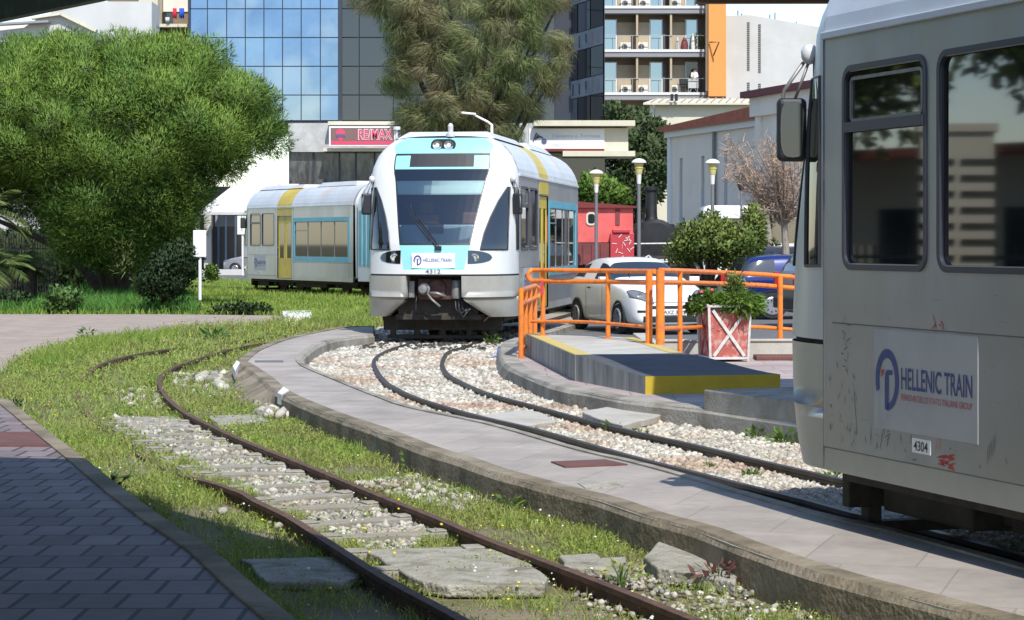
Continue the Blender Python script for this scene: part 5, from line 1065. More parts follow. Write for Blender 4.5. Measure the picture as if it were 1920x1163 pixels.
# white van roof above the bush
T = thing('van', (*Wp(1318, 0, 72).xy, .3), 0, 'white van mostly hidden behind the bush, only its roof showing', 'van')
b = MB(); b.xz_prism([(0,.3),(5.0,.3),(5.0,1.2),(4.6,1.9),(4.2,2.55),(3.9,2.68),(.15,2.72),(0,2.6)], 0, 1.95); b.build('body', 'carwhite', T, bevel=.12, seg=4, smooth='auto'); b = MB(); b.box(.2, 3.4, -.01, .02, 1.5, 2.3); b.build('side_window', 'carglass', T)
for xx in (.9, 4.0):
    for yy in (.0, 1.8): b = MB(); b.lathe([(.2, 0), (.33, 0), (.33, .16), (.2, .16)], (xx, yy, .33), 20, 'Y'); b.build('wheel', 'tyre', T)
# ------------------------------------------------------------------ steam engine and red wagon
lz = 62.; s = F / lz
def WX(px): return (px - PX) / s
def WZ(py): return EYE - (py - HY) / s
T = thing('railway_wagon', (WX(1085), lz, 0), 0, 'faded red wooden railway wagon with a curved roof beside the steam engine', 'wagon'); x0 = 0; xl = WX(1187) - WX(1085)
b = MB(); b.box(-3, xl, 0, 2.4, WZ(455), WZ(388)); b.build('cabin', 'redloco', T, bevel=.01)
b = MB(); N = 10; pr_ = [(-3.1 + (xl + 3.2) * k / N, WZ(388) - .02 + .22 * math.sin(math.pi * (.35 + .6 * k / N))) for k in range(N + 1)]; b.xz_prism(pr_ + [(xl + .1, WZ(388) - .03), (-3.1, WZ(388) - .03)], -.12, 2.5); b.build('roof', 'redroof', T)
b = MB(); b.box(-3, WX(1143) - WX(1085), -.08, 2.4, WZ(497), WZ(456)); 
for k in range(16): xx = -3 + k * .24; b.box(xx, xx + .05, -.12, -.08, WZ(495), WZ(458))
b.build('lower_side', 'redtender', T)
b = MB(); b.box(WX(1143) - WX(1085) + .01, xl + .02, -.2, 2.3, WZ(500), WZ(437)); b.box(WX(1148) - WX(1085), xl - .1, -.25, .2, WZ(437), WZ(430)); cab = b.build('tool_cabinet', 'redp', T, bevel=.02); b = MB(); rr = random.Random(8)
for k in range(16):
    x = WX(1152) - WX(1085) + rr.uniform(0, .45); z = WZ(445) - rr.uniform(0, .7); a = rr.uniform(0, 3.1); b.beam((x, -.215, z), (x + .13*math.cos(a), -.215, z + .13*math.sin(a)), .006, .018)
b.build('graffiti', 'graff', cab)
b = MB(); xa_, xb_ = WX(1099) - WX(1085), WX(1118) - WX(1085); ring(b, xa_, xb_, WZ(423), WZ(398), .06, .05, 0, .03); w = b.build('window', 'cream', T); b = MB(); b.quad((xa_+.04, -.02, WZ(421)), (xb_-.04, -.02, WZ(421)), (xb_-.04, -.02, WZ(400)), (xa_+.04, -.02, WZ(400))); b.build('pane', 'windark', w)
b = MB(); b.box(WX(1154)-WX(1085), WX(1162)-WX(1085), -.03, 0, WZ(422), WZ(393)); b.build('slot', 'redtender', T)
b = MB(); b.box(-3, xl, .2, 2.2, .45, WZ(497)); 
for xx in (-2, .2, 1.2): b.lathe([(.1, 0), (.42, 0), (.42, .12), (.1, .12)], (xx, .1, .45), 22, 'Y')
b.build('underframe', 'under', T)
T = thing('steam_locomotive', (WX(1228), lz + .3, 0), 0, 'black steam locomotive with a tall chimney behind the parking lamps', 'locomotive')
b = MB(); b.lathe([(.0, 0), (.55, .02), (.64, .1), (.66, .3), (.66, 4.2)], (.05, 0, WZ(455)), 26, 'Y'); b.xz_prism([(-1.0, WZ(455)), (-.45, WZ(420)), (.55, WZ(420)), (1.1, WZ(455)), (1.1, WZ(460)), (-1.0, WZ(460))], .2, 3.0); b.build('boiler', 'locoblack', T, smooth='auto')
b = MB(); b.lathe([(.26, WZ(422)), (.2, WZ(415)), (.165, WZ(405)), (.15, WZ(358)), (.2, WZ(356)), (.2, WZ(350)), (.13, WZ(349))], (-.05, .5, 0), 18); b.build('chimney', 'locoblack', T, smooth='auto')
b = MB(); b.box(-1.05, 1.2, -.3, 3.2, WZ(500), WZ(480)); b.box(-1.2, 1.3, -.5, -.3, .55, .95); b.box(-.9, 1.0, -.2, 3, .4, WZ(499)); b.build('frame', 'under', T)
b = MB(); b.tube([(-1.0, -.35, WZ(456)), (-.85, -.4, WZ(458)), (.3, -.4, WZ(457)), (.9, -.35, WZ(456))], .03, 6); b.build('handrail', 'iron', T)
b = MB(); [b.beam((x, -.31, z), (x + dx, -.31, z + dz), .006, .035) for x, z, dx, dz in ((-.35, WZ(487), .18, .12), (-.17, WZ(479), .12, -.12), (-.05, WZ(487), -.2, .0), (.1, WZ(488), .3, .02), (.2, WZ(490), .35, -.03))]; b.build('graffiti', 'graff', T)
# ------------------------------------------------------------------ lamps and signs
lamps = [(1118, 318, 60, 'yellow and white street lamp furthest left, above the red wagon'), (1198, 297, 57, 'yellow and white street lamp in front of the steam engine'), (1336, 298, 57, 'yellow and white street lamp in front of the grey building wall')]
L0_ = None
def lamp_build(h):
    T = thing('street_lamp', (0, 0, 0), 0)
    b = MB(); b.tube([(0, 0, 0), (0, 0, .8), (0, 0, h - .6)], [.065, .05, .045], 12); b.lathe([(.10, 0), (.10, .25), (.07, .3)], (0, 0, 0), 14); b.build('post', 'postgrey', T, smooth='auto')
    b = MB(); b.lathe([(.05, h-.62), (.065, h-.40), (.07, h-.38)], (0, 0, 0), 16); b.build('socket', 'lampwhite', T, smooth='auto')
    b = MB(); b.lathe([(.075, h-.38), (.10, h-.27), (.10, h-.25), (.115, h-.245), (.115, h-.22), (.10, h-.215), (.12, h-.12)], (0, 0, 0), 18); b.build('lantern', 'lampyel', T, smooth='auto')
    b = MB(); b.lathe([(.13, h-.12), (.19, h-.11), (.19, h-.095), (.15, h-.045), (.07, h-.01), (0, h)], (0, 0, 0), 22); b.build('hood', 'lampwhite', T, smooth='auto'); return T
for x, y, Z, lab in lamps:
    p = Wp(x, y, Z); h = p.z - .04
    if L0_ is None: L0_ = lamp_build(h); t = L0_; h0 = h
    else: t = copy_tree(L0_); t.scale = (1, 1, h / h0)
    t.location = (p.x, p.y, .04); t.rotation_euler = (0, 0, 0); tag(t, lab, 'street lamp', 'yellow lamps of the car park')
p = Wp(1390, 325, 66); T = thing('street_lamp', (p.x, p.y, .04), 0, 'thin old lantern lamp post before the bare twiggy tree', 'street lamp'); b = MB(); b.tube([(0,0,0),(0,0,p.z-.5)], .035, 8); b.build('post', 'iron', T); b = MB(); b.lathe([(.06, p.z-.55),(.16, p.z-.25),(.18,p.z-.2),(.05,p.z-.05),(0,p.z+.02)], (0,0,0), 8); b.build('lantern', 'locoblack', T)
p = Wp(872, 214, 92); q = Wp(922, 262, 92); T = thing('street_lamp', (q.x, q.y, 0), 0, 'slim white curved arm street light above the turquoise train roof', 'street lamp'); b = MB(); b.tube([(0,0,0),(0,0,q.z),(0,0,q.z+.6),(-.15,0,q.z+.72),(p.x-q.x+.3,0,p.z)], [.09,.07,.06,.05,.04], 8); b.build('post', 'whitesteel', T, smooth='auto'); b = MB(); b.obox((p.x-q.x+.15, 0, p.z+.02), (.6, .22, .09), 0, 0, 0, .1); b.build('lamp_head', 'whitesteel', T, bevel=.03)
def sign(px, pyt, pyb, Z, w, hpx, label, base_y, back=False, rz=0):
    p = Wp(px, pyt, Z); zb = ZG if base_y is None else Wp(px, base_y, Z).z; T = thing('sign', (p.x, p.y, zb), rz, label, 'sign'); H_ = p.z - zb; h_ = (pyb - pyt) * Z / F
    b = MB(); b.tube([(0,0,-.1),(0,0,H_)], .045, 8); b.build('post', 'whitesteel', T); b = MB(); b.box(-w/2, w/2, -.08, -.05, H_ - h_, H_); b.build('panel', 'whitesteel', T, bevel=.01); return T, H_
sign(375, 432, 482, 62, .36, 50, 'plain white sign on a white post in the meadow by the pine', 556)
T, H_ = sign(455, 405, 440, 90, .42, 35, 'white road sign with a dark bend symbol beside the far train', 512)
b = MB(); b.beam((-.02, -.085, H_ - .62), (-.02, -.085, H_ - .35), .008, .07); b.beam((-.02, -.085, H_ - .37), (.1, -.085, H_ - .2), .008, .07); b.build('symbol', 'rubber', T)
# ------------------------------------------------------------------ trees
def crown_points(poly, Z0, depth, n, edge=1.4, front=.75, rr=(.6, 1.0)):      # clump centres filling a rounded volume of a given outline
    P = [(p[0], p[1]) for p in poly]; lo = np.min(P, 0); hi = np.max(P, 0); out = []
    while len(out) < n:
        x = rng.uniform(lo[0], hi[0], 400); y = rng.uniform(lo[1], hi[1], 400); ok = pip(x, y, P); x, y = x[ok], y[ok]; d = edge_dist(x, y, P)
        for a, b_, e in zip(x, y, d):
            r = R.uniform(*rr); em = e * Z0 / F
            if em < r * .6: continue
            t = math.sqrt(max(0, 1 - (1 - min(1, em / (edge * 2))) ** 2)); side = -1 if R.random() < front else 1; w = Wp(a, b_, Z0); out.append((w.x, Z0 + side * depth * t * R.uniform(.8, 1.0), w.z, r))
            if len(out) >= n: break
    return out
def trunk(T, base, forks, m='bark', r=.25):
    b = MB(); mid = Vector(base)
    for f in forks:
        f = Vector(f); L = f.length; a = mid.copy(); c = Vector((f.x * .25, f.y * .25, f.z * .45)); d = Vector((f.x * .6, f.y * .6, f.z * .75)); b.tube(smooth_path([a, c, d, f], .5), [r * (1 - .85 * k / max(1, len(smooth_path([a, c, d, f], .5)) - 1)) for k in range(len(smooth_path([a, c, d, f], .5)))], 8)
    return b.build('trunk', m, T, smooth=True)
def tree(name, base, cl, per, L, W, m, label, kind='needle', forks=10, tr=.25, bark='bark', cat='tree', up=.25, core=None, group=None):
    T = thing(name, tuple(base), 0, label, cat, group); C_ = np.array(cl); C_[:, :3] -= np.array(base); Ps, Ds, Ls, Us = [], [], [], []
    for (x, y, z, r) in C_:
        n = max(6, int(per * r * r)); u = unit(n)
        if kind == 'needle':
            rad = r * (.45 + .5 * rng.random(n) ** .6) * (1 + .14 * np.sin(u[:, 0] * 7 + x * 9) * np.sin(u[:, 2] * 8 + z * 7) * np.sin(u[:, 1] * 7 + y * 5)); p = u * rad[:, None] * np.array([1, 1, .9]); d = u + rng.normal(0, .32, (n, 3)) + np.array([0, 0, up]); l = rng.uniform(.6, 1.2, n) * L
        elif kind == 'droop':
            rad = r * rng.random(n) ** .5; p = u * rad[:, None] * np.array([1, 1, .9]); s_ = np.array([R.gauss(0, .9), R.gauss(0, .9), 0]); d = u * .7 + s_ * .7 + np.array([0, 0, -.8]) + rng.normal(0, .38, (n, 3)); l = rng.uniform(.5, 1.4, n) * L
        else:
            rad = r * rng.random(n) ** .4; p = u * rad[:, None]; d = u + rng.normal(0, .7, (n, 3)) + np.array([0, 0, up]); l = rng.uniform(.6, 1.3, n) * L
        Ps.append(p + np.array([x, y, z])); Ds.append(d); Ls.append(l); Us.append(u)
    P, D, L_ = map(np.concatenate, (Ps, Ds, Ls)); w = L_ * (W / L); U = np.concatenate(Us)
    V, Fc = (leaves if kind == 'leaf' else blades)(P, D, L_, w); k_ = len(V) // len(P)
    VV = V.reshape(len(P), k_, 3); fn = np.cross(VV[:, 1] - VV[:, 0], VV[:, 2] - VV[:, 0]); flip = (fn * U).sum(1) < 0; VV[flip] = VV[flip][:, [1, 0, 2] if k_ == 3 else [0, 3, 2, 1]]
    fn = np.where(flip[:, None], -fn, fn); fn /= np.linalg.norm(fn, axis=1)[:, None] + 1e-9; cc = C_[:, :3].mean(0); out_ = P - cc; out_ /= np.linalg.norm(out_, axis=1)[:, None] + 1e-9
    N_ = U * 1.3 + out_ * .15 + fn * .4; N_ /= np.linalg.norm(N_, axis=1)[:, None]; np_mesh('crown', VV.reshape(-1, 3), Fc, m, T, normals=np.repeat(N_, k_, 0))
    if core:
        big = C_[C_[:, 3] > np.median(C_[:, 3]) * .8]; o = stones(big[:, :2], big[:, 3] * core, big[:, 2] - big[:, 3] * .1, 'shade_core', 'corebr' if kind == 'droop' else 'core', T, .9)
    if forks:
        sel = [C_[i] for i in rng.choice(len(C_), min(forks, len(C_)), replace=False)]; trunk(T, (0, 0, -.2), [s[:3] for s in sel], bark, tr)
    return T
PINE = [(-260,180),(-150,110),(-40,100),(0,108),(35,82),(75,74),(105,80),(140,62),(190,66),(215,72),(245,54),(310,50),(360,58),(392,72),(432,84),(447,108),(452,130),(500,128),(515,148),(532,180),(541,215),(536,260),(540,300),(524,330),(500,345),(468,352),(440,366),(420,392),(400,420),(392,448),(372,462),(352,476),(330,470),(300,490),(280,505),(255,515),(225,510),(205,522),(175,510),(150,515),(125,500),(95,500),(80,460),(78,415),(40,398),(-20,400),(-150,420),(-260,400)]
pcx = Wp(215, 0, 70)
cl = crown_points(PINE, 69, 4.2, 400, 1.9, .88, (.55, 1.0))
cl = [c for c in cl if not (c[1] < 69 and pip(np.array([PX + F * c[0] / c[1]]), np.array([HY - F * (c[2] - EYE) / c[1]]), [(150,185),(235,215),(320,250),(310,285),(245,275),(180,240)])[0] and R.random() < .8)]
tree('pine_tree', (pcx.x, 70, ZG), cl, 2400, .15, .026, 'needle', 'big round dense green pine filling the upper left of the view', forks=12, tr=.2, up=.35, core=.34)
# dead brown tufts low in the pine
cl = [(*Wp(x, y, 65.4), .4) for x, y in ((232,468),(240,490),(228,505),(198,385),(260,212))]
tree('dry_branch', tuple(Wp(235, 500, 65.4)), cl, 260, .22, .02, 'casu', 'brownish dry tuft hanging at the bottom of the big pine', forks=0, cat='branch')
CAS = [(655,-60),(1060,-60),(1066,20),(1074,80),(1072,130),(1058,165),(1040,190),(1005,215),(985,250),(970,290),(950,300),(900,290),(850,300),(760,300),(748,262),(742,235),(752,200),(738,215),(722,195),(718,160),(708,130),(735,110),(715,75),(700,40),(668,30),(650,0)]
tree('casuarina_tree', (*Wp(890, 0, 98).xy, ZG), crown_points(CAS, 98, 4.0, 340, 1.6, .8, (.3, .68)), 1500, .40, .020, 'casu', 'tall feathery olive brown tree rising behind the turquoise fronted train', 'droop', 34, .26)
G1 = [(1135,195),(1150,175),(1165,200),(1178,215),(1200,195),(1215,215),(1235,230),(1250,225),(1262,270),(1258,330),(1245,350),(1240,380),(1210,400),(1150,400),(1130,370),(1140,310),(1130,260)]
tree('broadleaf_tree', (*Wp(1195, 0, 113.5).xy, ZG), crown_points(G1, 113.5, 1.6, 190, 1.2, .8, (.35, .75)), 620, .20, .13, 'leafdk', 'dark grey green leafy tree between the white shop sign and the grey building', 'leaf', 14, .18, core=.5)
G2 = [(1088,335),(1110,325),(1130,340),(1160,345),(1172,365),(1180,392),(1088,395)]
tree('broadleaf_tree', (*Wp(1130, 0, 74).xy, ZG), crown_points(G2 + [(1180,430),(1088,430)], 74, .8, 60, .8, .8, (.28, .5)), 900, .15, .10, 'leafbr', 'bright green bushy tree behind the roof of the red wagon', 'leaf', 6, .12)
G3 = [(1240,470),(1252,445),(1268,434),(1275,420),(1302,420),(1318,404),(1330,396),(1345,410),(1368,420),(1392,420),(1405,430),(1414,450),(1410,470),(1398,490),(1360,500),(1300,502),(1258,492)]
tree('laurel_bush', (*Wp(1325, 0, 54).xy, .04), crown_points(G3, 54, 1.0, 120, .9, .8, (.15, .30)), 1500, .10, .055, 'leafbush', 'big rounded green bush between the steam engine and the blue car', 'leaf', 10, .1, cat='bush')
tree('laurel_bush', (*Wp(1400, 0, 58).xy, .04), crown_points([(1392,480),(1395,420),(1402,385),(1412,368),(1424,385),(1432,430),(1432,480)], 58, .4, 40, .6, .8, (.18, .3)), 1500, .10, .05, 'leafbush', 'narrow pointed green shrub at the right of the big bush', 'leaf', 4, .06, cat='bush')
G4 = [(262,540),(275,500),(300,475),(330,455),(352,450),(366,470),(362,510),(352,545),(320,560),(280,560)]
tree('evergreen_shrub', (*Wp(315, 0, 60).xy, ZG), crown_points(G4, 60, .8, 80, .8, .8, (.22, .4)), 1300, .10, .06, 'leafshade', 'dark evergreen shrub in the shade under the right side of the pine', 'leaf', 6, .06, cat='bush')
tree('undergrowth', (*Wp(440, 0, 59).xy, ZG), crown_points([(385,590),(392,575),(430,572),(470,570),(520,574),(527,588),(460,592)], 59.5, .3, 60, .4, .8, (.12, .2)), 1500, .09, .05, 'leafshade', 'low dark bramble strip standing in for bush shadow right of the pine', 'leaf', 0, cat='bush')  # dark leaves put the bush's cast shadow into colour
tree('undergrowth', (*Wp(350, 0, 61).xy, ZG), crown_points([(325,578),(335,562),(360,565),(388,578),(380,590),(345,586)], 61, .3, 26, .4, .8, (.10, .2)), 1500, .09, .05, 'leafshade', 'smaller dark bramble just under the evergreen shrub', 'leaf', 0, cat='bush')
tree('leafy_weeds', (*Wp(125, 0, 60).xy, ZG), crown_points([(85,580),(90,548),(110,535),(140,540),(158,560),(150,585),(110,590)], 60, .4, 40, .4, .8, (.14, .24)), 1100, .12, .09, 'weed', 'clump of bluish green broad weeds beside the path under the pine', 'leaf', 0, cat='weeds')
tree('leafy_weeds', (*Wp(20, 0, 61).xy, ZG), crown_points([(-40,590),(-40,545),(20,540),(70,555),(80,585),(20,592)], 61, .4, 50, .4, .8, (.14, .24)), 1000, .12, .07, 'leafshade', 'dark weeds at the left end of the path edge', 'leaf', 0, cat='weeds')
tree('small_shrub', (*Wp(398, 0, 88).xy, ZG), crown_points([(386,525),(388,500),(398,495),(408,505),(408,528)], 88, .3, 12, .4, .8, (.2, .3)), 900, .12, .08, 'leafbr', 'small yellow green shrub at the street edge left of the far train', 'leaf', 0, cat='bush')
# hedge dark enough to carry the shade under the pine, and fence
tree('hedge', (*Wp(120, 0, 78).xy, ZG), crown_points([(-80,560),(-80,440),(60,430),(200,440),(340,440),(372,470),(372,545),(200,560)], 80, .8, 230, .9, .8, (.4, .7)), 420, .16, .10, 'leafshade', 'hedge behind the pine, its leaves darkened for the shade there', 'leaf', 0, cat='hedge', core=.8)
T = thing('fence', (*Wp(-60, 0, 76).xy, ZG), 0, 'dark railing fence with pale gaps behind the palm at the left edge', 'fence'); b = MB(); w = F / 76
for k in range(34): b.box(k * .09, k * .09 + .035, 0, .03, 0, EYE - (432 - HY) / w)
for z in (468, 535): b.box(0, 3.2, .03, .06, EYE - (z - HY) / w - ZG, EYE - (z - HY) / w - ZG + .06)
b.build('bars', 'fence', T)
def palm(px, py, Z, h, n, L, label):
    p = Wp(px, py, Z); T = thing('palm_tree', (p.x, p.y, ZG), 0, label, 'palm'); top = p.z - ZG; b = MB(); b.tube([(0,0,0),(.05,0,top*.5),(0,0,top)], [.22,.18,.2], 10); b.build('trunk', 'bark', T); Ps, Ds, Ls = [], [], []
    for k in range(n):
        a = R.uniform(0, 6.28); e = R.uniform(-.1, 1.2); d = Vector((math.cos(a) * math.cos(e), math.sin(a) * math.cos(e), math.sin(e))); q = Vector((0, 0, top))
        for j in range(26):
            t = j / 25; q = q + d * L / 26; d = (d + Vector((0, 0, -.055))).normalized(); s_ = d.cross(Vector((0, 0, 1))).normalized()
            for sg in (-1, 1): Ps.append(tuple(q)); Ds.append(tuple(d * .7 + s_ * sg + Vector((0, 0, -.35)))); Ls.append(.5 * math.sin(math.pi * (.12 + .85 * t)))
    V, Fc = blades(np.array(Ps), np.array(Ds), np.array(Ls), .035); np_mesh('fronds', V, Fc, 'palm', T)
palm(-22, 400, 66, 2, 26, 1.6, 'pale green palm with drooping fronds at the left edge'); palm(56, 505, 70, 1, 14, .9, 'small young palm in the dark gap left of the pine'); palm(5, 500, 64, 1, 16, 1.0, 'low palm with dry fronds at the left edge above the path')
# bare twiggy tree
T = thing('bare_tree', (*Wp(1468, 0, 62).xy, .04), 0, 'bare twiggy tree with dry tan twigs in front of the grey buildings', 'tree'); s = F / 62
b = MB(); bx_ = Wp(1475, 0, 62); b.tube([(.1,0,0),(.08,0,1.6),(0,0,2.9)], [.12,.10,.08], 8)
Ps, Ds, Ls = [], [], []
for k in range(90):
    tx = R.uniform(1362, 1530); ty = R.uniform(258, 405) if tx > 1390 else R.uniform(258, 330); e = Wp(tx, ty, 62 + R.uniform(-1.4, 1.4)); e = Vector((e.x - bx_.x + .12, e.y - 62, e.z - .04)); m_ = Vector((e.x * .4 + R.uniform(-.2, .2), e.y * .4, 2.6 + (e.z - 2.6) * .35)); pts_ = smooth_path([(0, 0, 2.2), m_, e], .4); b.tube(pts_, [.035 * (1 - .8 * i / len(pts_)) for i in range(len(pts_))], 4)
    for q in pts_[len(pts_)//3:]:
        for j in range(16): Ps.append(tuple(q + Vector((R.gauss(0, .10), R.gauss(0, .10), R.gauss(0, .10))))); Ds.append((R.gauss(0, 1), R.gauss(0, 1), R.gauss(.25, .8))); Ls.append(R.uniform(.1, .34))
b.build('trunk', 'barkl', T); V, Fc = blades(np.array(Ps), np.array(Ds), np.array(Ls), .022); np_mesh('crown', V, Fc, 'twig', T)
T = thing('plane_tree', (*Wp(1440, 0, 70).xy, .04), 0, 'pale bare trunk with a tuft of grey leaves beside the dark doorway', 'tree'); b = MB(); b.tube([(0,0,0),(.05,0,1.5),(-.1,0,3.2)], [.16,.13,.08], 8); b.build('trunk', 'barkl', T); bush_parts(T, [(.05,-.1,1.0,.4,.5),(.1,0,1.5,.3,.4)], 500, .12, .6, 'leafdk')
# trees and building across the tracks on the left, seen mirrored in the big train's windows
for i, (x, y, r, h) in enumerate(((-13.5, 31, 2.6, 5.6), (-18, 27, 3.0, 6.5), (-19, 37, 2.8, 6), (-13.5, 23.5, 2.2, 5.2), (-24, 45, 3.5, 7.5))):
    cl = [(x + R.gauss(0, r*.42), y + R.gauss(0, r*.42), h + R.gauss(0, r*.35), R.uniform(.7, 1.1)) for _ in range(60)]; tree('roadside_tree', (x, y, ZG), cl, 260, .26, .17, 'leafbush', ('leafy tree outside the left edge opposite the big train, nearest of five', 'second leafy tree outside the left edge', 'third leafy tree outside the left edge', 'smallest leafy tree outside the left edge', 'farthest leafy tree outside the left edge')[i], 'leaf', 6, .2)
T = thing('station_building', (-27, 30, ZG), 0, 'cream station building outside the left edge of the view', 'building'); b = MB(); b.box(0, 6, -10, 12, 0, 3.6); b.build('wall', 'wallcream', T); b = MB(); b.box(-.3, 6.4, -10.4, 12.4, 3.6, 3.8); b.build('roof', 'rooftile', T)
for k in range(6): b = MB(); b.box(5.98, 6.04, -8.5 + k * 3.3, -7.3 + k * 3.3, .9, 2.6); b.build('window', 'windark', T)
T = thing('striped_prop', (-9.6, 23.3, ZP), .75, 'pale kiosk with dark slats, added outside the left edge to be mirrored in the big train', 'prop'); b = MB(); b.box(-.45, .45, -.3, .3, 0, 3.1); b.box(-.5, .5, -.35, .35, 3.1, 3.2); b.build('pale_box', 'wallcream', T); b = MB(); [b.box(-.47, -.04, -.33, .33, .3 + k * .2, .36 + k * .2) for k in range(13)]; [b.box(.04, .47, -.33, .33, .3 + k * .2, .36 + k * .2) for k in range(13)]; b.build('dark_slat', 'windark', T)  # unseen stand added only for the striped reflection in the train window
T = thing('fence', (-12.2, 26, ZG), 0, 'black iron fence outside the left edge of the view', 'fence'); b = MB()
for k in range(70): b.box(-.02, .02, -5 + k * .18, -4.97 + k * .18, 0, 1.9)
b.box(-.03, .03, -5, 7.6, 1.7, 1.75); b.box(-.03, .03, -5, 7.6, .2, .25); b.build('bars', 'fence', T)
# ------------------------------------------------------------------ buildings
ZB = 142.; sB = F / ZB
def bX(px, Z=ZB): return (px - PX) * Z / F
def bZ(py, Z=ZB): return EYE - (py - HY) * Z / F
T = thing('office_building', (0, ZB, ZG), 0, 'glass fronted office block with blue mirror panes beside dark panes', 'building')
T.location = (0, ZB, 0)
b = MB(); b.box(bX(356), bX(1075), .35, 14, bZ(231), bZ(-90)); b.build('wall', 'mull', T)
xs = [355, 388, 424, 459, 494, 529, 564, 600, 634]; ys = [-90, -37, 14, 17 + 0, 70, 124, 178, 228]; ys = [-88, -37, 16, 70, 124, 178, 226]
for i in range(8):
    for j in range(6):
        b = MB(); x0, x1, z0, z1 = bX(xs[i]) + .03, bX(xs[i+1]) - .03, bZ(ys[j+1]) + .03, bZ(ys[j]) - .03; t1, t2, t3 = (R.uniform(-.012, .012) for _ in range(3)); b.quad((x0, .25 + t1, z0), (x1, .25 + t2, z0), (x1, .25 + t2 + t3, z1), (x0, .25 + t1 + t3, z1)); b.build('window', 'curtain', T)
xs = [640, 673, 737, 800, 862, 925, 990, 1040]
for i in range(7):
    for j in range(6):
        b = MB(); x0, x1, z0, z1 = bX(xs[i]) + .03, bX(xs[i+1]) - .03, bZ(ys[j+1]) + .03, bZ(ys[j]) - .03; b.quad((x0, .2, z0), (x1, .2, z0), (x1, .2, z1), (x0, .2, z1)); b.build('window', 'curtaindk', T)
b = MB(); b.box(bX(634), bX(641), .05, .4, bZ(228), bZ(-90)); b.box(bX(352), bX(356), .05, .4, bZ(240), bZ(-90)); b.build('corner_post', 'mull', T)
b = MB(); b.box(bX(540), bX(1180), .05, 12, bZ(285), bZ(231)); b.build('concrete_band', 'greyband', T)
b = MB(); b.box(bX(617), bX(742), -.9, .3, bZ(236), bZ(229)); b.box(bX(608), bX(742), -.9, .3, bZ(285), bZ(279)); b.build('ledge', 'cream', T)
b = MB(); b.box(bX(540), bX(1000), .5, 10, ZG, bZ(285)); b.build('ground_floor', 'marblepanel', T)
b = MB(); [b.box(bX(x), bX(x) + .1, .42, .52, ZG, bZ(286)) for x in (585, 634, 665, 700)]; b.build('mullion', 'mull', T)
# angled glazed wing on the right
p0, p1 = Vector((bX(1040, 146), 4.0, 0)), Vector((bX(1133, 136), -6.0, 0)); cols_ = 4; fl = [(-80, -18), (-18, 42), (42, 100), (100, 158)]
wd = MB(); wd.prism([p0.xy, p1.xy, (p1.x + .4, 3), (p0.x, 8)], bZ(232, 136), bZ(-90, 136)); wing = wd.build('glazed_wing', 'mull', T)
zt_, zb_ = bZ(-90, 136), bZ(232, 136); H_ = 2.95; z = zb_ + .1; k = 0; n = (p1 - p0).normalized(); nn = Vector((n.y, -n.x, 0)) * .05
if nn.y > 0: nn = -nn
while z < zt_ - 1:
    for i in range(cols_):
        a, c = p0.lerp(p1, i / cols_ + .01) + nn, p0.lerp(p1, (i + 1) / cols_ - .01) + nn
        b = MB(); b.quad((a.x, a.y, z), (c.x, c.y, z), (c.x, c.y, z + 1.75), (a.x, a.y, z + 1.75)); b.build('window', 'winblue' if (i + k) % 3 == 1 else 'curtaindk', wing)
    a, c = p0 + nn * 1.5, p1 + nn * 1.5; b = MB(); b.quad((a.x, a.y, z + 1.8), (c.x, c.y, z + 1.8), (c.x, c.y, z + 2.9), (a.x, a.y, z + 2.9)); b.build('spandrel', 'spandrel', wing)
    b = MB(); [b.beam(p0.lerp(p1, t) + nn * 2 + Vector((0, 0, z + 1.95)), p0.lerp(p1, t) + nn * 2 + Vector((0, 0, z + 2.7)), .12, .05) for t in (.08, .2, .3, .42, .55, .68, .8, .9)]; b.build('spandrel_bars', 'mull', wing); z += H_; k += 1
# shop signs
T = thing('shop_sign', (bX(617, 140.5), 140.5, 0), 0, 'wide red and brown estate agent sign with a balloon on a cream ledge', 'sign'); w_ = bX(742, 140.5) - bX(617, 140.5); z0, z1 = bZ(274, 140.5), bZ(237, 140.5)
b = MB(); b.box(0, w_, 0, .3, z0, z1); b.build('frame', 'signwhite', T); b = MB(); b.box(.1, w_ - .1, -.02, 0, z0 + .32, z1 - .1); b.build('panel', 'signbrown', T); b = MB(); b.box(.1, w_ - .1, -.021, 0, z0 + .08, z0 + .31); b.build('stripe', 'signred', T)
b = MB(); b.lathe([(.0, -.04), (.30, -.035), (.30, 0)], (.72, 0, z0 + .78), 20, 'Y'); b.add([(.48, -.03, z0 + .62), (.96, -.03, z0 + .62), (.80, -.03, z0 + .32), (.64, -.03, z0 + .32)], [(0,1,2,3)]); b.build('balloon', 'signred', T); b = MB(); b.box(.44, 1.0, -.055, -.045, z0 + .56, z0 + .74); b.build('balloon_band', 'signinkd', T)
b = MB(); add_text(b, 'RE/MAX', (1.85, -.03, z0 + .42), (1, 0, 0), (0, 0, 1), 2.1, .62, .02); b.build('lettering', 'signred', T, recalc=False)
b = MB(); add_text(b, 'RE/MAX', (1.82, -.024, z0 + .39), (1, 0, 0), (0, 0, 1), 2.16, .68, .045); b.build('lettering_outline', 'signwhite', T, recalc=False)  # white print edge round the red letters
ZS = 107.; T = thing('shop_sign', (bX(992, ZS), ZS, 0), 0, 'white shop sign with faint grey script in a cream frame right of the train roof', 'sign'); w_ = bX(1178, ZS) - bX(992, ZS); z0, z1 = bZ(283, ZS), bZ(242, ZS)
b = MB(); b.box(0, w_, 0, 3, z0 - .02, z1 + .05); b.build('box', 'cream', T); b = MB(); b.box(0, bX(1133, ZS) - bX(992, ZS), -.06, 0, z0 + .1, z1); b.build('panel', 'signwhite', T)
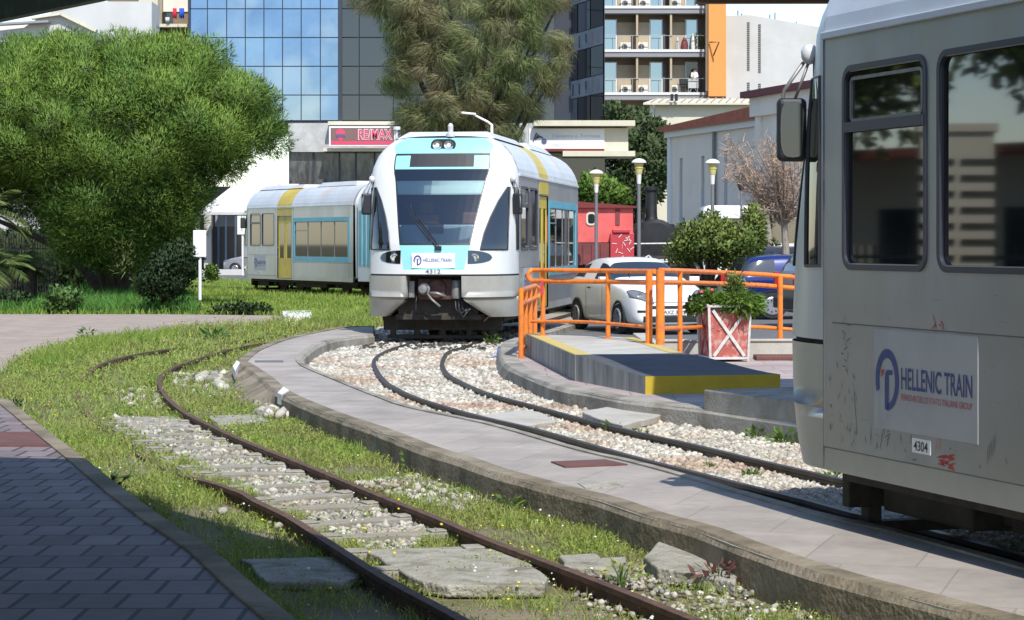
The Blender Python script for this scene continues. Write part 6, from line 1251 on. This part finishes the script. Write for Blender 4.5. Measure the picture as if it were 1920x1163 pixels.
b = MB(); b.box(.2, w_ + .3, -.6, 3, z1 + .12, z1 + .38); b.box(1.6, w_ + .3, -.6, 3, z0 - .28, z0 - .03); b.build('ledge', 'cream', T); b = MB(); b.box(.0, bX(1133, ZS) - bX(992, ZS), -.08, 0, z0 - .01, z0 + .09); b.build('lower_trim', 'redroof', T)
b = MB(); add_text(b, 'Clemence p. Formesia', (1.1, -.07, z0 + .58), (1, 0, 0), (0, 0, 1), 2.3, .21, .0); add_text(b, 'ναυτιλια', (1.1, -.07, z0 + .20), (1, 0, 0), (0, 0, 1), 1.0, .17, .0); b.build('lettering', 'signink', T, recalc=False)
b = MB(); [b.tube([(.2 + .1*k, -.08, z0 + .45 + .08*k), (.36 + .1*k, -.08, z0 + .85 - .08*k)], .035, 5) for k in range(4)]; b.lathe([(.0, -.02), (.13, -.02), (.13, 0)], (.72, -.07, z0 + .45), 14, 'Y'); b.build('emblem', 'signinkd', T)
b = MB(); b.box(bX(1000, ZS) - bX(992, ZS), bX(1135, ZS) - bX(992, ZS), .6, 3, ZG, z0 - .28); b.build('shopfront', 'windark', T)
# left shopfront with white awning
T = thing('shop', (bX(340, 140), 140, 0), 0, 'dark glazed shop with a white canopy left of the far train', 'shop')
def q_(px): return bX(px, 140) - bX(340, 140)
b = MB(); b.box(q_(300), q_(545), 0, 8, ZG, bZ(350, 140)); b.build('glazing', 'windark', T)
b = MB(); b.add([(q_(385), -3, bZ(403,137)), (q_(560), -3, bZ(403,137)), (q_(560), 0, bZ(352,140)), (q_(440), 0, bZ(352,140)), (q_(385), -3, bZ(398,137)), (q_(560), -3, bZ(398,137)), (q_(560), 0, bZ(345,140)), (q_(440), 0, bZ(345,140))], [(0,1,2,3),(4,5,6,7),(0,1,5,4),(1,2,6,5),(2,3,7,6),(3,0,4,7)]); b.build('awning', 'wallwhite', T)
b = MB(); b.box(q_(385), q_(398), -.6, .1, ZG, bZ(404,140)); b.box(q_(366), q_(376), -.3, .1, ZG, bZ(404,140)); b.build('column', 'wallwhite', T); b = MB(); [b.box(q_(x), q_(x) + .12, -.06, .02, ZG, bZ(404,140)) for x in (408, 422, 440, 462, 480)]; b.build('mullion', 'curtain', T); b = MB(); b.box(q_(404), q_(480), -.05, 0, bZ(425,140), bZ(404,140)); b.build('transom', 'slabg', T)
b = MB(); b.box(bX(200,126), bX(600,126), 126, 126.4, ZG, .28); tag(b.build('street_wall', 'wallwhite', None), 'low white street kerb wall left of the far train', 'wall')
# apartment block with balconies
ZA = 152.; T = thing('apartment_block', (0, ZA, 0), 0, 'brown apartment block with deep white edged balconies and an orange side strip', 'building')
def aX(px): return bX(px, ZA)
def aZ(py): return bZ(py, ZA)
b = MB(); b.box(aX(1133), aX(1328), 2.0, 14, ZG, aZ(-90)); b.build('wall', 'aptdark', T)
fl_y = [-74, 11, 93, 174]; rr = random.Random(4)
for k, y in enumerate(fl_y):
    b = MB(); b.box(aX(1134), aX(1331), .75, 2.0, aZ(y + 12), aZ(y + 2)); b.build('balcony_slab', 'slabg', T); b = MB(); b.box(aX(1134), aX(1327), .68, .76, aZ(y + 3), aZ(y - 2)); b.build('slab_edge', 'slabw', T)
    if k == 0: continue
    fl0, fl1 = aZ(y), aZ(y - 78)
    for xa, xb in ((1160, 1195), (1200, 1222), (1262, 1288)): b = MB(); b.box(aX(xa), aX(xb), 1.9, 2.0, fl0, aZ(y - 56)); b.build('lit_beige_panel', 'aptwall', T)  # beige below, brown above: slab shade put into the wall colours
    for i, (xa, xb) in enumerate(((1135, 1158), (1222, 1245), (1290, 1311))):
        m = 'winblue' if not (k == 3 and i == 2) else 'windark'; b = MB(); b.box(aX(xa) - .05, aX(xb) + .05, 1.86, 1.98, fl0, aZ(y - 62)); w = b.build('window', 'slabw', T); b = MB(); b.box(aX(xa) + .04, aX(xb) - .04, 1.82, 1.86, fl0 + .05, aZ(y - 60)); b.build('pane', m, w)
        if i: b = MB(); b.box(aX(xb) + .05, aX(xb) + .32, 1.80, 1.9, fl0, aZ(y - 60)); b.build('shutter', 'shutter', T)
    for xa in (1194, 1258): b = MB(); b.box(aX(xa), aX(xa) + .14, .85, 2.0, fl0, aZ(y - 70)); b.build('partition', 'aptwall', T)
    b = MB(); z_ = fl0 + 1.0; b.box(aX(1134), aX(1327), .78, .81, z_, z_ + .04)
    for j in range(12): x = aX(1134) + j * (aX(1327) - aX(1134)) / 11; b.box(x, x + .03, .78, .81, fl0, z_)
    b.build('balcony_rail', 'railglass', T)
b = MB(); b.box(aX(1328), aX(1361), -.2, 10, aZ(181), aZ(-90)); b.build('orange_strip', 'orangew', T)
b = MB(); b.box(aX(1322), aX(1326), -.4, -.2, aZ(172), aZ(-90)); b.build('pilaster', 'aptdark', T)
b = MB(); b.tube([(aX(1330), -.3, aZ(80)), (aX(1345), -1.2, aZ(82)), (aX(1337), -.3, aZ(105))], .05, 5); b.build('bracket', 'mull', T)
acs = [(1175, 87, 'upper balcony, left bay'), (1207, 87, 'upper balcony, second bay'), (1176, 168, 'lower balcony, left bay'), (1207, 168, 'lower balcony, second bay'), (1269, 168, 'lower balcony, right bay'), (1176, 5, 'top balcony, left bay'), (1210, 5, 'top balcony, second bay'), (1270, 5, 'top balcony, right bay')]
a0 = None
for x, y, lab in acs:
    if a0 is None:
        a0 = thing('air_conditioner', (0,0,0), 0); b = MB(); b.box(-.36, .36, 0, .3, 0, .62); b.build('casing', 'acw', a0); b = MB(); b.lathe([(.0, -.02), (.2, -.02), (.2, 0)], (-.08, 0, .31), 16, 'Y'); b.lathe([(.05,-.03),(.05,-.02)], (-.08,0,.31), 8, 'Y'); b.build('fan_grille', 'shutter', a0); t = a0
    else: t = copy_tree(a0)
    t.location = (aX(x), ZA + 1.4, [aZ(q + 0) for q in fl_y if abs(q - y - 6) < 14][0] ); tag(t, 'white air conditioner on the ' + lab, 'air conditioner', 'air conditioners on the balconies')
# person leaning on the lower balcony and things around
def skin_figure(name, loc, verts, edges, radii, m, label, cat, parent=None):
    me = bpy.data.meshes.new(name); me.from_pydata(verts, edges, []); o = bpy.data.objects.new(name, me); COL.objects.link(o); o.location = loc; sk = o.modifiers.new('skin', 'SKIN')
    for i, r in enumerate(radii): me.skin_vertices[0].data[i].radius = (r, r)
    me.skin_vertices[0].data[0].use_root = True; s2 = o.modifiers.new('s', 'SUBSURF'); s2.levels = s2.render_levels = 1; me.materials.append(M[m]); o.parent = parent
    if label: tag(o, label, cat)
    return o
fz = aZ(174) + .02; px_ = aX(1307)
V_ = [(0,0,.92),(0,0,1.12),(-.06,-.06,1.36),(-.09,-.08,1.50),(-.11,-.12,1.62),(.09,0,.86),(.10,-.02,.47),(.11,.02,.08),(.11,-.12,.03),(-.09,0,.86),(-.10,-.02,.47),(-.10,.02,.08),(-.10,-.12,.03),(.10,-.08,1.40),(.15,-.18,1.15),(.02,-.36,1.04),(-.24,-.06,1.40),(-.30,-.18,1.16),(-.22,-.38,1.03)]
E_v = [(0,1),(1,2),(2,3),(3,4),(0,5),(5,6),(6,7),(7,8),(0,9),(9,10),(10,11),(11,12),(2,13),(13,14),(14,15),(2,16),(16,17),(17,18)]
rad = [.13,.12,.14,.055,.09,.09,.065,.045,.04,.09,.065,.045,.04,.06,.045,.03,.06,.045,.03]
pe = skin_figure('person', (px_, ZA + 1.2, fz), V_, E_v, rad, 'skin', 'person in a white top leaning at the rail of the lowest balcony', 'person')
b = MB(); b.lathe([(.15,.95),(.165,1.1),(.18,1.3),(.15,1.42),(.07,1.46)], (-.03,-.03,0), 14); b.tube([(.08,-.06,1.40),(.15,-.17,1.17),(.06,-.30,1.08)], [.075,.06,.05], 8); b.tube([(-.22,-.06,1.40),(-.30,-.17,1.17),(-.24,-.3,1.08)], [.075,.06,.05], 8); b.build('shirt', 'shirtw', pe, smooth='auto')
b = MB(); b.lathe([(.16,.78),(.165,.98)], (0,0,0), 12); b.tube([(.09,0,.9),(.10,-.02,.47),(.11,.02,.1)], [.11,.08,.065], 8); b.tube([(-.09,0,.9),(-.10,-.02,.47),(-.10,.02,.1)], [.11,.08,.065], 8); b.build('trousers', 'trouser', pe, smooth='auto')
b = MB(); b.lathe([(.0,1.76),(.07,1.75),(.11,1.68),(.105,1.60)], (-.11,-.09,0), 12); b.build('hair', 'hair', pe, smooth='auto')
b = MB(); b.box(0, 1.0, 0, .04, .5, 1.05); b.box(0, 1.0, 0, .5, 1.03, 1.07); [b.box(x, x + .04, y, y + .04, 0, 1.03) for x in (0, .96) for y in (0, .46)]; o = b.build('table', 'plastic'); o.location = (aX(1276), ZA + 1.1, fz); tag(o, 'dark table beside the person on the lowest balcony', 'table')
b = MB(); b.box(0, .75, 0, .02, .35, 1.0); b.tube([(0,0,1.0),(.75,0,1.0)], .02, 5); b.tube([(.05,0,0),(.7,.3,1.0)], .02, 5); b.tube([(.7,0,0),(.05,.3,1.0)], .02, 5); o = b.build('drying_rack', 'wallwhite'); o.location = (aX(1292), ZA + .95, fz); tag(o, 'drying rack hung with white cloth on the lowest balcony', 'drying rack')
fz2 = aZ(93) + .02
for x, m, h, w, lab, nm in ((1273, 'wallwhite', .95, .28, 'white bundle standing on the upper balcony', 'laundry'), (1286, 'redtender', .9, .5, 'dark red cloth over a chair on the upper balcony', 'covered_chair'), (1302, 'acw', 1.15, .3, 'pale jacket hanging at the right of the upper balcony', 'jacket')):
    b = MB(); b.lathe([(w*.5, 0), (w*.55, h*.3), (w*.4, h*.7), (w*.15, h)], (0,0,0), 10); o = b.build(nm, m, None, smooth='auto'); o.location = (aX(x), ZA + 1.2, fz2); tag(o, lab, nm.replace('_', ' '))
T = tree('potted_shrub', (aX(1313), ZA + 1.2, fz2), [(aX(1313), ZA + 1.2, fz2 + .5, .35), (aX(1313), ZA + 1.2, fz2 + .9, .3)], 900, .14, .08, 'leafbush', 'potted shrub at the right end of the upper balcony', 'leaf', 2, .03, cat='plant')
# white slab building
ZW = 153.6; T = thing('white_building', (0, ZW, 0), 0, 'tall white blank walled building with two slit window columns', 'building')
b = MB(); b.xz_prism([(bX(1361,ZW), ZG), (bX(1361,ZW), bZ(30,ZW)), (bX(1405,ZW), bZ(28,ZW)), (bX(1560,ZW), bZ(55,ZW)), (bX(1700,ZW), bZ(62,ZW)), (bX(1700,ZW), ZG)], 0, 12); b.build('wall', 'wallwhite', T)
for x, ya, yb in ((1403, 42, 133), (1424, 46, 135), (1403, 155, 190), (1424, 157, 190)):
    b = MB(); xx = bX(x, ZW); [b.box(xx - .09, xx + .09, -.03, .0, bZ(y + 2.6, ZW), bZ(y, ZW)) for y in range(ya, yb, 4)]; b.build('slit_window', 'shutter', T)
T = thing('rooftop_house', (bX(1372,158), 166, 0), 0, 'cluttered cream rooftops with awnings behind the white building', 'building'); z0 = bZ(60, 158)
def hX(px): return bX(px, 158) - bX(1372, 158)
b = MB(); b.box(hX(1362), hX(1420), 0, 6, z0, bZ(12,158)); b.box(hX(1438), hX(1490), 0, 6, z0 - 3, bZ(27,158)); b.box(hX(1490), hX(1520), 0, 6, z0 - 3, bZ(40,158)); b.box(hX(1362), hX(1480), 2, 6, ZG, z0); b.build('wall', 'wallcream', T); b = MB(); b.box(hX(1360), hX(1402), -1, 6, bZ(14,158), bZ(10,158)); b.box(hX(1440), hX(1492), -1, 6, bZ(27,158), bZ(24,158)); b.build('roof', 'cream', T); b = MB(); b.box(hX(1372), hX(1396), -.1, 0, bZ(28,158), bZ(16,158)); b.box(hX(1442), hX(1450), -.1, 0, bZ(30,158), bZ(24,158)); b.build('window', 'aptdark', T); b = MB(); [b.tube([(hX(x), 0, bZ(40,158)), (hX(x), 0, bZ(y,158))], .04, 4) for x, y in ((1405,-2),(1412,4),(1468,6),(1478,2),(1520,20),(1530,26))]; b.tube([(hX(1408),-.2,bZ(14,158)),(hX(1436),-.2,bZ(32,158))], .12, 5); b.build('antenna', 'mull', T)
# cream building and roofs
ZC = 118.; T = thing('warehouse', (0, ZC, 0), 0, 'long cream building with a pale ribbed roof below the apartments', 'building')
b = MB(); b.box(bX(1228,ZC), bX(1500,ZC), 0, 9, ZG, bZ(192,ZC)); b.box(bX(1150,ZC), bX(1228,ZC), .3, 9, ZG, bZ(206,ZC)); b.build('wall', 'wallcream', T)
b = MB(); zt1, zt2 = bZ(194,ZC), bZ(181,ZC); b.add([(bX(1205,ZC), -.5, zt1), (bX(1434,ZC), -.5, zt1), (bX(1434,ZC), 2.2, zt2 + .03), (bX(1235,ZC), 2.2, zt2 + .03), (bX(1205,ZC), -.5, zt1 - .1), (bX(1434,ZC), -.5, zt1 - .1)], [(0,1,2,3),(4,5,1,0)]); rf = b.build('roof', 'cream', T)
b = MB(); [b.beam((bX(x,ZC), -.52, zt1 + .03), (bX(x,ZC) + .5, 2.15, zt2 + .06), .05, .05) for x in range(1220, 1430, 14)]; b.build('roof_ribs', 'aptwall', rf)
b = MB(); [b.box(bX(x,ZC), bX(x,ZC) + .14, -.7, -.4, zt1 + .1, zt1 + .45) for x in (1256, 1264)]; b.build('vent', 'locoblack', T); b = MB(); b.box(bX(1218,ZC), bX(1226,ZC), -.05, 0, bZ(235,ZC), bZ(198,ZC)); b.build('window', 'wallgrey', T)
# grey hall: wall runs from far left corner towards the camera
g0, g1 = Vector((bX(1256,86), 86, 0)), Vector((bX(1430,77), 77, 0)); gd = (g1 - g0).normalized(); gn = Vector((gd.y, -gd.x, 0)); gn = gn if gn.x < 0 else -gn
T = thing('grey_hall', tuple(g0), math.atan2(gd.y, gd.x), 'grey stucco hall with slit windows and a terracotta roof edge', 'building'); GL = (g1 - g0).length; GH = bZ(245, 86)
sgn = 1 if Vector((-gd.y, gd.x, 0)).dot(gn) > 0 else -1        # which local y faces the camera
YF = lambda a: a * sgn
b = MB(); hs = [(GL * t - .16, GL * t + .16, EYE + .75, EYE + 3.15) for t in (.132, .381, .628)]; xs_, zz_ = side_wall(0, GL, hs, [ZG, GH])
for i in range(len(xs_) - 1):
    for j in range(len(zz_) - 1):
        xm, zm = (xs_[i] + xs_[i+1]) / 2, (zz_[j] + zz_[j+1]) / 2
        if any(h[0] < xm < h[1] and h[2] < zm < h[3] for h in hs): continue
        b.quad((xs_[i], 0, zz_[j]), (xs_[i+1], 0, zz_[j]), (xs_[i+1], 0, zz_[j+1]), (xs_[i], 0, zz_[j+1]))
for h in hs:
    y = YF(-.35); b.quad((h[0], 0, h[2]), (h[0], y, h[2]), (h[0], y, h[3]), (h[0], 0, h[3])); b.quad((h[1], 0, h[2]), (h[1], y, h[2]), (h[1], y, h[3]), (h[1], 0, h[3])); b.quad((h[0], 0, h[2]), (h[1], 0, h[2]), (h[1], y, h[2]), (h[0], y, h[2])); b.quad((h[0], 0, h[3]), (h[1], 0, h[3]), (h[1], y, h[3]), (h[0], y, h[3]))
b.quad((0, 0, ZG), (0, YF(-10), ZG), (0, YF(-10), GH), (0, 0, GH)); b.box(GL - .5, GL, *sorted((YF(.0), YF(.12))), ZG, GH); b.build('wall', 'wallgrey', T)
for h in hs:
    b = MB(); b.box(h[0], h[1], *sorted((YF(-.36), YF(-.33))), h[2], h[3]); w = b.build('window', 'windark', T); b = MB(); b.box(h[0] - .05, h[1] + .05, *sorted((YF(-.3), YF(.10))), h[2] - .08, h[2]); b.box(h[0] - .02, h[0] + .04, *sorted((YF(-.3), YF(.03))), h[2], h[3] - 1.2); b.build('sill_lit_jamb', 'slabw', w)  # pale strip up the lower jamb paints the sunlit reveal
b = MB(); b.box(-.15, GL + .1, *sorted((YF(0), YF(.18))), GH - .28, GH); b.box(-.1, 2.5 * 0 + .25, *sorted((YF(0), YF(.08))), ZG, GH - .28); b.build('cornice', 'slabw', T)
b = MB(); y0_, y1_ = YF(.35), YF(-3.5); b.add([(-.3, y0_, GH + .12), (GL + .1, y0_, GH + .40), (GL + .1, y1_, GH + .95), (-.3, y1_, GH + .65), (-.3, y0_, GH - .06), (GL + .1, y0_, GH - .06), (GL + .1, y1_, GH + .5), (-.3, y1_, GH + .5)], [(0,1,2,3),(4,5,6,7),(0,1,5,4),(1,2,6,5),(2,3,7,6),(3,0,4,7)]); b.build('roof', 'rooftile', T)
b = MB(); b.tube([(GL * .53, YF(.1), ZG), (GL * .53, YF(.1), GH - .2)], .07, 8); b.build('drainpipe', 'postgrey', T)
# taller grey building continuing towards the camera
h0 = g1 + gn * .25; T = thing('grey_house', tuple(h0), math.atan2(gd.y, gd.x), 'taller grey building with a dark red cornice behind the bare tree', 'building'); TH = bZ(168, 77)
b = MB(); b.box(0, 16, *sorted((0, YF(-9))), ZG, TH - .3); b.build('wall', 'wallgrey', T); b = MB(); b.box(-.35, 16, *sorted((YF(.45), YF(-9))), TH - .3, TH - .08); b.build('cornice', 'cornice', T)
b = MB(); b.box(-.1, 16, *sorted((YF(.2), 0)), TH - .95, TH - .3); [b.box(x, x + .45, *sorted((YF(.1), 0)), ZG, TH - .95) for x in (.15, 2.4, 6.4, 11)]; b.box(.6, 16, *sorted((YF(.1), 0)), 3.4, 3.6); b.build('pilaster', 'wallgrey', T)
b = MB(); b.box(-1.0, -.2, YF(.1) - .05, YF(.1) + .05, 0, .1)
for x in (4.0, 8.2): b = MB(); b.box(x, x + 1.6, *sorted((YF(.03), YF(-.03))), 0, 2.7); w = b.build('door', 'windark', T); b = MB(); b.box(x - .12, x + 1.72, *sorted((YF(.10), 0)), 2.7, 2.85); b.build('door_frame', 'winblue', w)
# dark doorway and cypress behind the lamp
tree('cypress_tree', (*Wp(1427, 0, 70).xy, .04), crown_points([(1408,440),(1412,395),(1420,370),(1430,368),(1440,400),(1440,445)], 71, .4, 30, .6, .8, (.25, .4)), 900, .14, .06, 'leafshade', 'dark narrow cypress in front of the taller grey building', 'leaf', 2, .08)
# left background
ZL = 112.; T = thing('gabled_house', (0, ZL, 0), 0, 'white gabled building behind the pine at the upper left', 'building')
b = MB(); b.xz_prism([(bX(-300,ZL), ZG), (bX(-300,ZL), bZ(62,ZL)), (bX(-5,ZL), bZ(58,ZL)), (bX(45,ZL), bZ(52,ZL)), (bX(75,ZL), bZ(32,ZL)), (bX(118,ZL), bZ(27,ZL)), (bX(180,ZL), bZ(60,ZL)), (bX(190,ZL), ZG)], 0, 10); b.build('wall', 'wallwhite', T)
b = MB(); b.add([(bX(-300,ZL), -.6, bZ(66,ZL)), (bX(95,ZL), -.6, bZ(44,ZL)), (bX(95,ZL), -.6, bZ(40,ZL)), (bX(-300,ZL), -.6, bZ(62,ZL)), (bX(-300,ZL), 0, bZ(66,ZL)), (bX(95,ZL), 0, bZ(44,ZL)), (bX(95,ZL), 0, bZ(40,ZL)), (bX(-300,ZL), 0, bZ(62,ZL))], [(0,1,2,3),(0,1,5,4),(3,2,6,7),(1,2,6,5)]); b.build('gutter', 'slabg', T)
b = MB(); b.beam((bX(116,ZL), -.1, bZ(27,ZL)), (bX(182,ZL), -.1, bZ(59,ZL)), .5, .15); b.beam((bX(116,ZL), -.1, bZ(27,ZL)), (bX(60,ZL), -.1, bZ(35,ZL)), .5, .12); b.build('roof_edge', 'cream', T)
ZD = 150.; T = thing('apartment_block', (0, ZD, 0), 0, 'brown shuttered flats with a cream pillar above the pine, left of the glass block', 'building')
def dX(px): return bX(px, ZD)
def dZ(py): return bZ(py, ZD)
b = MB(); b.box(dX(202), dX(262), 0, 8, ZG, dZ(-60)); b.box(dX(296), dX(352), 1.5, 8, ZG, dZ(-60)); b.build('wall', 'aptdark', T); b = MB(); b.box(dX(262), dX(298), -.5, 8, ZG, dZ(-60)); b.build('pillar', 'cream', T); b = MB(); b.box(dX(296), dX(352), -.4, 1.5, dZ(52), dZ(46)); b.build('balcony_slab', 'wallcream', T)
for x in (206, 226): b = MB(); b.box(dX(x), dX(x + 17), -.08, 0, dZ(44), dZ(8)); w = b.build('shutter', 'shutter', T); b = MB(); b.beam((dX(x + 3), -.3, dZ(12)), (dX(x + 1), -.5, dZ(24)), .07, .07); b.beam((dX(x + 1), -.5, dZ(24)), (dX(x + 12), -.3, dZ(28)), .07, .07); b.build('stay', 'slabw', w)
b = MB(); b.box(dX(300), dX(352), 1.4, 1.5, dZ(18), dZ(-40)); b.build('window', 'wallgrey', T); b = MB(); b.box(dX(298), dX(318), 1.35, 1.5, dZ(46), dZ(20)); b.build('door', 'windark', T)
b = MB(); b.box(dX(182), dX(352), -3, 0, dZ(70), dZ(48)); b.box(dX(182), dX(352), -3, 0, ZG, dZ(70)); tag(b.build('parapet_building', 'wallwhite', None), 'white flat parapet just above the top of the pine', 'building'); bpy.data.objects['parapet_building'].location = (0, 138 - 0, 0)
for x, m, w, lab in ((326, 'clothr', 7, 'red cloth drying on the balcony at upper left'), (338, 'clothb', 9, 'blue cloth drying on the balcony at upper left'), (312, 'wallwhite', 8, 'white cloth drying on the balcony at upper left')):
    b = MB(); N = 6; y_t, y_b = (17, 36) if m != 'wallwhite' else (34, 44); vs = []
    for k in range(N + 1): xx = dX(x) + (k / N) * w / F * ZD; vs += [(xx, -.5 + .05 * math.sin(k * 2.1), dZ(y_t)), (xx + .04 * math.sin(k), -.5 + .09 * math.sin(k * 2.1 + .5), dZ(y_b) + .06 * math.sin(k * 1.7))]
    b.add(vs, [(2*k, 2*k+2, 2*k+3, 2*k+1) for k in range(N)]); o = b.build('laundry', m, None, smooth=True); o.location = (0, ZD, 0); s_ = o.modifiers.new('t', 'SOLIDIFY'); s_.thickness = .02; tag(o, lab, 'laundry', 'laundry on the balcony')
T = thing('apartment_block', (bX(-60, 175), 175, 0), 0, 'distant pale flats glimpsed under the green canopy', 'building'); b = MB(); b.box(0, bX(168,175) - bX(-60,175), 0, 8, ZG, bZ(45,175)); b.build('wall', 'wallgrey', T); b = MB(); b.box(6.3, 7.2, -.5, 8, bZ(45,175), bZ(40,175)); b.build('roof_tank', 'slabw', T)
# filler behind everything: streets of houses
rr = random.Random(21)
for i in (2, 3, 5, 9, 11, 13):
    x = -70 + i * 11 + rr.uniform(-2, 2); y = rr.uniform(200, 240); h = rr.uniform(5, 9.5)
    if 18 < x < 34: h = 4
    T = thing('distant_house', (x, y, ZG), rr.uniform(-.1, .1), ['pale', 'cream', 'grey', 'beige'][i % 4] + ' distant house %s behind the station quarter' % ['far left', 'left of the gabled roof', 'behind the gabled roof', 'behind the pine', 'beyond the shuttered flats', 'beyond the mirror panes', 'behind the glass block', 'behind the red sign', 'behind the feathery tree', 'behind the white sign', 'behind the balconies', 'behind the orange strip', 'behind the blank white wall', 'beyond the grey hall', 'beyond the cornice', 'far right'][i], 'house')
    b = MB(); b.box(-4.5, 4.5, 0, 8, 0, h); b.build('wall', ['wallwhite', 'wallcream', 'wallgrey', 'aptwall'][i % 4], T); b = MB(); b.box(-4.7, 4.7, -.2, 8.2, h, h + .25); b.build('roof', 'slabw', T)
    for k in range(4): b = MB(); b.box(-3.8 + k * 2.1, -2.8 + k * 2.1, -.04, .0, h - 2.2, h - .8); b.build('window', 'windark', T)
